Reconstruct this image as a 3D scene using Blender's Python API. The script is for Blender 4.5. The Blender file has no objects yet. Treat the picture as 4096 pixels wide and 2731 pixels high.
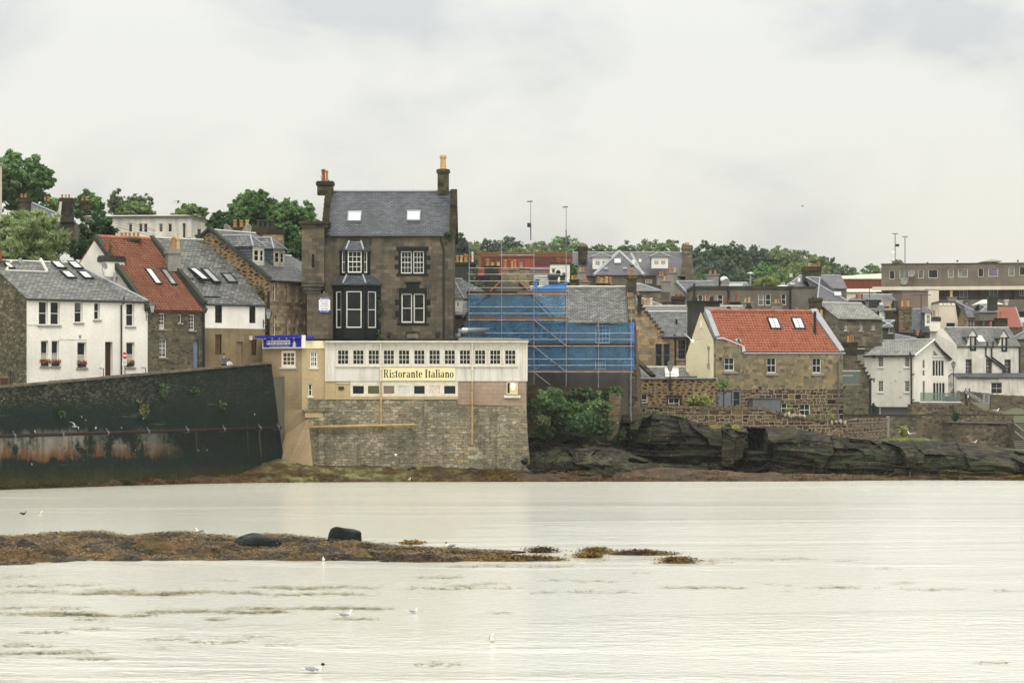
import bpy, math, random
import numpy as np
from mathutils import Vector as V, Matrix, noise
R = random.Random(11)
sc = bpy.context.scene
COL = sc.collection
FP = 4096 * 100 / 36; H = 6.4; YH = 1570.0; CX = 2048.0
CAM = V((0, 0, H))
UP = V((0, 0, 1))
def W(px, py, Y): return V(((px - CX) * Y / FP, Y, H - (py - YH) * Y / FP))
def ZN(x0, y0, s): return lambda x, y: (x0 + x / s, y0 + y / s)
zS = ZN(0, 0, 1)
zA = ZN(0, 560, 3.1355); zB = ZN(0, 940, 2.529); zC = ZN(400, 560, 2.8); zD = ZN(540, 940, 2.5286)
zE = ZN(1180, 580, 2.0103); zF = ZN(1000, 1300, 2.613); zG = ZN(1500, 1300, 2.613); zH = ZN(0, 1380, 1.96)
zI = ZN(1780, 760, 2.8); zJ = ZN(1780, 1100, 2.94); zK = ZN(2480, 900, 2.868); zL = ZN(2480, 1160, 2.5565)
zM = ZN(3240, 900, 2.7477); zN = ZN(3300, 1260, 2.9548); zO = ZN(2080, 1460, 2.352); zP = ZN(3080, 1560, 2.315)
zQ = ZN(0, 1900, 1.568); zR_ = ZN(1200, 1900, 1.3835); zT = ZN(2600, 1900, 1.572)
class Fr:                      # a plane with axes t (along), s (up), n (towards the viewer)
 def __init__(self, o, t, s):
  self.o = o; self.t = t.normalized(); self.s = s.normalized(); self.n = self.t.cross(self.s).normalized()
 def pt(self, u, v, w=0.0): return self.o + self.t * u + self.s * v + self.n * w
 def hit(self, px, py):
  r = V(((px - CX) / FP, 1, -(py - YH) / FP))
  k = (self.o - CAM).dot(self.n) / r.dot(self.n)
  d = CAM + r * k - self.o
  return d.dot(self.t), d.dot(self.s)
 def at(self, px, py, w=0.0):
  u, v = self.hit(px, py); return self.pt(u, v, w)
 def off(self, w): return Fr(self.o + self.n * w, self.t, self.s)
 def rect(self, z, x0, y0, x1, y1):
  a = self.hit(*z(x0, y0)); b = self.hit(*z(x1, y1))
  return min(a[0], b[0]), min(a[1], b[1]), max(a[0], b[0]), max(a[1], b[1])
def fac(px0, Y0, th=0):
 o = W(px0, YH, Y0); o.z = 0; a = math.radians(th)
 return Fr(o, V((math.cos(a), math.sin(a), 0)), UP)
BASE = {}
def tag(o, label=None, cat=None, group=None, kind=None):
 if label: o['label'] = label
 if cat: o['category'] = cat
 if group: o['group'] = group
 if kind: o['kind'] = kind
 return o
def thing(name, label, cat, loc, group=None):
 o = bpy.data.objects.new(name, None); COL.objects.link(o); o.location = loc
 o.empty_display_size = .3
 BASE[o.name] = V(loc)
 return tag(o, label, cat, group)
def link_mesh(name, me, mats, parent=None, loc=None):
 o = bpy.data.objects.new(name, me); COL.objects.link(o)
 for m in mats: me.materials.append(m)
 if parent is not None:
  o.parent = parent; BASE[o.name] = BASE[parent.name]
 else:
  BASE[o.name] = V(loc) if loc is not None else V((0, 0, 0)); o.location = BASE[o.name]
 return o
class MB:
 def __init__(self): self.v = []; self.f = []; self.m = []; self.smooth = False; self.uvs = None
 def poly(self, pts, m=0):
  k = len(self.v); self.v += [tuple(p) for p in pts]; self.f.append(list(range(k, k + len(pts)))); self.m.append(m)
 def box(self, F, u0, u1, v0, v1, w0, w1, m=0):
  k = len(self.v)
  for w in (w0, w1):
   for (u, v) in ((u0, v0), (u1, v0), (u1, v1), (u0, v1)): self.v.append(tuple(F.pt(u, v, w)))
  for q in ((0, 3, 2, 1), (4, 5, 6, 7), (0, 1, 5, 4), (1, 2, 6, 5), (2, 3, 7, 6), (3, 0, 4, 7)):
   self.f.append([k + i for i in q]); self.m.append(m)
 def hull(self, bot, top, m=0):       # prism between two rings of equal length
  k = len(self.v); n = len(bot); self.v += [tuple(p) for p in bot] + [tuple(p) for p in top]
  self.f.append([k + i for i in range(n)][::-1]); self.f.append([k + n + i for i in range(n)])
  for i in range(n):
   j = (i + 1) % n; self.f.append([k + i, k + j, k + n + j, k + n + i])
  self.m += [m] * (n + 2)
 def ext(self, pts, vec, m=0): self.hull([p + vec for p in pts], pts, m)
 def tube(self, pts, r, seg=8, m=0, r1=None):
  pts = [V(p) for p in pts]; n = len(pts); k = len(self.v); r1 = r if r1 is None else r1
  for i, p in enumerate(pts):
   d = (pts[min(i + 1, n - 1)] - pts[max(i - 1, 0)]).normalized()
   a = d.cross(UP if abs(d.z) < .95 else V((1, 0, 0))).normalized(); b = d.cross(a)
   rr = r + (r1 - r) * i / max(1, n - 1)
   for j in range(seg):
    q = 2 * math.pi * j / seg
    self.v.append(tuple(p + a * (rr * math.cos(q)) + b * (rr * math.sin(q))))
  for i in range(n - 1):
   for j in range(seg):
    j2 = (j + 1) % seg
    self.f.append([k + i * seg + j, k + i * seg + j2, k + (i + 1) * seg + j2, k + (i + 1) * seg + j]); self.m.append(m)
  self.f.append([k + j for j in range(seg)][::-1]); self.f.append([k + (n - 1) * seg + j for j in range(seg)]); self.m += [m, m]
 def lathe(self, prof, c=(0, 0, 0), seg=12, m=0):
  k = len(self.v); n = len(prof)
  for (r, z) in prof:
   for j in range(seg):
    q = 2 * math.pi * j / seg; self.v.append((c[0] + r * math.cos(q), c[1] + r * math.sin(q), c[2] + z))
  for i in range(n - 1):
   for j in range(seg):
    j2 = (j + 1) % seg
    self.f.append([k + i * seg + j, k + i * seg + j2, k + (i + 1) * seg + j2, k + (i + 1) * seg + j]); self.m.append(m)
 def ball(self, c, rx, ry, rz, seg=12, rings=8, m=0, M=None, jit=0):
  k = len(self.v); c = V(c)
  for i in range(rings + 1):
   a = math.pi * i / rings
   for j in range(seg):
    b = 2 * math.pi * j / seg
    p = V((rx * math.sin(a) * math.cos(b), ry * math.sin(a) * math.sin(b), rz * math.cos(a)))
    if jit: p *= 1 + jit * noise.noise(p * (1.3 / max(rx, ry, rz)) + c)
    if M is not None: p = M @ p
    self.v.append(tuple(c + p))
  for i in range(rings):
   for j in range(seg):
    j2 = (j + 1) % seg
    self.f.append([k + i * seg + j, k + (i + 1) * seg + j, k + (i + 1) * seg + j2, k + i * seg + j2]); self.m.append(m)
 def grid(self, P, m=0):              # P: rows of points
  k = len(self.v); nr = len(P); nc = len(P[0])
  for r in P: self.v += [tuple(p) for p in r]
  for i in range(nr - 1):
   for j in range(nc - 1):
    self.f.append([k + i * nc + j, k + i * nc + j + 1, k + (i + 1) * nc + j + 1, k + (i + 1) * nc + j]); self.m.append(m)
 def build(self, name, mats, parent=None, loc=None, smooth=False, uvF=None):
  if not isinstance(mats, (list, tuple)): mats = [mats]
  b = BASE[parent.name] if parent is not None else (V(loc) if loc is not None else V((0, 0, 0)))
  me = bpy.data.meshes.new(name)
  vv = np.array(self.v, dtype=np.float64)
  me.from_pydata((vv - np.array(b)).tolist(), [], self.f)
  me.polygons.foreach_set('material_index', self.m)
  me.update()
  uvl = me.uv_layers.new(name='UVMap'); uv = np.zeros((len(me.loops), 2), dtype=np.float32)
  nn = np.zeros(len(me.polygons) * 3); me.polygons.foreach_get('normal', nn); nn = nn.reshape(-1, 3)
  ls = np.zeros(len(me.polygons), dtype=int); lt = ls.copy()
  me.polygons.foreach_get('loop_start', ls); me.polygons.foreach_get('loop_total', lt)
  lv = np.zeros(len(me.loops), dtype=int); me.loops.foreach_get('vertex_index', lv)
  fn = np.repeat(nn, lt, axis=0); order = np.concatenate([np.arange(a, a + c) for a, c in zip(ls, lt)]) if len(ls) else np.zeros(0, int)
  P = vv[lv[order]]
  h = np.hypot(fn[:, 0], fn[:, 1]); flat = h < .08; hs = np.where(flat, 1, h)
  ua = np.stack([-fn[:, 1] / hs, fn[:, 0] / hs, np.zeros(len(hs))], 1); ua[flat] = (1, 0, 0)
  va = np.cross(fn, ua); va[flat] = (0, 1, 0)
  if uvF is not None: ua[:] = tuple(uvF.t); va[:] = tuple(uvF.s)
  uv[order, 0] = (P * ua).sum(1); uv[order, 1] = (P * va).sum(1)
  uvl.data.foreach_set('uv', uv.ravel())
  if smooth: me.polygons.foreach_set('use_smooth', [True] * len(me.polygons))
  return link_mesh(name, me, mats, parent, loc)
TONE = [1.0, 1.0]
def hx(s, k=1.0):
 c = [int(s[i:i + 2], 16) / 255 for i in (0, 2, 4)]; l = .3 * c[0] + .59 * c[1] + .11 * c[2]; c = [min(.98, (l + (x - l) * TONE[1]) * TONE[0]) for x in c]
 return tuple(min(1, k * (x / 12.92 if x < .04045 else ((x + .055) / 1.055) ** 2.4)) for x in c) + (1.0,)
class G:
 def __init__(self, name):
  self.mat = bpy.data.materials.new(name); self.mat.use_nodes = True; self.t = self.mat.node_tree; self.t.nodes.clear()
  self.out = self.t.nodes.new('ShaderNodeOutputMaterial')
 def n(self, typ, ins=None, **pr):
  nd = self.t.nodes.new('ShaderNode' + typ)
  for k, v in pr.items(): setattr(nd, k, v)
  for k, v in (ins or {}).items():
   if isinstance(v, bpy.types.NodeSocket): self.t.links.new(v, nd.inputs[k])
   else: nd.inputs[k].default_value = v
  return nd
 def uv(self, sx=1, sy=1, off=(0, 0, 0)):
  u = self.n('TexCoord').outputs['UV']
  return self.n('Mapping', {'Vector': u, 'Scale': (sx, sy, 1), 'Location': off}).outputs[0]
 def pos(self, s=(1, 1, 1)):
  return self.n('VectorMath', {0: self.n('NewGeometry').outputs['Position'], 1: s}, operation='MULTIPLY').outputs[0]
 def noise(self, vec, scale, det=4, rough=.6, dist=0, col=False):
  q = self.n('TexNoise', {'Vector': vec, 'Scale': scale, 'Detail': det, 'Roughness': rough, 'Distortion': dist})
  return q.outputs['Color' if col else 'Fac']
 def mix(self, f, a, b, mode='MIX'):
  nd = self.t.nodes.new('ShaderNodeMix'); nd.data_type = 'RGBA'; nd.blend_type = mode
  for i, x in ((0, f), (6, a), (7, b)):
   if isinstance(x, bpy.types.NodeSocket): self.t.links.new(x, nd.inputs[i])
   else: nd.inputs[i].default_value = x
  return nd.outputs[2]
 def ramp(self, f, stops, interp='LINEAR'):
  nd = self.n('ValToRGB', {'Fac': f}); cr = nd.color_ramp; cr.interpolation = interp
  while len(cr.elements) < len(stops): cr.elements.new(.5)
  for e, (p, c) in zip(cr.elements, stops):
   e.position = p; e.color = c if not isinstance(c, (int, float)) else (c, c, c, 1)
  return nd.outputs[0]
 def math(self, op, a, b=0.0, c=None):
  d = {0: a, 1: b}
  if c is not None: d[2] = c
  return self.n('Math', d, operation=op).outputs[0]
 def bump(self, h, st=.5, dist=.05): return self.n('Bump', {'Height': h, 'Strength': st, 'Distance': dist}).outputs[0]
 def bsdf(self, col, rough=.85, nrm=None, spec=.3, **ins):
  d = {'Base Color': col, 'Roughness': rough, 'Specular IOR Level': spec}
  for k, v in ins.items(): d[k.replace('_', ' ')] = v
  if nrm is not None: d['Normal'] = nrm
  b = self.n('BsdfPrincipled', d); self.t.links.new(b.outputs[0], self.out.inputs[0]); return self.mat
def m_plain(name, c, rough=.6, spec=.4, var=.12, metal=0.0, sc_=3.0):
 g = G(name); f = g.noise(g.pos(), sc_, 4)
 col = g.mix(1.0, c, g.ramp(f, [(.3, 1 - var), (.7, 1 + var)]), 'MULTIPLY')
 return g.bsdf(col, rough, None, spec, Metallic=metal)
def m_stone(name, cols, mortar, bw=.5, bh=.25, ms=.025, warp=.06, vor=False, stain=None, stv=.45, bump=.6, streak=0.0, fleck=None, fv=.25, depth=.04):
 """masonry on metric UVs; cols: hex colours of single stones; stain: (hex, amount) of broad dirt"""
 g = G(name); uv = g.uv()
 wn = g.noise(uv, 2.6, 3, .65, 0, True)
 w = g.n('VectorMath', {0: g.n('VectorMath', {0: wn, 1: (.5, .5, .5)}, operation='SUBTRACT').outputs[0], 1: (warp * 5, warp * 4.5, 0)}, operation='MULTIPLY').outputs[0]
 p = g.n('VectorMath', {0: uv, 1: w}, operation='ADD').outputs[0]
 if vor:
  p = g.n('VectorMath', {0: p, 1: (1 / bw, 1 / bh, 1)}, operation='MULTIPLY').outputs[0]
  a = g.n('TexVoronoi', {'Vector': p, 'Scale': 1, 'Randomness': .85}, voronoi_dimensions='2D')
  e = g.n('TexVoronoi', {'Vector': p, 'Scale': 1, 'Randomness': .85}, voronoi_dimensions='2D', feature='DISTANCE_TO_EDGE')
  rnd = g.n('SeparateColor', {0: a.outputs['Color']}).outputs[0]
  k = ms / bh
  mort = g.ramp(e.outputs['Distance'], [(k * .6, 1), (k * 1.5, 0)])
 else:
  b = g.n('TexBrick', {'Vector': p, 'Color1': (0, 0, 0, 1), 'Color2': (1, 1, 1, 1), 'Mortar': (.5, .5, .5, 1), 'Scale': 1, 'Mortar Size': ms * .5,
                             'Mortar Smooth': .3, 'Brick Width': bw, 'Row Height': bh}, offset=.45, squash=.7, squash_frequency=3)
  rnd = b.outputs['Color']; mort = b.outputs['Fac']
  if warp >= .05:      # patches of larger, longer stones among the small ones
   b2 = g.n('TexBrick', {'Vector': p, 'Color1': (0, 0, 0, 1), 'Color2': (1, 1, 1, 1), 'Mortar': (.5, .5, .5, 1), 'Scale': 1, 'Mortar Size': ms * .6, 'Mortar Smooth': .3, 'Brick Width': bw * 1.75, 'Row Height': bh * 1.55}, offset=.37, squash=.6, squash_frequency=2)
   k = g.ramp(g.noise(uv, .9, 3, .6), [(.5, 0), (.52, 1)]); rnd = g.mix(k, rnd, b2.outputs['Color']); mort = g.mix(k, mort, b2.outputs['Fac'])
 n = len(cols); col = g.ramp(rnd, [((i + .5) / n, hx(c)) for i, c in enumerate(cols)])
 fine = g.noise(uv, 9, 5, .7)
 col = g.mix(1.0, col, g.ramp(fine, [(.25, 1 - fv), (.75, 1 + fv)]), 'MULTIPLY')
 col = g.mix(mort, col, g.mix(fine, hx(mortar, .7), hx(mortar, 1.15)))
 if stain:
  s = g.noise(g.uv(.35, .3, (3, 7, 0)), 1, 5, .65)
  col = g.mix(g.ramp(s, [(.5 - .12, 0), (.5 + .16, stain[1])]), col, hx(stain[0]))
 if streak:
  s = g.noise(g.uv(1.6, .12, (9, 2, 0)), 1, 4, .6)
  col = g.mix(g.ramp(s, [(.48, 0), (.7, streak)]), col, hx('1c1f1a'))
 if fleck:
  s = g.noise(g.uv(4, 7), 1, 4, .75)
  col = g.mix(g.ramp(s, [(.56, 0), (.68, fleck[1])]), col, hx(fleck[0]))
 hgt = g.math('ADD', g.math('MULTIPLY', mort, -1.0), g.math('MULTIPLY', fine, .7))
 return g.bsdf(col, .9, g.bump(hgt, bump, depth), .15)
def m_render(name, c, c2=None, st=.5, rough=.85, streak=.35, joints=None, peel=None, dirt='6b6658'):
 g = G(name); uv = g.uv()
 a = g.noise(uv, .45, 5, .6); fine = g.noise(uv, 6, 4, .7)
 col = g.mix(g.ramp(a, [(.38, 0), (.66, st)]), hx(c), hx(c2 or c, .8))
 s = g.noise(g.uv(1.3, .14), 1, 5, .65)
 col = g.mix(g.ramp(s, [(.5, 0), (.75, streak)]), col, hx(dirt))
 col = g.mix(1.0, col, g.ramp(fine, [(.3, .9), (.7, 1.08)]), 'MULTIPLY')
 h = fine
 if joints:
  b = g.n('TexBrick', {'Vector': uv, 'Scale': 1, 'Mortar Size': .009, 'Mortar Smooth': .5, 'Brick Width': joints[0], 'Row Height': joints[1]})
  br = g.math('MULTIPLY', b.outputs['Fac'], g.ramp(g.noise(uv, 1.7, 3), [(.4, 0), (.6, joints[3])]))
  col = g.mix(br, col, hx(joints[2])); h = g.math('SUBTRACT', fine, b.outputs['Fac'])
 if peel:
  pn = g.noise(uv, 1.1, 6, .72); col = g.mix(g.ramp(pn, [(peel[1], 0), (peel[1] + .02, 1)]), col, hx(peel[0]))
 return g.bsdf(col, rough, g.bump(h, .25, .02), .2)
def m_slate(name, c, c2, c3, bw=.36, bh=.23, moss=None, gloss=.55):
 g = G(name); uv = g.uv()
 wn = g.noise(uv, 1.5, 2, .5, 0, True)
 w = g.n('VectorMath', {0: wn, 1: (.07, .07, 0)}, operation='MULTIPLY').outputs[0]
 p = g.n('VectorMath', {0: uv, 1: w}, operation='ADD').outputs[0]
 b = g.n('TexBrick', {'Vector': p, 'Color1': (0, 0, 0, 1), 'Color2': (1, 1, 1, 1), 'Mortar': (0, 0, 0, 1), 'Scale': 1, 'Mortar Size': .03, 'Mortar Smooth': .5, 'Brick Width': bw, 'Row Height': bh}, offset=.5)
 col = g.ramp(b.outputs['Color'], [(.0, hx(c)), (.5, hx(c2)), (1, hx(c3))])
 low = g.noise(uv, .5, 5, .65)
 col = g.mix(1.0, col, g.ramp(low, [(.3, .72), (.7, 1.28)]), 'MULTIPLY')
 col = g.mix(g.math('MULTIPLY', b.outputs['Fac'], .9), col, hx('181b1d'))
 if moss: col = g.mix(g.ramp(g.noise(uv, 1.1, 6, .7), [(.55, 0), (.68, moss[1])]), col, hx(moss[0]))
 v = g.n('SeparateXYZ', {0: p}).outputs[1]
 saw = g.math('FRACT', g.math('DIVIDE', v, bh))
 hgt = g.math('ADD', g.math('MULTIPLY', saw, -1.0), g.math('ADD', g.math('MULTIPLY', b.outputs['Fac'], -.6), g.math('MULTIPLY', b.outputs['Color'], .5)))
 return g.bsdf(col, gloss, g.bump(hgt, .8, .035), .4)
def m_leaf(name, cols, trans=.35, rough=.6, vs=.45, lo=.62, hi=1.4, st=(1, 1, 1), a=.34, b=.66):
 g = G(name); r = g.n('NewGeometry').outputs['Random Per Island']
 n = len(cols); col = g.ramp(r, [(i / max(1, n - 1), hx(c)) for i, c in enumerate(cols)])
 col = g.mix(1.0, col, g.ramp(g.noise(g.pos((vs * st[0], vs * st[1], vs * st[2])), 1, 4, .6), [(a, lo), (b, hi)]), 'MULTIPLY')
 d = g.n('BsdfPrincipled', {'Base Color': col, 'Roughness': rough, 'Specular IOR Level': .2})
 t = g.n('BsdfTranslucent', {'Color': g.mix(1.0, col, (1.1, 1.2, .6, 1), 'MULTIPLY')})
 m = g.n('MixShader', {0: trans, 1: d.outputs[0], 2: t.outputs[0]}); g.t.links.new(m.outputs[0], g.out.inputs[0])
 return g.mat
MT = {}
def mats():
 A = MT
 A['white'] = m_render('white_render', 'e6e3d8', 'cfccbf', .4, streak=.28, dirt='8d8878')
 A['white2'] = m_render('white_harl', 'e8e5dc', 'd3cfc4', .4, streak=.18, dirt='9a9485')
 A['white3'] = m_render('weathered_white', 'dbd8cd', 'b9b4a4', .6, streak=.55, dirt='6d6a5c')
 A['cream'] = m_render('cream_render', 'e8ddba', 'dcd1ac', .4, streak=.1)
 A['creamm'] = m_render('cream_cladding', 'd8cfbc', 'c9bfab', .4, streak=.15)
 TONE[:] = 1.04, 0.62
 A['tan'] = m_render('tan_blocks', 'a08554', '8a6f47', .7, streak=.25, joints=(.75, .3, 'b9a27a', .5), dirt='5b4c33', peel=('a9a69a', .69)); TONE[:] = 1, 1
 TONE[:] = 1, 0.66
 A['tan2'] = m_render('tan_smooth', 'b49a64', 'a38a58', .5, streak=.3, dirt='6c5b3a'); TONE[:] = 1, 1
 TONE[:] = 1.05, 0.8
 A['buff'] = m_render('buff_old_render', '8a774f', '6a5d44', .8, streak=.5, dirt='3f3a30', peel=('77746c', .6)); TONE[:] = 1, 1
 A['pink'] = m_render('pink_blocks', '9a8774', '867463', .7, streak=.3, joints=(.8, .28, 'c5bdb0', .8), dirt='59503f')
 A['grey'] = m_render('grey_harling', '6f6a5f', '5a564d', .7, streak=.4, dirt='3a3934')
 A['grey2'] = m_render('brown_harling', '6e685b', '5a554b', .7, streak=.4, dirt='37332d')
 A['greyp'] = m_render('pale_cement', '8d8a82', '6f6b64', .7, streak=.5, dirt='45433e')
 A['darkr'] = m_render('dark_cement', '3d4239', '2a2f28', .7, streak=.5, dirt='1b1e1a')
 A['brownbox'] = m_render('brown_render', '7b6a60', '6d5d54', .4, streak=.1)
 A['concrete'] = m_render('grey_concrete', '77756d', '66645c', .5, streak=.3)
 A['boards'] = None
 TONE[:] = 1.06, 0.75
 A['ashlar'] = m_stone('big_house_ashlar', ['5f5440', '6a5d48', '564e3e', '756750', '5d5747', '4d473a'], '4b453a', .6, .29, .016, .02, stain=('34352d', .6), streak=.4, bump=.35); TONE[:] = 1, 1
 TONE[:] = 1.32, 0.78
 A['ashlar2'] = m_stone('warm_ashlar', ['8d7650', '786446', '5f5240', 'a08a60', '6c6350'], '6a5d48', .55, .27, .02, .03, stain=('3b382e', .5), streak=.3); TONE[:] = 1, 1
 TONE[:] = 1.15, 0.8
 A['rub_l'] = m_stone('brown_rubble', ['5a4c35', '6d5c3f', '473f31', '7f6c49', '55503f', '38342b'], '4d4638', .42, .2, .03, .06, False, stain=('2e2d26', .5)); TONE[:] = 1, 1
 TONE[:] = 1.15, 0.8
 A['rub_g'] = m_stone('grey_rubble', ['55503f', '635b45', '45422f', '6e6446', '3b3a30'], '48463a', .38, .17, .025, .075, False, stain=('33342b', .5)); TONE[:] = 1, 1
 TONE[:] = 1.15, 0.8
 A['rub_w'] = m_stone('mossy_rubble', ['494636', '5a533d', '6c6142', '3b3c30', '7d7556'], '3c3c30', .4, .17, .03, .08, False, stain=('23281f', .6), fleck=('a39f88', .5)); TONE[:] = 1, 1
 TONE[:] = 1.15, 0.85
 A['rub_d'] = m_stone('dark_rubble_pale_joints', ['2d261c', '3a3022', '241f18', '45382a', '1d1b16'], '85704f', .55, .24, .05, .09, True, stain=('1c1c17', .3)); TONE[:] = 1, 1
 TONE[:] = 1.12, 0.8
 A['rub_p'] = m_stone('mixed_rubble_pale_joints', ['53462f', '33291e', '6a5a3b', '3a3128', '5c523f', '262019'], '94846c', .56, .27, .06, .06, False); TONE[:] = 1, 1
 TONE[:] = 1.24, 0.66
 A['rub_t'] = m_stone('tan_rubble', ['77663f', '5d5138', '8a7647', '6b6145', '4d442f', '6f684f'], '766a50', .52, .27, .025, .05, False, stain=('4f4a33', .5)); TONE[:] = 1, 1
 TONE[:] = 1.1, 0.85
 A['rub_b'] = m_stone('restaurant_base_rubble', ['7f7762', '6f6a57', '8d846c', '666150', '857453', '968f78'], '4f4b3b', .46, .2, .03, .06, False, stain=('3f4035', .7), fleck=('b8b3a0', .4), streak=.4, bump=.6, fv=.25); TONE[:] = 1, 1
 TONE[:] = 1.15, 0.8
 A['rub_r'] = m_stone('orange_grey_rubble', ['5f5540', '6f5a3c', '4b4638', '7d7157', '55503f', '3b3a2f'], '5d5546', .42, .2, .025, .07, False, stain=('33342a', .5)); TONE[:] = 1, 1
 TONE[:] = 1.15, 0.8
 A['rub_far'] = m_stone('far_stone', ['5b5444', '6a604a', '47433a', '746a52'], '585141', .6, .3, .02, .04, stain=('33322b', .5)); TONE[:] = 1, 1
 TONE[:] = 1.05, 0.8
 A['chim'] = m_stone('chimney_stone', ['49422f', '38352a', '57502f', '2c2b23'], '37342a', .5, .3, .015, .03, stain=('1f211b', .7)); TONE[:] = 1, 1
 A['slate'] = m_slate('slate_blue_grey', '43474a', '585c5e', '70726f')
 A['slate_d'] = m_slate('slate_dark', '34393e', '434950', '52575c')
 A['slate_w'] = m_slate('slate_pale_worn', '63655f', '7d7f79', '94948c', moss=('4a4c3f', .5))
 A['slate_s'] = m_slate('slate_grey_green', '454845', '5f625e', '7a7b75', .38, .24, moss=('4c4e3c', .6))
 A['slate_p'] = m_slate('slate_purple_grey', '4d4e53', '5b5b60', '68676b')
 A['lead'] = m_plain('lead_sheet', hx('8f9499'), .5, .5)
 A['leadw'] = m_plain('pale_ridge', hx('b9b9b0'), .7, .3)
 A['black'] = m_plain('black_paint', hx('101715'), .45, .5)
 A['blackst'] = m_plain('black_painted_stone', hx('0f1715'), .7, .25, .35)
 A['wood_w'] = m_plain('white_painted_wood', hx('dedcd2'), .5, .4, .06)
 A['wood_o'] = m_plain('old_white_wood', hx('c9c5b6'), .6, .3, .15)
 A['glass'] = m_glass('dark_window_glass', '0b1211', '1d2524'); A['glass_c'] = m_glass('curtained_glass', '4e5450', '7d7f78')
 A['glass_s'] = m_plain('skylight_glass', hx('d4d8d4'), .12, 1.0, .05)  # pale base colour paints the bright sky reflection into the panes
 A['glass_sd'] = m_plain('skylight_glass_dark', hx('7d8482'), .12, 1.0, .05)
 A['blindw'] = m_plain('pale_blind', hx('a9aaa2'), .7, .2)
 A['glass_o'] = m_glass('amber_curtain_glass', '6a4c26', '47382a')
 A['blue'] = m_plain('blue_sign', hx('1a22a8'), .4, .4, .04)
 A['sill'] = m_plain('stone_sill', hx('8a877d'), .8, .2)
 TONE[:] = 1, 0.8
 A['orange'] = m_plain('terracotta_pot', hx('a5713f'), .8, .2, .25, sc_=8); A['buffpot'] = m_plain('buff_pot', hx('b8975a'), .8, .2, .2, sc_=8); TONE[:] = 1, 1
 TONE[:] = 1, 0.8
 A['redpot'] = m_plain('red_pot', hx('8a4526'), .8, .2, .25, sc_=8); A['darkpot'] = m_plain('sooty_pot', hx('3b3a34'), .8, .2, .2, sc_=8); TONE[:] = 1, 1
 A['whitepot'] = m_plain('white_pot', hx('c9c2ae'), .8, .2, .2, sc_=8)
 A['rust'] = m_plain('rusty_pipe', hx('2a1f1a'), .8, .2, .3); A['tanpipe'] = m_plain('tan_pipe', hx('a08a5e'), .6, .3, .25)
 A['steel'] = m_plain('galvanised_steel', hx('9a9f9f'), .4, .5, .2, .6); A['greym'] = m_plain('grey_painted_metal', hx('5c6166'), .5, .4)
 A['greydoor'] = m_plain('grey_painted_boards', hx('6d7178'), .6, .3, .08); A['bluedoor'] = m_plain('blue_grey_door', hx('6f8196'), .6, .3, .05)
 A['browndoor'] = m_plain('brown_door', hx('3d2415'), .6, .3); A['beigedoor'] = m_plain('beige_door', hx('857763'), .7, .3)
 A['red'] = m_plain('red_paint', hx('c0201c'), .5, .4, .05); A['whitep'] = m_plain('white_paint', hx('e8e6de'), .5, .4, .04)
 A['signc'] = m_plain('cream_board', hx('dfd2a2'), .6, .3, .04); A['ink'] = m_plain('black_lettering', hx('15140f'), .6, .3, .05)
 A['bluetxt'] = m_plain('blue_lettering', hx('35619f'), .6, .3, .05)
 TONE[:] = 1, 0.8
 A['timber'] = m_plain('timber_board', hx('7a4f25'), .8, .2, .25, sc_=6); A['timber_r'] = m_plain('red_timber', hx('85553c'), .8, .2, .2); TONE[:] = 1, 1
 A['redclad'] = None
def m_glass(name, a, b):
 g = G(name); f = g.noise(g.pos((.9, .9, .9)), 1.1, 3, .5)
 return g.bsdf(g.ramp(f, [(.38, hx(a)), (.68, hx(b))]), .05, None, .3)
mats()
def m_boards(name, c, c2, w=.11, dirt='77736a'):
 g = G(name); uv = g.uv(); u = g.n('SeparateXYZ', {0: uv}).outputs[0]
 fr = g.math('FRACT', g.math('DIVIDE', u, w)); gap = g.ramp(fr, [(.0, 1), (.1, 0), (.9, 0), (1, 1)])
 col = g.mix(g.ramp(g.noise(uv, .6, 5), [(.4, 0), (.7, .8)]), hx(c), hx(c2))
 col = g.mix(g.ramp(g.noise(g.uv(3, .2), 1, 5, .7), [(.48, 0), (.75, .6)]), col, hx(dirt))
 col = g.mix(g.math('MULTIPLY', gap, .45), col, hx(dirt))
 return g.bsdf(col, .6, g.bump(g.math('MULTIPLY', gap, -1.0), .5, .02), .3)
MT['boards'] = m_boards('white_weatherboards', 'cfcdc4', 'bdbab0')
MT['redclad'] = m_boards('red_cladding', '8e4230', '7a3829', .9, '5a2a20')
MT['shutter'] = m_boards('grey_boards', '676b70', '5e6266', .15, '44474a')
def m_hlines(name, c, c2, w):
 g = G(name); v = g.n('SeparateXYZ', {0: g.uv()}).outputs[1]
 fr = g.math('FRACT', g.math('DIVIDE', v, w)); gap = g.ramp(fr, [(.0, 1), (.2, 0), (.85, 0), (1, 1)])
 return g.bsdf(g.mix(gap, hx(c), hx(c2)), .6, g.bump(g.math('MULTIPLY', gap, -1.0), .6, .03), .3)
MT['louvre'] = m_hlines('dark_red_louvres', '5e2a24', '3a1a18', .22)
MT['roller'] = m_hlines('roller_shutter', '6d7076', '4a4d52', .09)
MT['corr'] = m_boards('cream_corrugated', 'c9c4b0', 'bdb8a4', .35, '8a8470')
MT['redbrick'] = m_stone('red_brick_far', ['7a3a28', '8a4530', '6d3324'], '7d5a48', .45, .15, .02, .01)
MT['redtile'] = m_hlines('red_plain_tiles', '84483a', '61352c', .2)
SKY_LO, SKY_HI, SUN_E, EXPO, HAZE = .79, 2.45, 1.35, 0.0, .00009
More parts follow.
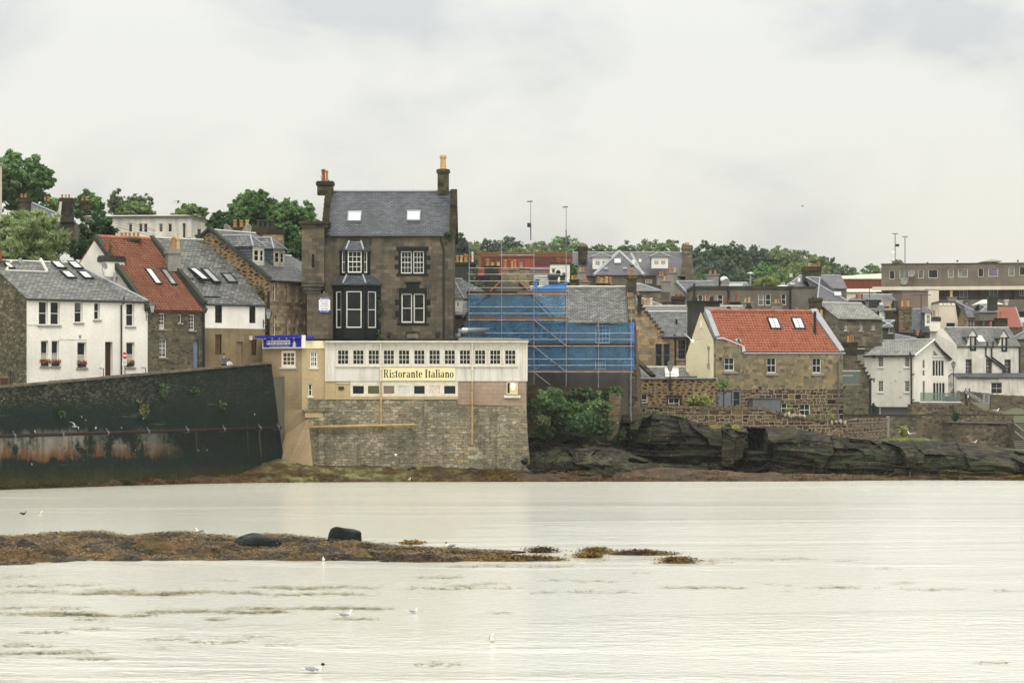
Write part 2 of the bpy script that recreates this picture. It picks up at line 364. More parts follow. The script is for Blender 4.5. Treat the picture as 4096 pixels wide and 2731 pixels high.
def add_win(root, F, r, nx=1, ny=2, fw=.06, bar=.025, dep=.16, fm='wood_w', gm='glass', sill=None, name='window', mid=True, far=False):
 u0, v0, u1, v1 = r
 if far:
  mb = MB(); w0, w1 = -dep, -dep + .06
  mb.box(F, u0, u0 + fw, v0, v1, w0, w1); mb.box(F, u1 - fw, u1, v0, v1, w0, w1)
  mb.box(F, u0 + fw, u1 - fw, v0, v0 + fw, w0, w1); mb.box(F, u0 + fw, u1 - fw, v1 - fw, v1, w0, w1)
 else:
  mb = MB(); w0, w1 = -dep, -dep + .07
  mb.box(F, u0, u0 + fw, v0, v1, w0, w1); mb.box(F, u1 - fw, u1, v0, v1, w0, w1)
  mb.box(F, u0 + fw, u1 - fw, v0, v0 + fw * 1.2, w0, w1); mb.box(F, u0 + fw, u1 - fw, v1 - fw, v1, w0, w1)
 for i in range(1, nx):
  u = u0 + fw + (u1 - u0 - 2 * fw) * i / nx; mb.box(F, u - bar / 2, u + bar / 2, v0 + fw, v1 - fw, w0 + .012, w1 - .012)
 for j in range(1, ny):
  v = v0 + fw + (v1 - v0 - 2 * fw) * j / ny; b = bar * (1.8 if (mid and ny % 2 == 0 and j == ny // 2) else 1)
  mb.box(F, u0 + fw, u1 - fw, v - b / 2, v + b / 2, w0 + .006, w1 - .006)
 wobj = mb.build(name, MT[fm], root)
 g = MB(); g.poly([F.pt(u0 + .01, v0 + .01, w0 + .03), F.pt(u1 - .01, v0 + .01, w0 + .03), F.pt(u1 - .01, v1 - .01, w0 + .03), F.pt(u0 + .01, v1 - .01, w0 + .03)])
 g.build('pane', MT[gm], wobj)
 if sill:
  s = MB(); s.box(F, u0 - .1, u1 + .1, v0 - .12, v0 - .003, -dep + .02, .09); s.build('sill', MT[sill], wobj)
 return wobj
def wall_open(mb, F, u0, u1, v0, v1, ops, m=0, mr=0):
 """front wall rectangle with rectangular openings (a,b,c,d,depth) and their reveals"""
 us = sorted({u0, u1, *[max(u0, min(u1, x)) for o in ops for x in (o[0], o[2])]})
 vs = sorted({v0, v1, *[max(v0, min(v1, x)) for o in ops for x in (o[1], o[3])]})
 for i in range(len(us) - 1):
  for j in range(len(vs) - 1):
   cu, cv = (us[i] + us[i + 1]) / 2, (vs[j] + vs[j + 1]) / 2
   if any(o[0] < cu < o[2] and o[1] < cv < o[3] for o in ops): continue
   mb.poly([F.pt(us[i], vs[j]), F.pt(us[i + 1], vs[j]), F.pt(us[i + 1], vs[j + 1]), F.pt(us[i], vs[j + 1])], m)
 for (a, b, c, d, dep) in ops:
  q = [(a, b), (c, b), (c, d), (a, d)]
  for i in range(4):
   p, s = q[i], q[(i + 1) % 4]
   mb.poly([F.pt(*p), F.pt(*p, -dep), F.pt(*s, -dep), F.pt(*s)], mr)
class Hs: pass
STY = {'s': (1, 2), 'p': (1, 1), 's2': (2, 2), 's4': (2, 4), '3': (3, 3), 's34': (3, 4), 's32': (3, 2), 'h': (2, 1), 's24': (2, 4), 's44': (4, 4)}
def put_ops(root, mb, F, u0, u1, v0, v1, z, ops, m=0, mr=0, dep=.18, sill='sill', fm='wood_w', far=False):
 """ops: (style, x0,y0,x1,y1 [,opts]) in zone pixels; style of STY or 'd:<mat>' for doors or 'x' for a bare hole with a board"""
 holes = []
 for o in ops:
  r = F.rect(z, *o[1:5]); op = o[5] if len(o) > 5 else {}
  dd = op.get('dep', dep)
  r = (max(r[0], u0 + .02), max(r[1], v0 + .02), min(r[2], u1 - .02), min(r[3], v1 - .02))
  holes.append((*r, dd + .1))
 wall_open(mb, F, u0, u1, v0, v1, holes, m, mr)
 for o, hh in zip(ops, holes):
  op = o[5] if len(o) > 5 else {}; dd = hh[4] - .1; r = hh[:4]
  if o[0].startswith('d:'):
   b = MB(); b.box(F, r[0], r[2], r[1], r[3], -dd - .05, -dd);
   b.box(F, r[0] + .06, r[2] - .06, r[1] + (r[3] - r[1]) * .55, r[3] - .1, -dd, -dd + .02); b.box(F, r[0] + .06, r[2] - .06, r[1] + .1, r[1] + (r[3] - r[1]) * .48, -dd, -dd + .02)
   d = b.build(op.get('name', 'door'), MT[o[0][2:]], root)
   k = MB(); k.box(F, r[0] + .08, r[0] + .13, r[1] + .95, r[1] + 1.05, -dd + .02, -dd + .07); k.build('handle', MT['black'], d)
  else:
   nx, ny = op.get('n') or STY[o[0]]
   wn = add_win(root, F, r, nx, ny, op.get('fw', .06), op.get('bar', .025), dd, op.get('fm', fm), op.get('gm', 'glass'), op.get('sill', sill), far=far)
   if 'bl' in op: b = MB(); q = op['bl']; k = r[3] - r[1]; b.poly([F.pt(*p, -dd + .034) for p in ((r[0] + .05, r[1] + .06 + k * q[0]), (r[2] - .05, r[1] + .06 + k * q[0]), (r[2] - .05, r[1] + k * q[1]), (r[0] + .05, r[1] + k * q[1]))]); b.build('blind', MT[op.get('bm', 'blindw')], wn)
def roof_quad(mb, a, b, c, d, th=.1, m=0):   # a,b eave; c,d ridge, slab thickness downwards
 mb.ext([a, b, c, d], V((0, 0, -th)), m)
def house(nm, label, z, x0, Y0, x1, th, D, yE, yR, yB, wm, rm, ops=(), hipL=0, hipR=0, cat='house', group=None, ov=.15, sides=True, skew=None, skm='sill',
          sill='sill', fm='wood_w', far=False, dep=.18, gutter=True, ridge='leadw', xr=None, gwm=None, gops=(), hipm='lead', vo=.06, dorm=None):
 px0, e = z(x0, yE); px1, _ = z(x1, yE); _, r = z(x0, yR); _, b = z(x0, yB)
 F = fac(px0, Y0, th); L = F.hit(px1, YH)[0]
 ze = H - (e - YH) * Y0 / FP; rl = F.pt(hipL, 0, -D / 2); zr = H - (r - YH) * rl.y / FP; zb = H - (b - YH) * Y0 / FP
 h = Hs(); h.F, h.L, h.ze, h.zr, h.zb, h.D = F, L, ze, zr, zb, D
 h.root = thing(nm, label, cat, F.pt(L / 2, zb, -D / 2), group)
 w = MB()
 put_ops(h.root, w, F, 0, L, zb, ze, z, ops, 0, 0, dep, sill, fm, far)
 gm_ = 1 if gwm else 0
 for u, hip in ((0, hipL), (L, hipR)):
  q = [F.pt(u, zb, 0), F.pt(u, ze, 0)] + ([F.pt(u, zr, -D / 2)] if hip == 0 else []) + [F.pt(u, ze, -D), F.pt(u, zb, -D)]
  if u == 0: q = q[::-1]
  if u == 0 and gops:
   GF = Fr(F.pt(0, 0, -D), F.n, UP)
   put_ops(h.root, w, GF, 0, D, zb, ze, z, gops, gm_, gm_, dep, sill, fm, far)
   if hip == 0: w.poly([GF.pt(0, ze), GF.pt(D, ze), GF.pt(D / 2, zr)], gm_)
  else: w.poly(q[::-1] if u else q[::-1], gm_)
 w.poly([F.pt(L, zb, -D), F.pt(0, zb, -D), F.pt(0, ze, -D), F.pt(L, ze, -D)])
 h.wall = w.build('wall', [MT[wm]] + ([MT[gwm]] if gwm else []), h.root)
 sl = V(F.pt(0, zr, -D / 2) - F.pt(0, ze, 0)); up = sl.normalized(); h.R = Fr(F.pt(0, ze, 0), F.t, up); h.sl = sl.length
 rf = MB(); lift = .07; vl = 0 if hipL else vo; vr = 0 if hipR else vo
 def P(u, k, back=False):    # k metres up the slope
  s = up * k;
  if back: s = s - F.n * s.dot(F.n) * 2; return F.pt(u, ze, -D) + s + UP * lift
  return F.pt(u, ze, 0) + s + UP * lift
 roof_quad(rf, P(-vl, -ov), P(L + vr, -ov), P(L - hipR + vr * (hipR == 0), sl.length), P(hipL - vl * (hipL == 0), sl.length))
 roof_quad(rf, P(L + vr, -ov, 1), P(-vl, -ov, 1), P(hipL - vl * (hipL == 0), sl.length, 1), P(L - hipR + vr * (hipR == 0), sl.length, 1))
 if hipL: rf.ext([P(0, -ov), P(hipL, sl.length), P(0, -ov, 1)][::-1], V((0, 0, -.1)))
 if hipR: rf.ext([P(L, -ov), P(L - hipR, sl.length), P(L, -ov, 1)], V((0, 0, -.1)))
 if ridge: rf.tube([P(hipL, sl.length) , P(L - hipR, sl.length)], .1, 6, 1)
 if hipL: rf.tube([P(0, 0), P(hipL, sl.length)], .09, 6, 2)
 if hipR: rf.tube([P(L, 0), P(L - hipR, sl.length)], .09, 6, 2)
 h.roof = rf.build('roof', [MT[rm], MT[ridge or 'lead'], MT[hipm]], h.root)
 if gutter:
  gb = MB(); gb.tube([P(-vl, -ov - .04) + UP * -.08, P(L + vr, -ov - .04) + UP * -.08], .065, 6); gb.build('gutter', MT['black'], h.root)
 for side in (skew or ''):
  u = 0 if side == 'L' else L; s = MB()
  for back in (0, 1):
   a, b_ = P(u - .22, -ov, back), P(u + .22, -ov, back); c, d = P(u + .22, sl.length, back), P(u - .22, sl.length, back)
   s.hull([a, b_, c, d], [q + UP * .22 for q in (a, b_, c, d)])
  s.build('skew_stones', MT[skm], h.root)
 return h
POTS = {}
def pot_mesh(m):
 if m not in POTS:
  b = MB(); b.lathe([(.16, 0), (.17, .03), (.13, .1), (.115, .75), (.15, .8), (.15, .92), (.125, 1.0), (.09, 1.0), (.09, .7)], seg=10)
  o = b.build('chimney_pot', MT[m]); POTS[m] = o.data; bpy.data.objects.remove(o)
 return POTS[m]
def pots(root, z, Y, lst, th=0):
 """lst: (x, ytop, ybase, mat, widthpx)"""
 for (x, yt, yb, m, wpx) in lst:
  px, t = z(x, yt); _, b = z(x, yb); s = abs(z(1, 0)[0] - z(0, 0)[0])
  p = W(px, b, Y); h_ = (b - t) * Y / FP; r = wpx * s * Y / FP / 2
  o = bpy.data.objects.new('chimney_pot', pot_mesh(m)); COL.objects.link(o); o.parent = root; BASE[o.name] = BASE[root.name]
  o.location = p - BASE[root.name]; o.scale = (r / .15, r / .15, h_)
def stack(root, z, x0, x1, yt, yb, Y, dep, m, pl=(), th=0, cap=.16, name='chimney', label=None, capm=None):
 """chimney stack; root None makes it a thing of its own"""
 a = z(x0, yt); b = z(x1, yb); F = fac(a[0], Y, th); u1 = F.hit(b[0], YH)[0]; zt = H - (a[1] - YH) * Y / FP; zb_ = H - (b[1] - YH) * Y / FP
 mb = MB(); c = .09; hh = zt - zb_
 cp = min(cap, hh * .3)
 mb.box(F, 0, u1, zb_, zt - cp, -dep, 0)
 mb.box(F, -c, u1 + c, zt - cp, zt - cp * .25, -dep - c, c, 1); mb.box(F, -c * .4, u1 + c * .4, zt - cp * .25, zt, -dep - c * .4, c * .4, 1)
 ms = [MT[m], MT[capm or m]]
 if root is None:
  root = thing('chimney_stack', label, 'chimney', F.pt(u1 / 2, zb_, -dep / 2)); o = mb.build('stack', ms, root)
 else: o = mb.build(name, ms, root)
 pots(o if root is not None else root, z, F.pt(u1 / 2, 0, -dep / 2).y, pl)
 return root, F
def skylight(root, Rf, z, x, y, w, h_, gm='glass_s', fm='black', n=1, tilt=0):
 u, v = Rf.hit(*z(x, y)); F = Rf
 if tilt:
  rot = Matrix.Rotation(math.radians(tilt), 3, Rf.t); s2 = rot @ Rf.s; F = Fr(Rf.pt(u - w / 2, v + h_ / 2) - s2 * h_, Rf.t, s2); u, v = w / 2, h_ / 2
 mb = MB(); f = .09; a, b, c, d = u - w / 2, u + w / 2, v - h_ / 2, v + h_ / 2
 mb.box(F, a, a + f, c, d, 0, .2); mb.box(F, b - f, b, c, d, 0, .2); mb.box(F, a + f, b - f, c, c + f, 0, .2); mb.box(F, a + f, b - f, d - f, d, 0, .2)
 for i in range(1, n): mb.box(F, a + (b - a) * i / n - .02, a + (b - a) * i / n + .02, c + f, d - f, .05, .18)
 o = mb.build('skylight', MT[fm], root)
 g = MB(); g.box(F, a + f + .004, b - f - .004, c + f + .004, d - f - .004, .1, .15); g.build('pane', MT[gm], o); return o
def bars(root, name, mat, boxes, F):
 b = MB()
 for q in boxes: b.box(F, *q)
 return b.build(name, MT[mat], root)
def pipe(root, name, mat, pts, r=.05, seg=8):
 b = MB(); b.tube(pts, r, seg); return b.build(name, MT[mat], root)
def zpath(F, z, pts, w=.08): return [F.at(*z(x, y)) + F.n * w for (x, y) in pts]
def text_mesh(s, h_, sx=1.0, bold=0.0):
 cu = bpy.data.curves.new('lettering', 'FONT'); cu.body = s; cu.size = 1.0; cu.align_x = 'CENTER'; cu.offset = bold; cu.resolution_u = 3
 o = bpy.data.objects.new('lettering', cu); COL.objects.link(o); dg = bpy.context.evaluated_depsgraph_get()
 me = bpy.data.meshes.new_from_object(o.evaluated_get(dg)); bpy.data.objects.remove(o)
 xs = [v.co.x for v in me.vertices]; ys = [v.co.y for v in me.vertices]
 k = h_ / (max(ys) - min(ys)); y0 = min(ys); xc = (max(xs) + min(xs)) / 2
 return me, k, xc, y0, (max(xs) - min(xs)) * k
def text(root, s, F, uc, v, h_, mat, w=.02, width=None, bold=0.0, name='lettering'):
 me, k, xc, y0, wd = text_mesh(s, h_, 1, bold); kx = k * (width / wd if width else 1)
 b = BASE[root.name]
 for vt in me.vertices: vt.co = F.pt(uc + (vt.co.x - xc) * kx, v + (vt.co.y - y0) * k, w) - b
 o = bpy.data.objects.new(name, me); COL.objects.link(o); me.materials.clear(); me.materials.append(MT[mat]); o.parent = root; BASE[o.name] = b
 return o
def leaf_mesh(name, lobes, n, size, mat, seed=0, asp=.55, droop=0.0, up=.25, shell=.55, rnd=1.2):
 """n leaf-sized rhombs spread through lobes (x,y,z,rx,ry,rz)"""
 g = np.random.default_rng(seed); lo = np.array(lobes); wgt = lo[:, 3] ** 1.5 ; k = g.choice(len(lo), n, p=wgt / wgt.sum())
 d = g.normal(size=(n, 3)); d /= np.linalg.norm(d, axis=1)[:, None]
 rad = shell + (1 - shell) * g.random(n) ** .6 + g.normal(size=n) * .07
 c = lo[k, :3] + d * lo[k, 3:] * rad[:, None]
 nrm = d * .7 + g.normal(size=(n, 3)) * rnd * .6 + np.array([0, 0, up]); nrm /= np.linalg.norm(nrm, axis=1)[:, None]
 ax = g.normal(size=(n, 3)) + np.array([0, 0, -droop * 3]); ax -= nrm * (ax * nrm).sum(1)[:, None]; ax /= np.linalg.norm(ax, axis=1)[:, None]
 bx = np.cross(nrm, ax); s = size * (.6 + .8 * g.random(n))[:, None]
 P = np.stack([c - ax * s, c + bx * s * asp, c + ax * s, c - bx * s * asp], 1).reshape(-1, 3)
 me = bpy.data.meshes.new(name); me.vertices.add(4 * n); me.vertices.foreach_set('co', P.ravel())
 me.loops.add(4 * n); me.loops.foreach_set('vertex_index', np.arange(4 * n)); me.polygons.add(n); me.polygons.foreach_set('loop_start', np.arange(0, 4 * n, 4))
 me.update(); me.validate(); me.materials.append(mat); return me
def crown_lobes(w, d, h_, n, seed, r0=.2, rag=1.0, shape=1.0):
 """leaf sprays inside a dome of width w, depth d and height h_ whose outline and gaps follow noise"""
 g = random.Random(seed); out = []; m = min(w, h_ * 1.15); o = V((seed * 3.7, seed * 1.3, 0)); n *= 3; tries = 0
 while len(out) < n and tries < n * 60:
  tries += 1; p = V((g.uniform(-1.1, 1.1), g.uniform(-1.1, 1.1), g.uniform(-1, 1.1))); q = p.length; dr = p.normalized()
  lim = .84 + rag * (.22 * noise.noise(dr * 1.6 + o) + .2 * noise.noise(dr * 4.2 + o))
  if q > lim or q < .3 or (noise.noise(p * 3.2 + o) < -.16 - (1 - rag) * .3 and q > .5): continue
  r = r0 * m * g.uniform(.4, .75); k = 1 if q < lim * .8 else .75
  out.append((p.x * (w / 2 - r * .3), p.y * (d / 2 - r * .3), h_ * .5 + p.z * (h_ / 2 - r * .2), r * k, r * k, r * k * g.uniform(.35, .8)))
 return out
def trunk_mb(h_, r, crown_h, seed, w, limbs=6):
 g = random.Random(seed); b = MB(); top = V((g.uniform(-.1, .1) * w * .3, 0, h_ + crown_h * .55))
 b.tube([(0, 0, -.6), (0, 0, h_ * .5), (top.x * .5, 0, h_), top], r, 8, 0, r * .25)
 for i in range(limbs):
  a = g.random() * 6.283; z0 = h_ * .7 + crown_h * .4 * g.random(); l = w * (.25 + .18 * g.random())
  b.tube([(0, 0, z0), (math.cos(a) * l * .5, math.sin(a) * l * .5, z0 + crown_h * .16), (math.cos(a) * l, math.sin(a) * l, z0 + crown_h * .36)], r * .4, 6, 0, r * .1)
 return b
PROTO = {}
def tree(label, x, y, z0, w, h_, mat, trunk=2.0, seed=1, n=5000, lobes=26, size=.3, name='tree', group=None, cat='tree', key=None, d=None, droop=0, r0=.22, shape=1.0, asp=.55, rot=None, shell=.3, tm='bark', up=.25, rag=1.0):
 loc = V((x, y, z0)); root = thing(name, label, cat, loc, group); ch = h_ - trunk; d = d or w
 if key and key in PROTO:
  cm, tmh, w0, h0, t0 = PROTO[key]
  c = bpy.data.objects.new('crown', cm); t = bpy.data.objects.new('trunk', tmh)
  for o in (c, t): COL.objects.link(o); o.parent = root; o.scale = (w / w0, w / w0, h_ / h0); BASE[o.name] = loc
  root.rotation_euler.z = R.random() * 6.28 if rot is None else rot
  return root
 lb = [(a, b, c + trunk, e, f, g) for (a, b, c, e, f, g) in crown_lobes(w, d, ch, lobes, seed, r0, rag)]
 cm = leaf_mesh('crown', lb, n, size, mat, seed, asp, droop, shell=shell, up=up)
 c = bpy.data.objects.new('crown', cm); COL.objects.link(c); c.parent = root; BASE[c.name] = loc
 tb = trunk_mb(trunk, max(.08, w * .028), ch, seed, w); tb.v = [tuple(V(p) + loc) for p in tb.v]
 t = tb.build('trunk', MT[tm], root, smooth=True)
 if key: PROTO[key] = (cm, t.data, w, h_, trunk)
 return root
MT['bark'] = m_plain('bark', hx('4a4134'), .9, .1, .3)
TONE[:] = 1.16, .64
LF = {
 'dark': m_leaf('leaf_dark', ['244522', '2d5328', '38622e', '284a25']), 'mid': m_leaf('leaf_mid', ['3d642f', '4e7838', '5f8a42', '345828']),
 'light': m_leaf('leaf_light', ['557236', '64803f', '47652f', '738848']), 'pale': m_leaf('leaf_willow', ['6f8a4a', '879c5c', '55753c', '9aa76a', '47683a']),
 'grey': m_leaf('leaf_birch', ['596a48', '6a7a54', '4b5c40']), 'olive': m_leaf('leaf_olive', ['586b3c', '677a44', '4b5f39', '76854e']), 'far': m_leaf('leaf_far', ['4c6242', '5a7048', '435a3c', '66794c']),
 'blue': m_leaf('leaf_bluegreen', ['39523f', '435f48', '324838', '4f674a']), 'yel': m_leaf('leaf_yellow', ['7b873a', '8d9142', '6c7a34', '5f7030']),
 'weedf': m_leaf('kelp_floating', ['6b6432', '7d6f33', '544e28', '8a7a3c'], .1, .35),
 'grass': m_leaf('grass_blades', ['66743a', '7c8446', '55662f', '8d8f52']), 'flower': m_leaf('red_flowers', ['b5301e', 'c84a22', '9a2320', '3f6a2c', '2f5526'], .2), 'flowery': m_leaf('yellow_flowers', ['d8b42c', 'b08a28', 'a03424', '3f6a2c', '2f5526'], .2),
 'valer': m_leaf('valerian', ['8a3a3a', '4d6a30', '3c5a28', '5f7c3a'], .2), 'rag': m_leaf('ragwort', ['b79b2e', '6c7a35', '8a8a3a', '55662f']), 'ivy': m_leaf('ivy', ['2b4a22', '375c28', '4c6c31', '223c1c', '5c7a3a'], .3)}
TONE[:] = 1, 1
LF['weed'] = m_leaf('kelp', ['6b5013', '7a5b18', '524211', '866a1f', '454010'], .1, .3, .5, .22, 1.3, (1, 1.3, 6), .42, .58)  # stretched dark noise in the colour stands in for shaded hollows of the weed
def shrub(label, loc, w, d, h_, lf, seed=1, n=900, size=.14, name='shrub', cat='shrub', lobes=10, group=None, r0=.34, asp=.55, stem=True):
 root = thing(name, label, cat, loc, group); loc = BASE[root.name]
 me = leaf_mesh('foliage', crown_lobes(w, d, h_, lobes, seed, r0), n, size, LF[lf], seed, asp)
 o = bpy.data.objects.new('foliage', me); COL.objects.link(o); o.parent = root; BASE[o.name] = loc
 if stem:
  g = random.Random(seed); b = MB()
  for i in range(5):
   a = g.random() * 6.28; b.tube([loc, loc + V((math.cos(a) * w * .15, math.sin(a) * d * .15, h_ * .4)), loc + V((math.cos(a) * w * .3, math.sin(a) * d * .3, h_ * .75))], .03, 5, 0, .01)
  b.build('stem', MT['bark'], root)
 return root
MT['gullw'] = m_plain('white_feathers', hx('e9e7e0'), .8, .2, .04); MT['gullg'] = m_plain('grey_feathers', hx('8d9296'), .8, .2, .06)
MT['gullb'] = m_plain('dark_feathers', hx('2a2622'), .8, .2, .1); MT['beak'] = m_plain('beak', hx('b0642a'), .5, .3)
def loft(mb, secs, seg=10, m=0):
 """rings (x, z, half width, half height) along +x closed at both ends"""
 k = len(mb.v); n = len(secs)
 for (x, zc, a, b) in secs:
  for j in range(seg):
   q = 6.28318 * j / seg; mb.v.append((x, a * math.cos(q), zc + b * math.sin(q)))
 for i in range(n - 1):
  for j in range(seg):
   j2 = (j + 1) % seg; mb.f.append([k + i * seg + j, k + (i + 1) * seg + j, k + (i + 1) * seg + j2, k + i * seg + j2]); mb.m.append(m)
 mb.f.append([k + j for j in range(seg)]); mb.f.append([k + (n - 1) * seg + j for j in range(seg)][::-1]); mb.m += [m, m]
def gull(label, loc, rz, pose='stand', s=1.0, head='gullw', group='gulls around the shore', bank=0.0, mono=None):
 """body along +x (head), size s = body length about .4 m"""
 root = thing('gull', label, 'gull', loc, group); loc = V(loc)
 hm = MT[mono or head]; bm = MT[mono or 'gullw']; wm = MT[mono or 'gullg']
 def put(mb, name, mats_, smooth=True):
  M = Matrix.Translation(loc) @ Matrix.Rotation(rz, 4, 'Z') @ Matrix.Rotation(bank, 4, 'X') @ Matrix.Scale(s, 4)
  mb.v = [tuple(M @ V(p)) for p in mb.v]; return mb.build(name, mats_, root, smooth=smooth)
 z0 = {'stand': .13, 'swim': .0, 'sit': .03, 'fly': 0}[pose]
 b = MB(); loft(b, [(-.2, z0 + .1, .008, .006), (-.15, z0 + .09, .035, .02), (-.08, z0 + .08, .065, .05), (0, z0 + .07, .078, .066), (.08, z0 + .075, .07, .066), (.13, z0 + .1, .05, .055), (.155, z0 + .14, .038, .042), (.165, z0 + .18, .03, .03)] if pose != 'fly' else
     [(-.2, .02, .01, .008), (-.12, .02, .04, .03), (0, .0, .06, .055), (.1, .01, .055, .05), (.15, .02, .035, .035)], 12)
 put(b, 'body', [bm])
 hb = MB(); hc = (.18, 0, z0 + .2) if pose != 'fly' else (.19, 0, .03); hb.ball(hc, .045, .036, .038, 10, 7); put(hb, 'head', [hm])
 kb = MB(); kb.tube([V(hc) + V((.035, 0, -.005)), V(hc) + V((.075, 0, -.008)), V(hc) + V((.095, 0, -.02))], .011, 6, 0, .003); put(kb, 'beak', [MT['beak']])
 tb = MB(); zt = z0 + .1 if pose != 'fly' else .02
 tb.hull([V((-.17, -.02, zt)), V((-.3, -.045, zt + .01)), V((-.3, .045, zt + .01)), V((-.17, .02, zt))], [V((-.17, -.02, zt + .014)), V((-.3, -.045, zt + .018)), V((-.3, .045, zt + .018)), V((-.17, .02, zt + .014))]); put(tb, 'tail', [bm], False)
 for sd in (-1, 1):
  w = MB()
  if pose == 'fly':
   pts = [(.08, .04, .02, .07), (.12, .2, .12, .085), (.06, .36, .17, .07), (-.06, .52, .14, .035), (-.14, .6, .1, .01)]
   top = [V((x + c * .4, sd * y, z_ + .008)) for (x, y, z_, c) in pts] + [V((x - c * 1.4, sd * y, z_ + .006)) for (x, y, z_, c) in pts[::-1]]
   for i in range(len(pts) - 1):
    q = [top[i], top[i + 1], top[-2 - i], top[-1 - i]]; w.hull([p - V((0, 0, .012)) for p in q], q)
   put(w, 'wing', [wm], False)
  else:
   w.ball((-.06, sd * .06, z0 + .1), .17, .022, .05, 10, 6, M=Matrix.Rotation(.12, 3, 'Y')); put(w, 'wing', [wm])
   if pose == 'stand':
    l = MB(); l.tube([(.01, sd * .03, 0.006), (.0, sd * .03, .1)], .007, 5); l.poly([V((-.01, sd * .03 - .02, .004)), V((.05, sd * .03 - .025, .004)), V((.05, sd * .03 + .025, .004)), V((-.01, sd * .03 + .02, .004))]); put(l, 'leg', [MT['beak']], False)
 return root
def person(label, loc, rz, h_, top, legs, hair, skin='b58468', pose=None, hood=False, bald=False, bag=None):
 """one skinned body; faces -y before rz"""
 p = {'la': (-.02, -.02), 'ra': (-.02, -.02), 'll': 0.0, 'rl': 0.0, 'lean': 0.0, 'ell': .0, 'elr': .0}
 p.update(pose or {}); k = h_ / 1.75; vs = []; es = []; rs = []; ty = []
 def add(x, y, z, r, t, par=None, ry=None):
  vs.append(V((x, y, z)) * k); rs.append((r * k, (ry or r) * k)); ty.append(t)
  if par is not None: es.append((par, len(vs) - 1))
  return len(vs) - 1
 ln = p['lean']
 pel = add(0, 0, .95, .135, 'l', None, .105); sp = add(0, -ln * .3, 1.14, .13, 't', pel, .095); ch = add(0, -ln * .7, 1.34, .15, 't', sp, .105); nk0 = add(0, -ln * .9, 1.46, .075, 't', ch)
 nk = add(0, -ln, 1.52, .052, 's', nk0); hd = add(0, -ln - .015, 1.62, .078, 's', nk, .092); cr = add(0, -ln - .005, 1.7, .06, 's', hd, .07)
 for sd, st in ((-1, p['ll']), (1, p['rl'])):
  hp = add(sd * .09, 0, .88, .095, 'l', pel); kn = add(sd * .1, -st * .5, .5, .062, 'l', hp); an = add(sd * .1, -st + .02, .1, .042, 'l', kn); he = add(sd * .1, -st + .03, .04, .04, 'b', an); add(sd * .11, -st - .17, .03, .032, 'b', he)
 for sd, (ay, fy), bend in ((-1, p['la'], p['ell']), (1, p['ra'], p['elr'])):
  sh = add(sd * .185, -ln * .8, 1.41, .065, 't', ch); el = add(sd * .235, ay - ln * .6, 1.14 + bend * .06, .048, 't', sh); wr = add(sd * (.24 - bend * .1), fy + ay - ln * .5, .9 + bend * .28, .034, 't', el)
  d = (vs[wr] - vs[el]).normalized() / k; o = vs[wr] / k; pm = o + d * .07; pl = add(*pm, .026, 's', wr, .016)
  for f in range(4):
   a = pm + V((0, (f - 1.5) * .019, 0)) + d * .035; i1 = add(*a, .0095, 's', pl); b = a + d * (.03 + .006 * (f in (1, 2))) + V((-sd * .006, 0, 0)); i2 = add(*b, .0085, 's', i1); c = b + d * .02 + V((-sd * .014, 0, 0)); add(*c, .007, 's', i2)
  a = o + d * .03 + V((0, -.03, 0)); i1 = add(*a, .011, 's', wr); add(*(a + d * .035 + V((-sd * .006, -.012, 0))), .009, 's', i1)
 me = bpy.data.meshes.new('body'); me.from_pydata([tuple(v) for v in vs], es, []); o = bpy.data.objects.new('body', me); COL.objects.link(o)
 md = o.modifiers.new('k', 'SKIN');
 for i, sv in enumerate(me.skin_vertices[0].data): sv.radius = rs[i]; sv.use_root = (i == 0)
 o.modifiers.new('s', 'SUBSURF').levels = 1
 dg = bpy.context.evaluated_depsgraph_get(); me2 = bpy.data.meshes.new_from_object(o.evaluated_get(dg)); bpy.data.objects.remove(o)
 cm = {'t': m_plain('top_cloth', hx(top), .9, .1, .1, sc_=9), 'l': m_plain('trouser_cloth', hx(legs), .9, .1, .1), 's': m_plain('skin', hx(skin), .6, .3, .05), 'b': m_plain('shoes', hx('2a2522'), .7, .2)}
 ks = list(cm); me2.materials.clear()
 for q in ks: me2.materials.append(cm[q])
 segs = [(vs[a], vs[b], ty[b]) for a, b in es]
 for f in me2.polygons:
  c = f.center; best = None
  for a, b, t in segs:
   ab = b - a; u = max(0, min(1, (c - a).dot(ab) / max(1e-9, ab.length_squared))); d = (c - a - ab * u).length
   if best is None or d < best[0]: best = (d, t)
  f.material_index = ks.index(best[1]); f.use_smooth = True
 fb = MB(); hc = vs[hd]
 fb.ball(hc + V((0, -.098, -.005)) * k, .012 * k, .018 * k, .02 * k, 6, 5)
 for sd in (-1, 1): fb.ball(hc + V((sd * .085, .0, 0)) * k, .012 * k, .022 * k, .032 * k, 6, 5); fb.ball(hc + V((sd * .032, -.083, .02)) * k, .011 * k, .009 * k, .009 * k, 6, 4, 1)
 fb.box(Fr(hc + V((0, -.088 * k, -.045 * k)), V((1, 0, 0)), UP), -.025 * k, .025 * k, -.006 * k, .006 * k, -.01 * k, .006 * k, 2)
 bm_ = bpy.data.meshes.new('f'); bm_.from_pydata(fb.v, [], fb.f)
 import bmesh
 bm = bmesh.new(); bm.from_mesh(me2); n0 = len(bm.faces); bm.from_mesh(bm_); bm.faces.ensure_lookup_table()
 for i, mi in enumerate(fb.m): bm.faces[n0 + i].material_index = (ks.index('s'), 4, 5)[mi]; bm.faces[n0 + i].smooth = True
 bm.to_mesh(me2); bm.free(); me2.materials.append(MT['ink']); me2.materials.append(MT['redpot'])
 root = thing('person', label, 'person', loc); root.rotation_euler.z = rz
 ob = bpy.data.objects.new('body', me2); COL.objects.link(ob); ob.parent = root
 loc = V(loc)
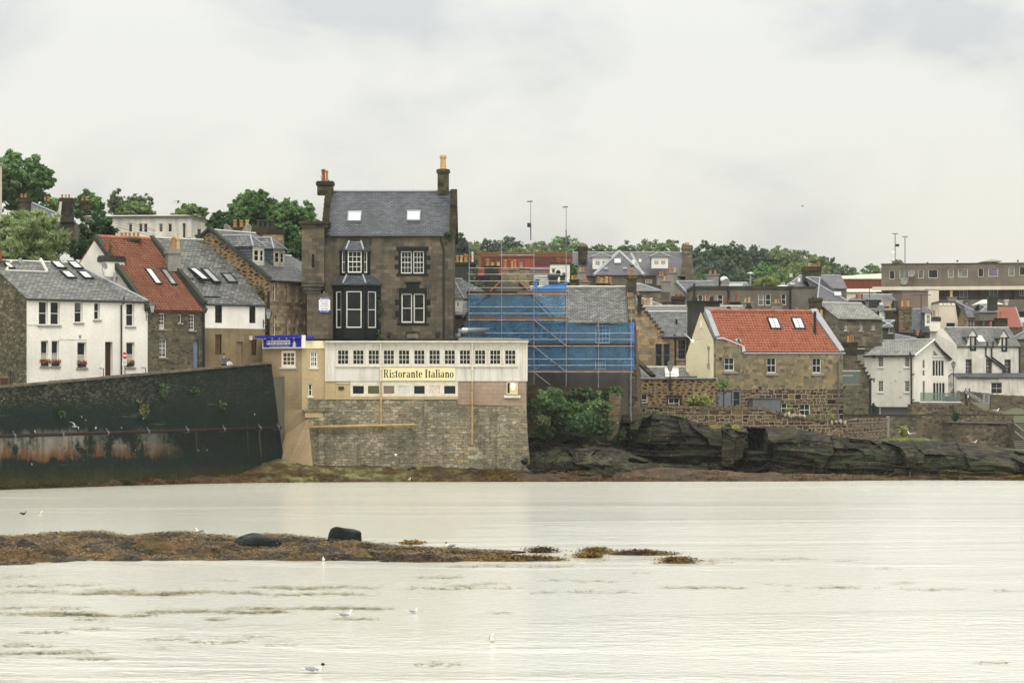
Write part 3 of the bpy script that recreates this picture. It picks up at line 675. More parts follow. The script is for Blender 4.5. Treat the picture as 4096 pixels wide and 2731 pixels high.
 def kid(mb, name, m):
  mb.v = [tuple(V(q) + loc) for q in mb.v]; return mb.build(name, m, root, smooth=True)
 hm = m_plain('hair_' + hair, hx(hair), .8, .2, .2, sc_=20)
 if not bald:
  hb = MB(); hb.ball(hc + V((0, .02, .045)) * k, .092 * k, .1 * k, .088 * k, 12, 8, jit=.12); hb.ball(hc + V((0, .05, -.03)) * k, .08 * k, .06 * k, .085 * k, 10, 7, jit=.1); kid(hb, 'hood' if hood else 'hair', hm)
 cb = MB(); cb.lathe([(.15 * k, .93 * k), (.165 * k, .9 * k), (.16 * k, 1.0 * k)], seg=14); cb.v = [(x, y * .8, z) for x, y, z in cb.v]; kid(cb, 'jacket_hem', cm['t'])
 if bag:
  bb = MB(); bb.ball((.3 * k, -.02, .72 * k), .06, .14, .19, 10, 8); bb.tube([(.28 * k, -.05, .9 * k), (.27 * k, -.02, 1.0 * k)], .012, 5); kid(bb, 'bag', m_plain('bag_cloth', hx(bag), .8, .2))
 return root
TH = 42; S3 = (math.cos(math.radians(TH)), math.sin(math.radians(TH)))
SW0 = (-813, 175.4); SW1 = (1085, 208.0)
swF = fac(*SW0, 0); a_ = W(SW0[0], YH, SW0[1]); b_ = W(SW1[0], YH, SW1[1]); a_.z = b_.z = 0
swF = Fr(a_, b_ - a_, UP); swL = (b_ - a_).length
def wt_top(u):          # top of the sea wall
 return np.interp(u, [0, 15.2, swL], [zA_ - 1.0, zA_, zB_])
zA_ = swF.at(*zH(-60, 346)).z; zB_ = swF.at(*zH(2120, 146)).z
wc = house('white_cottage', 'white harled two storey cottage with four skylights and flower boxes', zB, 270, 198, 1493, TH, 10.2, 640, 262, 1720, 'white2', 'slate_s',
  [('s', 393, 668, 484, 912), ('s', 511, 672, 606, 912), ('s', 755, 677, 836, 888, {'bl': (.55, .94), 'bm': 'glass_c'}), ('s', 953, 682, 1011, 858), ('s', 1277, 690, 1359, 925),
   ('s', 415, 1068, 490, 1327, {'bl': (.0, .46)}), ('s', 523, 1068, 598, 1327, {'bl': (.0, .46)}), ('s', 783, 1082, 874, 1342, {'bl': (.0, .48)}), ('s', 1278, 1083, 1361, 1337, {'bl': (.0, .48)}), ('d:browndoor', 1063, 1079, 1141, 1445, {'dep': .3})],
  hipR=3.0, gwm='rub_w', dep=.24, gutter=True)
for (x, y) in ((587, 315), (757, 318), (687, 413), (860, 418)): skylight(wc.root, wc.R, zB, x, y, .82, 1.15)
Rf = wc.R
def roof_strip(h, z, p, q, w=.16, name='lead_flashing', m='leadw', up=.1):
 a, b = V(h.R.at(*z(*p))) + h.R.n * up, V(h.R.at(*z(*q))) + h.R.n * up
 mb = MB(); mb.tube([a, b], w / 2, 6); return mb.build(name, MT[m], h.root)
roof_strip(wc, zB, (55, 372), (475, 386)); roof_strip(wc, zB, (408, 258), (475, 386), .25); roof_strip(wc, zB, (60, 372), (110, 275), .2)
skylight(wc.root, wc.R, zB, 85, 320, .6, 1.0)
pipe(wc.root, 'roof_vent', 'lead', [Rf.at(*zB(1157, 485)), Rf.at(*zB(1157, 485)) + UP * .75], .09)
pipe(wc.root, 'roof_vent', 'lead', [Rf.at(*zB(205, 290)), Rf.at(*zB(205, 290)) + UP * .4], .12)
pipe(wc.root, 'downpipe', 'black', zpath(wc.F, zB, [(1248, 625), (1248, 690), (1222, 712), (1222, 1450)]), .06)
pipe(wc.root, 'cable', 'leadw', zpath(wc.F, zB, [(270, 906), (370, 910), (385, 930)], .03), .018, 5); pipe(wc.root, 'cable', 'leadw', zpath(wc.F, zB, [(590, 1053), (880, 1058)], .03), .015, 5)
mb = MB(); mb.box(wc.F, *[f(wc.F.rect(zB, 798, 1012, 818, 1040)[i]) for i, f in ((0, float), (2, float), (1, float), (3, float))], 0, .05); mb.build('wall_vent', MT['sill'], wc.root)
stack(wc.root, zB, 0, 52, 250, 420, wc.F.pt(0, 0, -5).y, .8, 'rub_w', [(5, 150, 255, 'redpot', 30)], TH)
for x0, x1, y0, y1, lf, lb in ((420, 494, 1265, 1325, 'flower', 'red flowers in a box on the leftmost lower sill of the white cottage'), (525, 605, 1270, 1325, 'flower', 'red and orange flowers in the second window box of the pair on the cottage'),
                               (790, 868, 1285, 1340, 'flower', 'red flowers in the window box left of the cottage door'), (1280, 1350, 1285, 1333, 'flowery', 'yellow and red flowers in the window box right of the cottage door')):
 a = wc.F.at(*zB((x0 + x1) / 2 - 6, y1 - 6), .02); w = (x1 - x0) / 2.529 * a.y / FP
 rt = thing('window_box', lb, 'flower box', a, 'flower boxes on the white cottage')
 b = MB(); Fb = Fr(a, wc.F.t, UP); b.box(Fb, -w * .5, w * .5, 0, .2, -.12, .1); b.build('planter', MT['black'], rt)
 me = leaf_mesh('flowers', [(w * .5 * s * .7, -.0 + .5 * s * w * .7, .3, w * .38, .16, .15) for s in (-1, 0, 1)], 150, .06, LF[lf], int(x0), .8)
 o = bpy.data.objects.new('flowers', me); COL.objects.link(o); o.parent = rt; BASE[o.name] = BASE[rt.name]
p0 = wc.F.at(*zB(1183, 1450), 1.0); Fs = Fr(p0, V((1, 0, 0)), UP); rt = thing('no_entry_sign', 'red and white no entry sign on a grey post beside the black downpipe', 'road sign', p0 - UP * 1)
def zz(y): return H - (zB(0, y)[1] - YH) * p0.y / FP
b = MB(); b.tube([p0 - UP * 1, V((p0.x, p0.y, zz(1185)))], .04, 8); b.build('post', MT['greym'], rt)
c = V((p0.x, p0.y, zz(1218))); b = MB(); Md = Matrix.Rotation(math.radians(90), 4, 'X'); r_ = 40 / 2.529 * p0.y / FP
def disc(c, r, y, th, seg=28, sx=1.0):
 b = MB(); k = [(c.x + sx * r * math.cos(q), c.z + r * math.sin(q)) for q in [6.28318 * i / seg for i in range(seg)]]
 b.hull([V((x, y, z_)) for x, z_ in k], [V((x, y - th, z_)) for x, z_ in k]); return b
disc(c, r_, p0.y - .05, .02, sx=.62).build('rim', MT['whitep'], rt); disc(c, r_ * .9, p0.y - .072, .01, sx=.62).build('disc', MT['red'], rt)
Fd = Fr(V((c.x, p0.y - .085, c.z)), V((1, 0, 0)), UP); bars(rt, 'bar', 'whitep', [(-r_ * .42, r_ * .42, -r_ * .16, r_ * .16, 0, .01)], Fd)
pw = 24 / 2.529 * p0.y / FP; z1, z0 = zz(1262), zz(1315); Fd = Fr(V((c.x - .02, p0.y - .05, z0)), V((1, 0, 0)), UP); pl_ = bars(rt, 'plate', 'whitep', [(-pw, pw, 0, z1 - z0, 0, .02)], Fd)
text(rt, 'Except', Fd, 0, (z1 - z0) * .56, .12, 'ink', .03, pw * 1.6); text(rt, 'cycles', Fd, 0, (z1 - z0) * .16, .14, 'ink', .03, pw * 1.5)
bp = W(*zB(50, 1545), 193.8); rt = thing('wheelie_bin', 'brown wheelie bin against the stone gable at far left', 'bin', bp)
b = MB(); hh = 110 / 2.529 * bp.y / FP; ww = 42 / 2.529 * bp.y / FP
def rg(w, d, z): return [bp + V((-w, -d, z)), bp + V((w, -d, z)), bp + V((w, d, z)), bp + V((-w, d, z))]
b.hull(rg(ww * .72, ww * .8, .12), rg(ww * .95, ww * .98, hh * .9)); b.build('body', m_plain('brown_plastic', hx('4d3124'), .5, .3), rt)
b = MB(); b.hull(rg(ww, ww * 1.05, hh * .905), rg(ww * .9, ww * .9, hh)); b.build('lid', m_plain('brown_plastic_lid', hx('5d3c2c'), .5, .3), rt)
for s in (-1, 1):
 b = MB(); b.tube([bp + V((s * ww * .8, ww * .8, .1)), bp + V((s * ww * .92, ww * .8, .1))], .1, 10); b.build('wheel', MT['ink'], rt)
rl = thing('handrail', 'black handrail up the stone gable behind the brown bin', 'handrail', W(*zB(105, 1540), 195)); pipe(rl, 'rail', 'black', [W(*zB(105, 1540), 195), W(*zB(105, 1365), 195), W(*zB(20, 1400), 194.5)], .035, 6)
for x, y0, y1, lb in ((1007, 1352, 1460, 'short black handrail left of the cottage doorstep'), (1432, 1345, 1420, 'short black handrail by the right corner of the white cottage')):
 q = [wc.F.at(*zB(x, y1), .5), wc.F.at(*zB(x, y0), .5), wc.F.at(*zB(x - 6, y0 - 6), .1)]; b = MB(); b.tube(q, .035, 6); o = b.build('handrail', MT['black'], None, q[0]); tag(o, lb, 'handrail', 'handrails by the cottage')
def pantile(name, root, F, corners, tw=.28, th=.27, m='pan_red', amp=.065):
 """rolls and overlapping courses on the quad (u,v): eave-left, eave-right, ridge-right, ridge-left"""
 (a, b, c, d) = corners; nrow = max(2, int(round((c[1] - b[1]) / th))); mb = MB(); sub = 6
 for i in range(nrow):
  k0, k1 = i / nrow, (i + 1) / nrow; v0 = a[1] + (d[1] - a[1]) * k0; v1 = a[1] + (d[1] - a[1]) * k1 + .04
  ul = a[0] + (d[0] - a[0]) * (k0 + k1) / 2; ur = b[0] + (c[0] - b[0]) * (k0 + k1) / 2
  us = [ul] + [q * tw / sub for q in range(math.ceil(ul / tw * sub + .1), int(ur / tw * sub))] + [ur]
  rows = []
  for (v, lift) in ((v0, .0), (v0, .12), (v1, .04)):
   r = []
   for u in us:
    f = (u / tw) % 1; w = amp * (math.sin(f * 6.283) * .75 + .25 * math.sin(f * 12.566 + 1)); r.append(F.pt(u, v, lift + w))
   rows.append(r)
  mb.grid(rows)
 q = [F.pt(*p) for p in corners]; mb.ext(q, F.n * -.1)
 o = mb.build(name, MT[m], root); return o
def m_pan(name, cols, dirt, tw, th):
 g = G(name); uv = g.uv()
 b = g.n('TexBrick', {'Vector': uv, 'Color1': (0, 0, 0, 1), 'Color2': (1, 1, 1, 1), 'Scale': 1, 'Mortar Size': 0.0, 'Brick Width': tw, 'Row Height': th}, offset=0)
 TONE[:] = 1.0, .76; n = len(cols); col = g.ramp(b.outputs['Color'], [(i / (n - 1), hx(c)) for i, c in enumerate(cols)])
 TONE[:] = 1, 1; f = g.noise(uv, .8, 6, .7); col = g.mix(g.ramp(f, [(.46, 0), (.68, dirt[1])]), col, hx(dirt[0]))
 col = g.mix(1.0, col, g.ramp(g.noise(uv, 7, 4, .7), [(.3, .8), (.7, 1.15)]), 'MULTIPLY')
 return g.bsdf(col, .75, None, .25)
MT['pan_old'] = m_pan('old_pantiles', ['864a32', '9a5a3e', '8c4e36', '704030', 'a4664a'], ('54402f', .8), .28, .27)
MT['pan_new'] = m_pan('new_pantiles', ['a85638', 'b56544', '9a4c34', 'c0744f', '874634'], ('744232', .5), .28, .27)
ph = house('pantile_house', 'brown rubble house under a steep old red pantile roof', zD, 128, wc.F.pt(wc.L, 0).y, 684, TH, 13.2, 752, 33, 1420, 'rub_g', 'slate',
  [('s32', 246, 790, 302, 950, {'n': (2, 4), 'bl': (.0, .3)}), ('p', 440, 803, 472, 888), ('s32', 549, 803, 604, 962, {'n': (2, 4)}), ('s32', 246, 1052, 322, 1236, {'n': (2, 4), 'bl': (.1, .9), 'bm': 'glass_c'}), ('d:bluedoor', 590, 1058, 646, 1352, {'dep': .2})], gwm='white', ov=.1, ridge=None, vo=.0)
bpy.data.objects.remove(ph.roof)
sl = ph.sl
ph.roof = pantile('roof', ph.root, ph.R.off(.12), [(.0, -.25), (ph.L, -.25), (ph.L, sl), (.0, sl)], m='pan_old')
b = MB(); Rb = Fr(ph.F.pt(ph.L, ph.ze, -ph.D), -ph.F.t, V(-ph.F.n * -1 * ph.D / 2 + UP * (ph.zr - ph.ze))); b.ext([Rb.pt(0, -.2, .12), Rb.pt(ph.L, -.2, .12), Rb.pt(ph.L, sl, .12), Rb.pt(0, sl, .12)], Rb.n * -.12); b.build('rear_roof', MT['pan_old'], ph.root)
b = MB(); b.tube([ph.R.pt(-.05, sl, .16), ph.R.pt(ph.L, sl, .16)], .14, 8); b.build('ridge_tiles', MT['pan_new'], ph.root)
for u in (-.12, ph.L + .05):      # stone skews on both verges
 b = MB(); b.box(ph.R, u - .17, u + .17, -.2, sl, -.05, .3); b.build('skew_stones', MT['darkr'], ph.root)
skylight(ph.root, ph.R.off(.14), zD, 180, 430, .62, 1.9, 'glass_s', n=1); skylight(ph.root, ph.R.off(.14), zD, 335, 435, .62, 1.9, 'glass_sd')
stack(ph.root, zB, 1070, 1258, 205, 420, ph.F.pt(0, 0, -3.2).y - .3, .9, 'white2', [], TH, capm='darkr', cap=.9)
r2, _ = stack(ph.root, zA, 1500, 1760, 1228, 1260, ph.F.pt(0, 0, -8.2).y, .8, 'rub_g', [(x, 1160, 1226, 'orange', 40) for x in (1528, 1577, 1627, 1681, 1733)], 10)
q = ph.F.pt(0, 0, -5.5); c = W(*zB(1097, 118), q.y - 1); Fb = Fr(c, V((1, 0, 0)), UP); o = bars(ph.root, 'alarm_box', 'red', [(-.13, .13, -.2, .12, 0, .12), (-.09, .09, .12, .2, 0, .12)], Fb)
shrub('dry weed sprouting from the white chimney top', W(*zB(1110, 205), ph.F.pt(0, 0, -3.2).y), .5, .4, 1.2, 'olive', 4, 120, .1, 'chimney_weed', 'weed', 4)
sh = house('half_white_house', 'slate roofed house, white harl above peeling buff render', zD, 690, ph.F.pt(ph.L, 0).y, 1314, TH, 13.4, 688, 35, 1420, 'buff', 'slate_s',
  [('s', 809, 705, 880, 890, {'fm': 'black'}), ('s', 1155, 712, 1218, 892, {'fm': 'black'}), ('s2', 811, 1005, 879, 1208, {'fm': 'black', 'gm': 'glass_o'}), ('d:beigedoor', 1030, 1078, 1090, 1330), ('s2', 1178, 1055, 1233, 1215, {'fm': 'black', 'gm': 'glass_o'})], ov=.15, sill=None)
mb = MB(); F = sh.F; zlow = F.at(*zD(1000, 945)).z
hol = [(*F.rect(zD, 809, 705, 880, 890), .011), (*F.rect(zD, 1155, 712, 1218, 892), .011)]
wall_open(mb, F.off(.012), .01, sh.L - .01, zlow, sh.ze - .02, hol); mb.build('white_harl', MT['white2'], sh.root)
skylight(sh.root, sh.R, zD, 635, 425, .7, 2.0, tilt=-9); skylight(sh.root, sh.R, zD, 760, 430, .7, 2.0, 'glass_sd', tilt=-4); skylight(sh.root, sh.R, zD, 950, 448, .9, 1.2, 'glass_sd')
mb = MB(); mb.box(F, *F.rect(zD, 1153, 1020, 1176, 1062)[0::2], *F.rect(zD, 1153, 1020, 1176, 1062)[1::2], 0, .15); mb.build('alarm_box', MT['creamm'], sh.root)
pipe(sh.root, 'downpipe', 'black', zpath(F, zD, [(692, 650), (688, 800), (688, 1350)], .1), .08)
bars(sh.root, 'skew_stones', 'darkr', [(-.15, .17, -.2, sh.sl, -.05, .3)], sh.R)
roof_strip(sh, zD, (680, 632), (860, 636), .1, 'snow_board', 'black'); roof_strip(sh, zD, (520, 452), (585, 455), .1, 'snow_board', 'black')
stack(sh.root, zC, 765, 905, 1218, 1470, 210.0, 1.0, 'greyp', [(825, 1085, 1220, 'orange', 46), (875, 1092, 1220, 'buffpot', 44)], 20, .35)
dh = house('dormer_house', 'tall sandstone house with two white piended dormers', zD, 1352, 213.2, 1800, 60, 10.8, 452, -45, 1420, 'ashlar2', 'slate',
  [('s', x0, y0, x1, y1) for (x0, y0, x1, y1) in ((1400, 488, 1436, 660), (1536, 500, 1570, 672), (1618, 508, 1652, 678), (1686, 513, 1718, 683), (1398, 808, 1434, 1015), (1536, 815, 1570, 1015), (1618, 818, 1652, 1000), (1692, 822, 1716, 1000))],
  gwm='rub_d', skew='L', skm='darkr', dep=.25)
def dormer(h, z, x0, x1, yt, yb, ytr, dep=2.6, wins=((.12, .52), (.62, .92)), m='white3', rm='slate', name='dormer', piend=True, rise=.9, nx=1):
 """box dormer on roof plane h.R: front lower corners at (x0,yb),(x1,yb)"""
 a = h.R.at(*z(x0, yb)); F = Fr(V((a.x, a.y, 0)), h.F.t, UP); F.o = F.o + F.n * .02; w = F.hit(*z(x1, yb))[0]; v0 = a.z - .4; v1 = F.at(*z(x0, yt)).z
 mb = MB(); hs = [(w * p, v0 + .75, w * q, v1 - .25, .12) for p, q in wins]
 wall_open(mb, F, 0, w, v0, v1, hs)
 mb.poly([F.pt(0, v0, 0), F.pt(0, v1, 0), F.pt(0, v1, -dep), F.pt(0, v0, -dep)], 1); mb.poly([F.pt(w, v0, 0), F.pt(w, v0, -dep), F.pt(w, v1, -dep), F.pt(w, v1, 0)], 1)
 o = mb.build(name, [MT[m], MT['slate_d']], h.root)
 for q in hs: add_win(o, F, q[:4], nx, 2, .05, .02, .08)
 r = MB(); e = .15; zt = v1 + rise
 A, B, C, D_ = F.pt(-e, v1, e), F.pt(w + e, v1, e), F.pt(w + e, v1, -dep), F.pt(-e, v1, -dep); T0 = F.pt(w / 2, zt, -(w / 2 if piend else -e)); T1 = F.pt(w / 2, zt, -dep - 1.5)
 r.poly([A, B, T0]); r.poly([B, C, T1, T0]); r.poly([D_, A, T0, T1]); r.poly([A, D_, C, B])
 r.tube([A, T0], .06, 6, 1); r.tube([B, T0], .06, 6, 1); r.tube([T0, T1], .07, 6, 1); r.build('dormer_roof', [MT[rm], MT['lead']], o); return o
dormer(dh, zD, 1188, 1308, 112, 310, 10, 3.0); dormer(dh, zD, 1398, 1512, 138, 325, 30, 3.0)
shrub('reddish weeds growing on the house gable wall', dh.F.pt(0, dh.ze - 1.6, -.6) - dh.F.t * .2, .9, .5, 1.5, 'valer', 5, 250, .09, 'wall_plant', 'plant', 6)
house('rear_slate_house', 'dark gabled slate house half hidden behind the black house', zC, 2060, 226, 2500, 52, 7, 1500, 1285, 1800, 'rub_l', 'slate_d', cat='house', gwm='rub_g')
r_, F_ = stack(None, zC, 1450, 2045, 975, 1260, 229, 1.2, 'ashlar2', [(1512, 895, 975, 'orange', 46), (1583, 898, 975, 'orange', 46), (1648, 897, 975, 'buffpot', 46), (1775, 895, 975, 'darkpot', 44), (1822, 895, 975, 'darkpot', 44), (1880, 897, 975, 'darkpot', 44), (1937, 897, 975, 'darkpot', 44)], 0, .55, label='wide sandstone chimney stack with seven pots behind the dormers', capm='chim')
stack(None, zC, 1075, 1150, 1060, 1140, 224, .7, 'chim', [(1110, 998, 1062, 'darkpot', 44)], 0, .3, label='small sooty chimney left of the dormer house gable')
def dish(label, p, r, rz, rx=20):
 rt = thing('satellite_dish', label, 'satellite dish', p, 'satellite dishes on the roofs'); b = MB(); M = Matrix.Translation(p) @ Matrix.Rotation(math.radians(rz), 4, 'Z') @ Matrix.Rotation(math.radians(90 - rx), 4, 'X')
 b.lathe([(0.001, -.0), (r * .5, .03 * r), (r * .8, .14 * r), (r, .24 * r), (r * 1.02, .22 * r), (r * .8, .1 * r), (0.001, -.04 * r)], seg=18); b.v = [tuple(M @ V(q)) for q in b.v]; b.build('dish', MT['greyp'], rt, smooth=True)
 b = MB(); b.tube([M @ V((0, -r * .9, .2 * r)), M @ V((0, 0, r * .95))], .015, 5); b.tube([M @ V((0, 0, r * .9)), M @ V((0, 0, r * 1.05))], .04, 6); b.tube([M @ V((0, 0, -.02)), M @ V((0, -.1, -.25)), M @ V((0, -r - .35, -.25))], .025, 5); b.build('arm', MT['greym'], rt); return rt
dish('large pale satellite dish seen edge-on above the dormer gable', W(*zC(1425, 1020), 222), .55, 60); dish('grey satellite dish on the wide chimney stack', W(*zC(1655, 1015), 227), .5, -40); dish('small grey dish on the white chimney of the pantile house', W(*zB(1052, 312), 205), .28, 50)
def lantern(label, p, s, bracket=None, name='wall_lantern', post=None):
 rt = thing(name, label, 'lantern', p); b = MB(); sq = lambda r, z: [p + V((a * r, c * r, z)) for a, c in ((-1, -1), (1, -1), (1, 1), (-1, 1))]
 b.hull(sq(.1 * s, 0), sq(.2 * s, .5 * s)); g = b.build('glass', m_plain('lantern_glass', hx('8f938c'), .15, .6), rt)
 b = MB()
 for a, c in ((-1, -1), (1, -1), (1, 1), (-1, 1)): b.tube([p + V((a * .105 * s, c * .105 * s, 0)), p + V((a * .205 * s, c * .205 * s, .5 * s))], .018 * s, 5)
 b.hull(sq(.23 * s, .5 * s), sq(.08 * s, .72 * s)); b.tube([p + V((0, 0, .72 * s)), p + V((0, 0, .9 * s))], .035 * s, 6, 0, .01); b.hull(sq(.12 * s, -.06 * s), sq(.11 * s, 0)); b.build('frame', MT['black'], rt)
 if bracket:
  b = MB(); b.tube(bracket, .03, 6); b.tube([bracket[0] + UP * .25, bracket[0] - UP * .35], .04, 6); b.build('bracket', MT['black'], rt)
 if post:
  b = MB(); b.tube([p - UP * post, p - UP * .05], .06, 8, 0, .045); b.tube([p + V((-.35 * s, 0, -.25 * s)), p + V((.35 * s, 0, -.25 * s))], .025, 6); b.lathe([(.12, -post), (.12, -post + .5), (.07, -post + .8)], p, 8); b.build('post', MT['black'], rt)
 return rt
q = ph.F.at(*zD(130, 800), .1)
lantern('black lantern on a wall bracket at the white cottage corner', W(*zD(178, 782), q.y - .9), 1.0, [W(*zD(112, 820), q.y), W(*zD(160, 822), q.y - .6), W(*zD(178, 800), q.y - .9)])
q = sh.F.at(*zD(1300, 880), .1)
lantern('black lantern on a wall bracket beside the dormer house', W(*zD(1352, 845), q.y - .9), 1.0, [W(*zD(1300, 890), q.y), W(*zD(1335, 885), q.y - .6), W(*zD(1352, 858), q.y - .9)])
pipe(dh.root, 'downpipe', 'black', [dh.F.pt(-.15, 14, .1), dh.F.pt(-.15, 6, .1)], .1)
def stainmask(g, f, lo, hi): return g.ramp(f, [(lo, 0), (hi, 1)])
g = G('sea_wall_concrete'); uv = g.uv(); ps = g.n('NewGeometry').outputs['Position']; sx = g.n('SeparateXYZ', {0: ps}); X, Z_ = sx.outputs[0], sx.outputs[2]
n1 = g.noise(uv, .7, 6, .7); n2 = g.noise(uv, 4, 5, .75); st = g.noise(g.uv(1.4, .1), 1, 5, .7); hl = g.noise(g.uv(.15, 3), 1, 4, .7)
wig = g.math('ADD', Z_, g.math('MULTIPLY', g.math('SUBTRACT', g.noise(g.uv(1.1, .25), 1, 5, .7), .5), 1.6))
col = g.mix(n1, hx('0a1512'), hx('182620')); col = g.mix(g.ramp(n2, [(.58, 0), (.7, .55)]), col, hx('454a3c'))
up_ = g.math('MULTIPLY', g.ramp(g.math('DIVIDE', wig, 10), [(.52, 0), (.62, 1)]), g.ramp(X, [(0, 1), (1, 1)]))
rubm = g.ramp(g.n('MapRange', {'Value': X, 'From Min': -27.0, 'From Max': -23.0}).outputs[0], [(0, 1), (1, .25)])
vo_ = g.n('TexVoronoi', {'Vector': g.uv(5, 10), 'Scale': 1}, voronoi_dimensions='2D'); vcol = g.ramp(g.n('SeparateColor', {0: vo_.outputs['Color']}).outputs[0], [(0, hx('121712')), (.5, hx('262a21')), (.8, hx('54523f')), (1, hx('181e17'))])
col = g.mix(g.math('MULTIPLY', g.math('MULTIPLY', up_, rubm), g.ramp(n1, [(.3, .3), (.6, 1)])), col, vcol)
left = g.n('MapRange', {'Value': g.math('ADD', X, g.math('MULTIPLY', n1, 6)), 'From Min': -25.0, 'From Max': -19.0, 'To Min': 1, 'To Max': 0}).outputs[0]
def band(a, b, c, d): return g.ramp(g.math('DIVIDE', wig, 10), [(a, 0), (b, 1), (c, 1), (d, 0)])
pm = g.noise(g.uv(.3, .22, (1.7, 0, 0)), 1, 7, .72); strk = g.math('MULTIPLY', g.ramp(pm, [(.44, 0), (.52, 1)]), g.ramp(g.noise(g.uv(1.6, .12), 1, 4, .6), [(.36, .25), (.55, 1)]))
wm = g.math('MULTIPLY', g.math('MULTIPLY', band(.2, .26, .33, .4), left), strk); col = g.mix(g.math('MULTIPLY', wm, .72), col, g.mix(n2, hx('6f6f63'), hx('a9a698')))
om = g.math('MULTIPLY', g.math('MULTIPLY', band(.185, .195, .235, .3), left), g.ramp(pm, [(.42, 0), (.5, 1)])); col = g.mix(g.math('MULTIPLY', om, .4), col, g.mix(n2, hx('5f3316'), hx('9a6a3c')))
rs = g.math('MULTIPLY', g.ramp(g.noise(g.uv(1.1, .05, (2, 8, 0)), 1, 3), [(.6, 0), (.68, 1)]), band(.1, .2, .36, .42)); col = g.mix(g.math('MULTIPLY', rs, .3), col, hx('8a7f66'))
hlm = g.ramp(hl, [(.64, 0), (.68, .6)]); col = g.mix(hlm, col, hx('5d6154'))
spk = g.ramp(g.noise(g.uv(2.2, 1.4), 1, 2, .5), [(.73, 0), (.745, .8)]); col = g.mix(spk, col, hx('b5b8ad'))
alg = g.ramp(g.math('DIVIDE', wig, 10), [(.03, 1), (.14, 0)]); col = g.mix(alg, col, g.mix(n2, hx('1c2110'), hx('3f3d1c')))
MT['seawall'] = g.bsdf(col, .85, g.bump(g.math('ADD', n2, n1), .7, .12), .2)
rt = thing('sea_wall', 'tall black stained sea wall running along the water to the tan tower', 'wall', swF.pt(swL / 2, 0, -1))
mb = MB(); nu, nv = 230, 34; P = []
for j in range(nv + 1):
 row = []
 for i in range(nu + 1):
  u = swL * i / nu; zt = wt_top(u); v = -.6 + (zt + .6) * j / nv; bat = .55 * (1 - j / nv) ** 1.2
  du = (1 - j / nv) * 1.2 * (i / nu)
  p = swF.pt(u + du, v, bat); k = noise.noise(p * .9) * .05 + noise.noise(p * 3) * .025
  if v < 1.1: k += .16 * max(0, noise.noise(p * 1.6) + .2) * (1.1 - v)
  row.append(p + swF.n * k)
 P.append(row)
mb.grid(P)
for j in range(nv):          # end face towards the tower
 a, b = P[j][-1], P[j + 1][-1]; mb.poly([a, a - swF.n * .62, b - swF.n * .62, b])
mb.poly([P[-1][0], P[-1][-1], P[-1][-1] - swF.n * .6, P[-1][0] - swF.n * .6]); mb.poly([swF.pt(0, zA_ - 1, -.55), swF.pt(swL, zB_, -.55), swF.pt(swL, 0, -.55), swF.pt(0, 0, -.55)])
mb.build('wall', MT['seawall'], rt, uvF=swF)
mb = MB(); n = 72
for i in range(n):
 u0, u1 = swL * i / n + .012, swL * (i + 1) / n - .012; z0, z1 = wt_top(u0), wt_top(u1); h_ = .13 + .03 * R.random()
 q = [swF.pt(u0, z0 + .0, .12), swF.pt(u1, z1 + .0, .12), swF.pt(u1, z1, -.62), swF.pt(u0, z0, -.62)]; mb.hull(q, [p + UP * h_ for p in q])
mb.build('coping', m_plain('coping_stone', hx('5d584c'), .9, .1, .4, sc_=1.5), rt)
rt = thing('rusty_pipe', 'long rusty water pipe bracketed along the black sea wall', 'pipe', swF.pt(0, 3, .7))
pa, pb = swF.off(.75).at(*zH(-60, 716)), swF.off(.75).at(*zH(2200, 646)); pa0 = pa - (pb - pa).normalized() * 14; b = MB(); b.tube([pa0, pb], .12, 10); b.tube([pb, pb - swF.n * .6], .12, 10); b.build('pipe', MT['rust'], rt, smooth=True)
for x in (95, 445, 785, 1100, 1412, 1715, 2018, 2178):
 d = (pb - pa).normalized(); t = (zH(x, 0)[0] - zH(-60, 0)[0]) / (zH(2200, 0)[0] - zH(-60, 0)[0]); c = pa + (pb - pa) * t; b = MB(); b.tube([c - d * .06, c + d * .06], .16, 10); b.tube([c + UP * .1, c + UP * .32 - swF.n * .1], .03, 5); b.tube([c - UP * .13, c - UP * .13 - swF.n * .5], .04, 5); b.build('bracket', MT['greym'], rt)
for x, y, w, h_, lf, lb, nn in ((1092, 500, 1.3, 1.7, 'valer', 'red valerian hanging on the black sea wall', 150), (1255, 350, 1.1, 1.2, 'dark', 'green weed tuft high on the sea wall left of the longer tuft', 70), (1500, 345, 1.2, .6, 'dark', 'long green weed tuft under the sea wall coping', 70), (1715, 470, .7, .8, 'dark', 'green weed tuft in the wall joint near the tower end', 50), (455, 535, .8, .8, 'dark', 'green weed tuft at the left panel joint of the sea wall', 50)):
 shrub(lb, swF.at(*zH(x, y), .35) - UP * h_ * .5, w, .5, h_, lf, int(x), nn, .11, 'wall_plant', 'plant', 6, 'plants rooted in the sea wall', stem=False)
def road_z(px): return np.interp(px, [-60, 205, 880, 1085], [5.3, 5.62, 7.45, 7.7])
y_ = 206.4; person('bearded man in a grey hooded jacket walking behind the sea wall', V(((zD(898, 0)[0] - CX) * y_ / FP, y_, H - (zD(0, 1193)[1] - YH) * y_ / FP - 1.78)), .3, 1.78, '5c6468', '23262b', '33241c', pose={'la': (-.1, -.12), 'ell': .6})
y_ = 205.9; person('child in a pale printed jacket beside the man in grey', V(((zD(952, 0)[0] - CX) * y_ / FP, y_, H - (zD(0, 1249)[1] - YH) * y_ / FP - 1.4)), .5, 1.4, 'c9c2c6', '2b2a30', '3a2a20', pose={'la': (-.12, -.15), 'ra': (-.12, -.15), 'ell': .8, 'elr': .8})
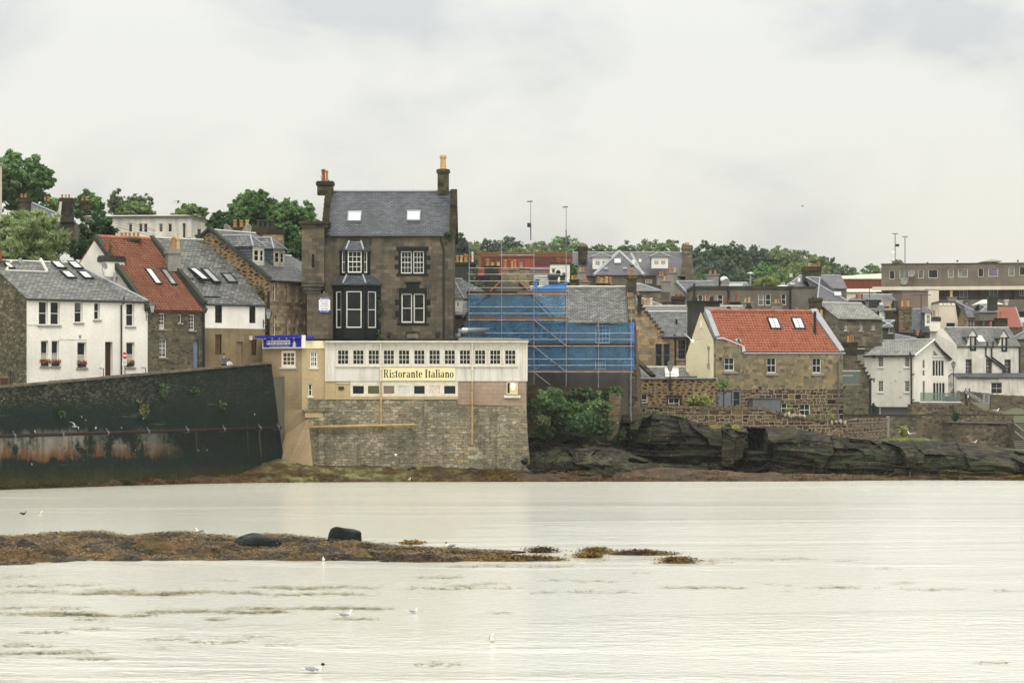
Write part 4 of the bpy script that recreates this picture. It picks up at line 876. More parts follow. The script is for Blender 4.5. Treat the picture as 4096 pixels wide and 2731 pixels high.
y_ = 193.2; person('bald man in an orange top behind the wall at left', V(((zB(509, 0)[0] - CX) * y_ / FP, y_, H - (zB(0, 1458)[1] - YH) * y_ / FP - 1.76)), -1.1, 1.76, 'd06a3a', '2b2f38', '5a4636', bald=True, skin='a9684e')
YS = 208.0; mpp = YS / FP                       # metres per photo pixel on the sunroom plane
SF = fac(1207, YS, 0)                           # vertical front plane, u=0 at the tower corner
def U(z, x, F=SF): return F.hit(*z(x, 0))[0]
def Vv(z, y, Y=YS): return H - (z(0, y)[1] - YH) * Y / FP
rt = thing('tan_tower', 'tan rendered corner tower of the restaurant with a splayed buttress', 'tower', SF.pt(0, 0, -2)); TT = rt
TR = fac(1207.5, YS, 8); TL = fac(1207.5, YS, 0); a_ = W(1050, YH, YS + 2.3); a_.z = 0; lo = W(1207.5, YH, YS); lo.z = 0; TL = Fr(a_, lo - a_, UP); TLl = (lo - a_).length
mb = MB(); zt = Vv(zF, 168); zl = Vv(zF, 885)
put_ops(rt, mb, TL, 0, TLl, zl, zt, zF, [('3', 326, 270, 476, 440, {'gm': 'glass_o', 'fw': .16, 'bar': .05, 'dep': .1})], sill='wood_o')
lr = TR.hit(*zF(783, 500))[0]
put_ops(rt, mb, TR, 0, lr, zl, zt, zF, [('s34', 628, 272, 706, 442, {'n': (3, 3), 'fw': .1, 'bar': .05}), ('p', 610, 612, 650, 742, {'n': (1, 2)})], 1, 1, sill='wood_o')
mb.poly([TL.pt(0, zt), TL.pt(TLl, zt), TR.pt(lr, zt), TR.pt(lr, zt) + V((0, 5, 0)), TL.pt(0, zt) + V((0, 5, 0))], 2)
c0, c1 = SF.at(*zF(232, 885), -.9), SF.pt(0, zl); foot = [W(*zF(335, 1370), YS - .6), W(*zF(665, 1476), YS - 1.2)]; mid = W(*zF(607, 965), YS - .1)
bw = W(*zF(225, 400), YS + 1.9)
mb.poly([TL.pt(0, zl), TL.pt(TLl, zl), mid + V((-.15, 0, .2)), mid, foot[1] + UP * -.7, foot[0] + UP * -1.5, foot[0] + V((-2.0, 1.5, -1.5)), TL.pt(0, 2)])
mb.poly([mid, mid + V((0, 4, 0)), foot[1] + V((0, 4, -.7)), foot[1] + UP * -.7], 1); mb.poly([mid, mid + V((-.15, 0, .2)), TL.pt(TLl, zl), TL.pt(TLl, zl) + V((0, 4, 0)), mid + V((0, 4, 0))], 1)
mb.poly([TR.pt(0, zl), TR.pt(lr, zl), TR.pt(lr, zl) + V((0, 4, 0)), TR.pt(0, zl) + V((0, 4, 0))], 1)
mb.build('wall', [MT['tan'], MT['tan2'], MT['lead']], rt)  # left face's shade is put into the colour: tan is darker than tan2
bars(rt, 'cream_fascia', 'cream', [(.02, lr + .02, Vv(zF, 243), zt + .03, .0, .05)], TR)
b = MB(); b.box(TR, U(zF, 570), lr + .65, Vv(zF, 965), Vv(zF, 905), -3.2, .25); b.box(TR, U(zF, 545), lr + .6, Vv(zF, 903), Vv(zF, 885), -3.2, .35, 1); b.build('ledge', [MT['tan2'], m_plain('mossy_stone', hx('6b6350'), .9, .1, .5, sc_=4)], rt)
F2 = TL.off(.28); u0, u1 = F2.hit(*zF(130, 200))[0], F2.hit(*zF(548, 200))[0]; Yc = F2.pt((u0 + u1) / 2, 0).y; v0, v1 = Vv(zF, 243, Yc), Vv(zF, 108, Yc)
rt = thing('blue_sign', 'blue Miramare restaurant sign with a white sailing boat on the tan tower', 'sign', F2.pt((u0 + u1) / 2, v0))
W_ = u1 - u0; Hh = v1 - v0; Fq = Fr(F2.pt((u0 + u1) / 2, v0), F2.t, UP)
bars(rt, 'frame', 'whitep', [(-W_ / 2, W_ / 2, 0, Hh * .8, -.25, 0)], Fq); bars(rt, 'board', 'blue', [(-W_ / 2 + .1, W_ / 2 - .1, .08, Hh * .8 - .02, 0, .02)], Fq)
bars(rt, 'canopy', 'blue', [(-W_ / 2 - .35, W_ / 2, Hh * .82, Hh, -.3, .45)], Fq); bars(rt, 'canopy_edge', 'whitep', [(W_ / 2 + .005, W_ / 2 + .1, 0, Hh, -.25, .1)], Fq)
bars(rt, 'name_plate', 'whitep', [(-W_ * .385, W_ * .2, Hh * .29, Hh * .63, .022, .035)], Fq)
text(rt, 'Miramare', Fq, -W_ * .092, Hh * .345, Hh * .25, 'bluetxt', .05, W_ * .55, .0); text(rt, 'STORANTE ITALIANO', Fq, -W_ * .065, Hh * .09, Hh * .1, 'whitep', .05, W_ * .5, .0)
b = MB(); cx = W_ * .3
def P2(x, y, w=.03): return Fq.pt(cx + x * Hh, y * Hh, w)
for q in ([(-.16, .2), (.2, .2), (.12, .1), (-.1, .1)], [(-.14, .24), (-.02, .24), (-.02, .55), (-.08, .42)], [(.0, .24), (.22, .24), (.1, .5), (.0, .62)]): b.ext([P2(x, y, .045) for x, y in q], Fq.n * -.02)
b.build('sailing_boat', MT['whitep'], rt)
for i in range(5):
 c = Fq.pt(-W_ * .36 + W_ * .18 * i, Hh * .76, .12); b = MB(); b.tube([c + UP * .1 - Fq.n * .1, c + UP * .1 + Fq.n * .15, c - UP * .02 + Fq.n * .2], .02, 5); b.lathe([(.03, .05), (.06, -.04)], c + Fq.n * .2, 8); b.build('spot_lamp', MT['whitep'], rt)
bars(rt, 'canopy_return', 'blue', [(W_ / 2 + .12, W_ / 2 + .12 + 68 / 2.613 * mpp, Hh * .72, Hh * .9, -.6, -.3)], Fq)
uL, uR = U(zF, 783), U(zG, 1590); vT, vB = Vv(zF, 172), Vv(zF, 585)
rt = thing('restaurant_sunroom', 'long white boarded restaurant sunroom with a row of twelve windows', 'restaurant', SF.pt((uL + uR) / 2, vB, -3)); SR = rt
mb = MB(); ops = [('3', x0, 252, x1, 420, {'fw': .09, 'bar': .035, 'dep': .1, 'fm': 'wood_o'}) for x0, x1 in ((908, 1038), (1067, 1198), (1228, 1358), (1387, 1516), (1545, 1676))]
xg = lambda x: x + 500 * 2.613      # zG x -> zF x
allops = ops + [('3', xg(x0), 252, xg(x1), 420, ops[0][5]) for x0, x1 in ((399, 528), (557, 688), (717, 846), (876, 1004), (1034, 1163), (1192, 1320), (1349, 1478))]
put_ops(rt, mb, SF, uL, uR, vB, vT, zF, allops, sill='wood_o', dep=.1)
DB = 6.2
mb.poly([SF.pt(uR, vB), SF.pt(uR, vB, -DB), SF.pt(uR, vT, -DB), SF.pt(uR, vT)]); mb.poly([SF.pt(uL, vB), SF.pt(uL, vT), SF.pt(uL, vT, -1.6), SF.pt(uL, vB, -1.6)]); mb.poly([SF.pt(uL, vB), SF.pt(uL, vB, -DB), SF.pt(uR, vB, -DB), SF.pt(uR, vB)])
mb.build('wall', MT['boards'], rt)
bars(rt, 'corner_boards', 'wood_o', [(uL, U(zF, 890), vB, vB + .06, .003, .05), (U(zF, 820), U(zF, 828), vB + .07, Vv(zF, 250), .003, .03), (U(zF, 884), U(zF, 893), vB + .07, Vv(zF, 250), .003, .03), (uR - .08, uR + .03, vB, vT, .003, .04), (U(zF, 828), U(zF, 884), Vv(zF, 250), Vv(zF, 244), .003, .04), (U(zF, 893), uR - .09, Vv(zF, 244), Vv(zF, 236), .003, .035)], SF)
for i, o in enumerate(allops):
 bars(rt, 'window_sill', 'wood_o', [(U(zF, o[1]) - .1, U(zF, o[3]) + .1, Vv(zF, 436), Vv(zF, 424), .004, .12)], SF)
b = MB(); b.box(SF, uL - .1, uR + .1, vT, vT + .09, -DB - .3, .22); b.box(SF, uL - .05, uR + .05, vT - .16, vT - .004, .004, .1, 1); b.tube([SF.pt(uL, vT - .02, .27), SF.pt(uR + .1, vT - .02, .27)], .06, 6, 1); b.build('roof', [m_plain('roof_felt', hx('43453f'), .9, .1, .3), MT['wood_o']], rt)
b = MB(); b.hull([SF.pt(U(zG, 870), vT + .095, .1), SF.pt(uR + .1, vT + .095, .1), SF.pt(uR + .1, vT + .095, -4), SF.pt(U(zG, 870), vT + .095, -4)], [SF.pt(U(zG, 870), vT + .1, .1), SF.pt(uR + .1, vT + .1, .1), SF.pt(uR - .6, vT + .32, -4), SF.pt(U(zG, 870), vT + .4, -4)]); b.build('raised_roof', m_plain('pale_roof_felt', hx('6f7066'), .8, .2, .3), rt)
v2, v3 = Vv(zF, 745), vB; STR = thing('restaurant_lower_storey', 'low storey under the sunroom with boarded windows and pinkish block wall', 'building', SF.pt((uL + uR) / 2, v2 - 1, -3))
F3 = SF.off(-.06); mb = MB(); um = U(zG, 866)
lw = [(1062, 1203, 'glass', 'wood_o'), (1220, 1362, 'glass_ol', 'wood_o'), (xg(76), xg(213), 'glass_pk', 'wood_o'), (xg(232), xg(377), 'board', 'wood_o'), (xg(396), xg(532), 'glass', 'wood_o'), (xg(550), xg(693), 'board2', 'wood_o'), (xg(710), xg(853), 'glass', 'wood_o')]
MT['glass_ol'] = m_glass('olive_glass', '4b4a2c', '5c5836'); MT['glass_pk'] = m_plain('taped_pane', hx('726258'), .5, .3); MT['board'] = m_plain('white_board', hx('b9b8ae'), .7, .2); MT['board2'] = m_plain('flaking_board', hx('c2b8ab'), .8, .2, .25, sc_=8)
put_ops(STR, mb, F3, U(zF, 1047), um, v2, v3, zF, [('p', a, 622, b_, 732, {'gm': g_, 'fm': f_, 'fw': .09, 'dep': .08}) for a, b_, g_, f_ in lw], sill=None)
mb.box(F3, U(zF, 893), U(zF, 1045), v2, v3, -.3, -.02, 1); mb.box(F3, uL, U(zF, 892), v2, v3, -.3, -.0, 1)
v4 = Vv(zG, 852)
put_ops(STR, mb, F3, um + .002, uR - .05, v4, v3, zG, [('p', 1372, 592, 1500, 725, {'gm': 'blind', 'dep': .12})] if 0 else [], 2, 2)
mb.build('wall', [MT['wood_o'], MT['tan2'], MT['pink']], STR)
r = F3.rect(zG, 1375, 595, 1492, 722); MT['blind'] = m_plain('yellow_blind', hx('cdbb77'), .6, .3, .05)
w_ = add_win(STR, F3.off(.1), (r[0], r[1], r[2], r[3]), 1, 1, .06, dep=.08, fm='wood_o', gm='blind'); bars(w_, 'blind_gap', 'glass', [(r[0] + .07, r[0] + .22, r[1] + .07, r[3] - .06, .06, .075)], F3)
b = MB(); q = [F3.at(*zG(x, y), .075) for x, y in ((1408, 640), (1425, 600), (1455, 597), (1475, 625), (1455, 683), (1430, 680))]; b.poly(q); b.build('paper_patch', MT['whitep'], w_)
bars(STR, 'sill', 'wood_o', [(U(zG, 1348), U(zG, 1520), Vv(zG, 760), Vv(zG, 733), 0, .2)], F3)
bars(STR, 'vent', 'black', [(U(zF, 925), U(zF, 980), Vv(zF, 675), Vv(zF, 642), -.02, .06)], F3); bars(STR, 'handrail_bar', 'wood_o', [(U(zF, 897), U(zF, 1043), Vv(zF, 610), Vv(zF, 602), -.01, .04)], F3)
bars(STR, 'ledge', 'tan2', [(uL, um, Vv(zF, 775), v2 - .002, -.3, .1)], SF)
rt = thing('restaurant_base_wall', 'high rubble stone base wall under the restaurant rising from the rocks', 'wall', SF.pt((uL + uR) / 2, 0, -1))
mb = MB(); nu, nv = 150, 50; P = []; vb = -.3; uL2 = U(zF, 610)
for j in range(nv + 1):
 row = []
 for i in range(nu + 1):
  fu = i / nu; vt = Vv(zF, 776) - .001 if fu < (um - uL2) / (uR - uL2) else v4; v = vb + (vt - vb) * j / nv; k = 1 - j / nv
  ur = uR - .05 + .42 * k ** 1.5; u = uL2 + (ur - uL2) * fu; p = SF.pt(u, v, .02 + .28 * k ** 1.4)
  row.append(p + SF.n * (noise.noise(p * 2.2) * .05 + noise.noise(p * 5) * .03) * (1 if j < nv else 0))
 P.append(row)
mb.grid(P)
for j in range(nv): a, b_ = P[j][-1], P[j + 1][-1]; mb.poly([a, a + V((0, 5, 0)), b_ + V((0, 5, 0)), b_])
mb.poly([P[-1][0], P[-1][-1], P[-1][-1] + V((0, 1, 0)), P[-1][0] + V((0, 1, 0))]); mb.build('wall', MT['rub_b'], rt, uvF=SF)
rp = thing('waste_pipe', 'tan waste pipe running almost level across the rubble base', 'pipe', SF.pt(2, 3, .4)); b = MB(); Fp = SF.off(.4); b.tube([Fp.at(*zF(625, 1066)), Fp.at(*zF(1735, 1040))], .11, 10); b.build('pipe', MT['tanpipe'], rp, smooth=True)
for x in (1328, 1705): c = Fp.at(*zF(x, 1050)); b = MB(); b.tube([c + UP * .28, c - UP * .28], .04, 6); b.build('bracket', MT['tanpipe'], rp)
for x, y1, lb in ((1368, 1050, 'white and rusty downpipe left of the cream sign'), (xg(1016), 1248, 'white and tan downpipe right of the cream sign')):
 ru = thing('downpipe', lb, 'downpipe', Fp.at(*zF(x, y1)), 'downpipes on the sunroom front')
 pipe(ru, 'upper_pipe', 'wood_o', [SF.at(*zF(x, 176), .27), SF.at(*zF(x, 205), .12), SF.at(*zF(x, 585), .12)], .06); pipe(ru, 'lower_pipe', 'tanpipe', [SF.at(*zF(x, 587), .12), SF.at(*zF(x, 740), .12), Fp.at(*zF(x, 800), -.18), Fp.at(*zF(x, y1), -.02)], .065)
 for y in (205, 462, 712): c = SF.at(*zF(x, y), .12); b = MB(); b.tube([c + UP * .06, c - UP * .06], .1, 8); b.build('collar', MT['wood_o' if y < 600 else 'tanpipe'], ru)
ul_, ur_ = U(zG, 77), U(zG, 838); vb_, vt_ = Vv(zG, 579), Vv(zG, 440)
rt = thing('restaurant_sign', 'long cream sign board with black serif letters under the sunroom windows', 'sign', SF.pt((ul_ + ur_) / 2, vb_, .06))
bars(rt, 'board', 'signc', [(ul_, ur_, vb_, vt_, .006, .06)], SF)
def ring(b, cx, cy, rx, ry, t1, t2, a0, a1, f, n=18):
 """arc stroke: thickness t1 at the sides, t2 at top and bottom"""
 o, i = [], []
 for k in range(n + 1):
  a = math.radians(a0 + (a1 - a0) * k / n); c, s = math.cos(a), math.sin(a)
  o.append((cx + rx * c, cy + ry * s)); i.append((cx + (rx - t1) * c, cy + (ry - t2) * s))
 for k in range(n): b.poly([f(*o[k]), f(*o[k + 1]), f(*i[k + 1]), f(*i[k])])
TK, TN = .125, .05                                # thick and thin strokes, x-height .66, cap height 1
def glyph(b, ch, x, f):
 def rc(x0, y0, x1, y1): b.poly([f(x + x0, y0), f(x + x1, y0), f(x + x1, y1), f(x + x0, y1)])
 def rg(cx, cy, rx, ry, a0=0, a1=360): ring(b, x + cx, cy, rx, ry, TK, TN, a0, a1, f)
 if ch == 'R': rc(.07, 0, .07 + TK, 1); rc(0, 0, .27, .05); rc(0, .95, .3, 1); ring(b, x + .27, .75, .2, .25, TK, TN, -90, 90, f); rc(.19, .5, .3, .55); b.poly([f(x + .26, .5), f(x + .39, .5), f(x + .5, .03), f(x + .37, .03)]); rc(.36, 0, .58, .05); return .6
 if ch == 'I': rc(.07, 0, .07 + TK + .02, 1); rc(0, 0, .28, .05); rc(0, .95, .28, 1); return .34
 if ch == 'i': rc(.05, 0, .05 + TK, .66); rc(0, 0, .22, .045); rc(0, .62, .1, .66); ring(b, x + .11, .87, .075, .085, .074, .084, 0, 360, f); return .25
 if ch == 'l': rc(.05, 0, .05 + TK, 1); rc(0, 0, .22, .045); rc(0, .955, .1, 1); return .25
 if ch == 't': rc(.06, .08, .06 + TK, .86); rc(0, .61, .27, .66); ring(b, x + .175, .12, .115, .13, TK, TN, 180, 340, f); return .31
 if ch == 'o': rg(.2, .33, .2, .345); return .45
 if ch == 'e': rg(.19, .33, .19, .345, 5, 315); rc(.08, .33, .36, .375); return .42
 if ch == 'a': rc(.24, .06, .24 + TK, .5); ring(b, x + .2, .5, .165, .17, .1, TN, 0, 165, f); ring(b, x + .16, .2, .16, .21, TK, TN, 60, 330, f); rc(.3, 0, .43, .045); return .46
 if ch == 'n': rc(.05, 0, .05 + TK, .66); rc(0, 0, .22, .045); rc(0, .62, .1, .66); ring(b, x + .28, .46, .14, .2, TK, .06, 0, 170, f); rc(.295, 0, .42, .47); rc(.25, 0, .47, .045); return .5
 if ch == 'r': rc(.05, 0, .05 + TK, .66); rc(0, 0, .24, .045); rc(0, .62, .1, .66); ring(b, x + .27, .47, .13, .19, .08, .06, 60, 170, f); ring(b, x + .3, .56, .06, .075, .059, .074, 0, 360, f); return .4
 if ch == 's': ring(b, x + .165, .49, .145, .17, .1, TN, 20, 265, f); ring(b, x + .165, .17, .155, .18, .1, TN, -160, 95, f); rc(.29, .5, .325, .66); rc(.01, .0, .045, .17); return .37
 return .22
b = MB(); txt = 'Ristorante Italiano'; dum = MB(); tw = sum(glyph(dum, c, 0, lambda x, y: V((x, y, 0))) for c in txt)
hc = (vt_ - vb_) * .62; kx = (ur_ - ul_) * .97 / tw; xx = 0
for c in txt: xx += glyph(b, c, xx, lambda x, y: SF.pt(ul_ + (ur_ - ul_) * .015 + x * kx, vb_ + (vt_ - vb_) * .22 + y * hc, .066))
b.build('lettering', MT['ink'], rt)
YB = 214.0; bh = house('restaurant_house', 'tall dark sandstone house with black painted bays and a crow stepped gable', zE, 238, YB, 1268, 0, 9.4, 716, 378, 1620, 'ashlar', 'slate_d',
  [('s24', 852, 855, 938, 1032, {'n': (3, 4)}), ('s24', 951, 855, 1036, 1032, {'n': (3, 4)}), ('s', 856, 1195, 941, 1428, {'fw': .08}), ('s', 954, 1195, 1041, 1428, {'fw': .08})], ov=.2, vo=-.05, gutter=True, sill=None, ridge='lead')
F = bh.F
def er(x0, y0, x1, y1): r = F.rect(zE, x0, y0, x1, y1); return r[0], r[2], r[1], r[3]
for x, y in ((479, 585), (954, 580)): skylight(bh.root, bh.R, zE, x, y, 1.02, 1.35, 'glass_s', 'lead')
def surround(x0, x1, xm0, xm1, yt, yb, y0, y1, nq, name):
 q = [er(x0, yt, x1, y0 - 2), er(x0, y1 + 2, x1, yb), er(x0 + 16, y0 - 2, xm0, y1 + 2), er(xm1, y0 - 2, x1 - 16, y1 + 2)]; h_ = (y1 - y0) / (2 * nq + 1)
 bx = [(*a, .004, .035) for a in q]
 for i in range(nq):
  ya = y0 + h_ * (2 * i + 1); bx += [(*er(x0 - 14, ya, x0 + 16, ya + h_), .004, .035), (*er(x1 - 16, ya, x1 + 14, ya + h_), .004, .035)]
 bars(bh.root, name, 'blackst', bx, F)
surround(815, 1075, 851, 1037, 818, 1055, 853, 1034, 2, 'window_surround'); bars(bh.root, 'mullion', 'blackst', [(*er(938.5, 853, 950.5, 1034), -.1, .03)], F)
surround(820, 1075, 855, 1042, 1150, 1450, 1193, 1430, 2, 'window_surround'); bars(bh.root, 'mullion', 'blackst', [(*er(941.5, 1193, 953.5, 1430), -.1, .03)], F)
bars(bh.root, 'pediment', 'blackst', [(*er(895, 1108, 1000, 1149), .004, .05), (*er(880, 1100, 1015, 1107), .004, .14)], F); bars(bh.root, 'hood_mould', 'ashlar', [(*er(826, 1150, 834, 1245), .036, .12), (*er(1061, 1150, 1069, 1245), .036, .12)], F)
bars(bh.root, 'string_course', 'chim', [(*er(60, 1553, 1275, 1575), .004, .15)], F); bars(bh.root, 'cornice', 'chim', [(*er(245, 722, 1262, 742), .004, .12)], F)
pipe(bh.root, 'downpipe', 'black', zpath(F, zE, [(1168, 735), (1180, 800), (1196, 830), (1196, 1555)], .12), .07); pipe(bh.root, 'downpipe', 'black', zpath(F, zE, [(606, 735), (606, 800)], .1), .06)
bars(bh.root, 'blocked_window', 'ashlar2', [(*er(903, 1512, 988, 1552), .004, .02)], F); bars(bh.root, 'hood_mould', 'chim', [(*er(890, 1500, 1000, 1510), .004, .1)], F)
for x in (229, 757, 1148): bars(bh.root, 'flood_light', 'black', [(*er(x - 16, 1505, x + 16, 1535), .05, .3)], F)
bars(bh.root, 'flood_light', 'greym', [(*er(912, 1532, 955, 1556), .15, .4)], F)
for side, x in (('L', 0.0), ('R', bh.L)):
 b = MB(); n = 9
 for back in (0, 1):
  for i in range(n):
   w0, w1 = bh.D / 2 * i / n, bh.D / 2 * (i + 1) / n; z1 = bh.ze + (bh.zr - bh.ze) * (i + 1) / n + .18
   if back: w0, w1 = bh.D - w0, bh.D - w1
   b.box(F, x - .24, x + .24, bh.ze - .3 + (bh.zr - bh.ze) * i / n, z1, -max(w0, w1), -min(w0, w1) + .02)
 b.build('crow_steps', MT['chim'], bh.root)
stack(bh.root, zE, 178, 304, 290, 400, F.pt(0, 0, -4.2).y, 1.0, 'chim', [(228, 195, 292, 'redpot', 34), (256, 205, 292, 'orange', 24), (220, 248, 294, 'steel', 26), (272, 280, 292, 'redpot', 12)], 0, .35)
stack(bh.root, zE, 1146, 1236, 195, 400, F.pt(0, 0, -4.2).y, .9, 'chim', [(1191, 82, 195, 'buffpot', 56)], 0, .25)
shrub('fern tuft growing in the eaves corner of the black house', F.at(*zE(1240, 765), .3) - UP * .1, .9, .6, .8, 'dark', 9, 200, .12, 'gutter_plant', 'plant', 5)
b = MB(); tw0, tw1 = F.hit(*zE(60, 900))[0], F.hit(*zE(240, 900))[0]; yv = lambda y: F.at(*zE(100, y)).z
Ft = F.off(.75); hol = [(*Ft.rect(zE, 134, 878, 156, 985), .25)]
wall_open(b, Ft, tw0, tw1, yv(1098), yv(655), hol); b.poly([Ft.pt(tw1, yv(1098)), Ft.pt(tw1, yv(1098), -3), Ft.pt(tw1, yv(655), -3), Ft.pt(tw1, yv(655))]); b.poly([Ft.pt(tw0, yv(1098)), Ft.pt(tw0, yv(655)), Ft.pt(tw0, yv(655), -4), Ft.pt(tw0, yv(1098), -4)])
b.poly([Ft.pt(tw0, yv(655)), Ft.pt(tw1, yv(655)), Ft.pt(tw1, yv(655), -4), Ft.pt(tw0, yv(655), -4)])
x_ = F.hit(*zE(225, 900))[0]; l_ = F.hit(*zE(100, 900))[0]
for i, (ya, yb_, in_) in enumerate(((1100, 1112, -.06), (1113, 1140, .0), (1141, 1168, .12), (1169, 1195, .24))): b.box(Ft, tw0 + in_, x_ - in_ + .1, yv(yb_), yv(ya), -3, .05 - in_)
b.box(Ft, l_, F.hit(*zE(308, 900))[0], yv(1560), yv(1196), -3.2, -.25)
ts = b.build('stair_tower', MT['ashlar'], bh.root); g_ = MB(); r = hol[0]; g_.poly([Ft.pt(r[0], r[1], -.2), Ft.pt(r[2], r[1], -.2), Ft.pt(r[2], r[3], -.2), Ft.pt(r[0], r[3], -.2)]); g_.build('slit_window', MT['glass'], ts)
b = MB(); b.box(Ft, tw0 - .1, tw1 + .3, yv(668), yv(640), -4.1, .12); b.box(Ft, tw0 - .2, tw1 + .4, yv(639), yv(618), -4.2, .25); b.build('tower_cap', MT['chim'], ts)
disc(Ft.at(*zE(137, 716)), .16, Ft.o.y, .08, 16).build('carved_boss', MT['ashlar'], ts)
def bay(x0, x1, xa, xb, yt, yb, proj, wy0, wy1, wins, rt_y, name, eave, styles, rin=0):
 """canted bay: outer corners x0,x1 on the wall, front face xa..xb"""
 u0, u1, ua, ub = (F.hit(*zE(x, yt))[0] for x in (x0, x1, xa, xb)); zt, zb = yv(yt), yv(yb); z0, z1 = yv(wy1), yv(wy0)
 faces = [(F.pt(u0, 0, 0), F.pt(ua, 0, proj)), (F.pt(ua, 0, proj), F.pt(ub, 0, proj)), (F.pt(ub, 0, proj), F.pt(u1, 0, 0))]
 o = None; mb = MB(); frs = []
 for (a, c), wn in zip(faces, wins):
  a = V((a.x, a.y, 0)); c = V((c.x, c.y, 0)); Q = Fr(a, c - a, UP); L = (c - a).length; m_ = wn; hs = [(L * m_[0], z0, L * m_[1], z1, .16)]; wall_open(mb, Q, 0, L, zb, zt, hs); frs.append((Q, hs[0]))
 ring_ = [F.pt(u0, 0, 0), F.pt(ua, 0, proj), F.pt(ub, 0, proj), F.pt(u1, 0, 0)]
 mb.poly([V((p.x, p.y, zt)) for p in ring_]); mb.poly([V((p.x, p.y, zb)) for p in ring_][::-1]); o = mb.build(name, MT['blackst'], bh.root)
 for (Q, hs), st in zip(frs, styles): add_win(o, Q, hs[:4], st[0], st[1], .07, .03, .1, 'wood_w')
 r = MB(); e = eave; zr = yv(rt_y); lo_ = [F.pt(u0 - e, zt + .02, -.1), F.pt(ua - e * .5, zt + .02, proj + e), F.pt(ub + e * .5, zt + .02, proj + e), F.pt(u1 + e, zt + .02, -.1)]
 hi_ = [F.pt(u0 + rin, zr, -.1), F.pt(ua + rin * .3, zr, proj * (.55 if rin else .2)), F.pt(ub - rin * .3, zr, proj * (.55 if rin else .2)), F.pt(u1 - rin, zr, -.1)]
 r.hull([p - UP * .12 for p in lo_], lo_); r.hull([p + UP * .005 for p in lo_], hi_)
 for i in (1, 2): r.tube([lo_[i] + UP * .04, hi_[i] + UP * .04], .07, 6, 1)
 r.build('bay_roof', [MT['slate_d'], MT['lead']], o); return o
bay(302, 690, 405, 565, 1122, 1560, 1.3, 1180, 1472, ((.28, .72), (.1, .86), (.22, .72)), 1045, 'lower_bay', .22, ((1, 2), (1, 2), (1, 2)), .55)
bay(358, 606, 422, 548, 850, 1048, .85, 856, 1030, ((.3, .72), (.06, .94), (.2, .62)), 778, 'upper_bay', .15, ((1, 2), (3, 4), (1, 2)), .5)
shrub('creeper clinging beside the black lower bay window', F.at(*zE(680, 1300), .25) - UP * 1.4, .5, .3, 2.6, 'ivy', 12, 260, .1, 'creeper', 'plant', 7)
shrub('small weed at the foot of the black bay', F.at(*zE(685, 1545), .4) - UP * .3, .6, .4, .9, 'ivy', 13, 120, .1, 'weed_tuft', 'plant', 4)
rt = thing('wall_banner', 'white and blue banner offering private functions on the dark stone wall', 'banner', F.at(*zE(238, 1347), .62)); Fb = F.off(.6); r = Fb.rect(zE, 192, 1227, 283, 1347); w_, h_ = r[2] - r[0], r[3] - r[1]; Fb = Fr(Fb.pt((r[0] + r[2]) / 2, r[1]), Fb.t, UP)
bars(rt, 'sheet', 'whitep', [(-w_ / 2, w_ / 2, 0, h_, 0, .02)], Fb); bars(rt, 'blue_bands', 'blue', [(-w_ / 2, w_ / 2, h_ * .87, h_ * .995, .02, .026), (-w_ / 2, w_ / 2, .005, h_ * .15, .02, .026)], Fb)
text(rt, 'Miramare', Fb, 0, h_ * .9, h_ * .075, 'whitep', .03, w_ * .8, .01)
for i, s in enumerate(('First floor', 'available', 'for private', 'functions')): text(rt, s, Fb, 0, h_ * (.7 - .155 * i), h_ * .095, 'bluetxt', .03, w_ * (.7, .62, .74, .66)[i], .012)
text(rt, '0131 331 4297', Fb, 0, h_ * .045, h_ * .07, 'whitep', .03, w_ * .8, .006)
rt = thing('ventilation_duct', 'fat grey ventilation duct with a slanted mouth on the flat roof', 'duct', W(*zJ(150, 745), 211)); c = [W(*zJ(x, y), 211) for x, y in ((150, 760), (150, 690), (165, 668), (210, 657), (480, 657))]; r_ = 38 / 2.94 * 211 / FP
b = MB(); b.tube(c, r_, 16); k = len(b.v);
for i in range(16):
 x, y, z_ = b.v[k - 16 + i]; b.v[k - 16 + i] = (x + (z_ - c[-1].z) * 1.0 + .1, y, z_)
b.build('duct', m_plain('dull_zinc', hx('6d7378'), .45, .5, .15, .5), rt, smooth=True); b = MB(); b.tube([c[4] + V((-1.75, 0, 0)), c[4] + V((-1.35, 0, 0))], r_ * 1.06, 16); b.build('band', MT['steel'], rt); pipe(rt, 'prop', 'steel', [c[4] + V((-1.9, 0, -r_)), c[4] + V((-1.9, 0, -1.5))], .04, 6)
YN = 220.0; NF = fac(1850, YN, 0); nu = lambda x: NF.hit(*zJ(x, 0))[0]; nv = lambda y: H - (zJ(0, y)[1] - YH) * YN / FP
rt = thing('scaffolded_house', 'grey harled house wrapped in scaffolding and blue netting', 'house', NF.pt(6, 2, -4)); mb = MB()
ul, ur = nu(215), nu(2208); ze = nv(566)
put_ops(rt, mb, NF, ul, ur, 1.5, ze, zJ, [('s44', 1770, 588, 1938, 800), ('s44', 1765, 985, 1890, 1103), ('p', 1050, 965, 1112, 1093), ('p', 1133, 633, 1212, 745), ('h', 2003, 1343, 2072, 1392)], 0, 0)
gl, gr_, ga = ul, nu(1290), nu(690); za_ = NF.at(*zJ(690, 40)).z
mb.poly([NF.pt(gl, ze), NF.pt(gr_, ze), NF.pt(nu(880), nv(95)), NF.pt(nu(640), nv(95))]); mb.poly([NF.pt(ul, 1.5), NF.pt(ul, ze), NF.pt(ul, ze, -9), NF.pt(ul, 1.5, -9)]); mb.build('wall', MT['grey'], rt)
b = MB(); D_ = 9.0; zr = H - (zI(0, 1090)[1] - YH) * (YN + 4.2) / FP
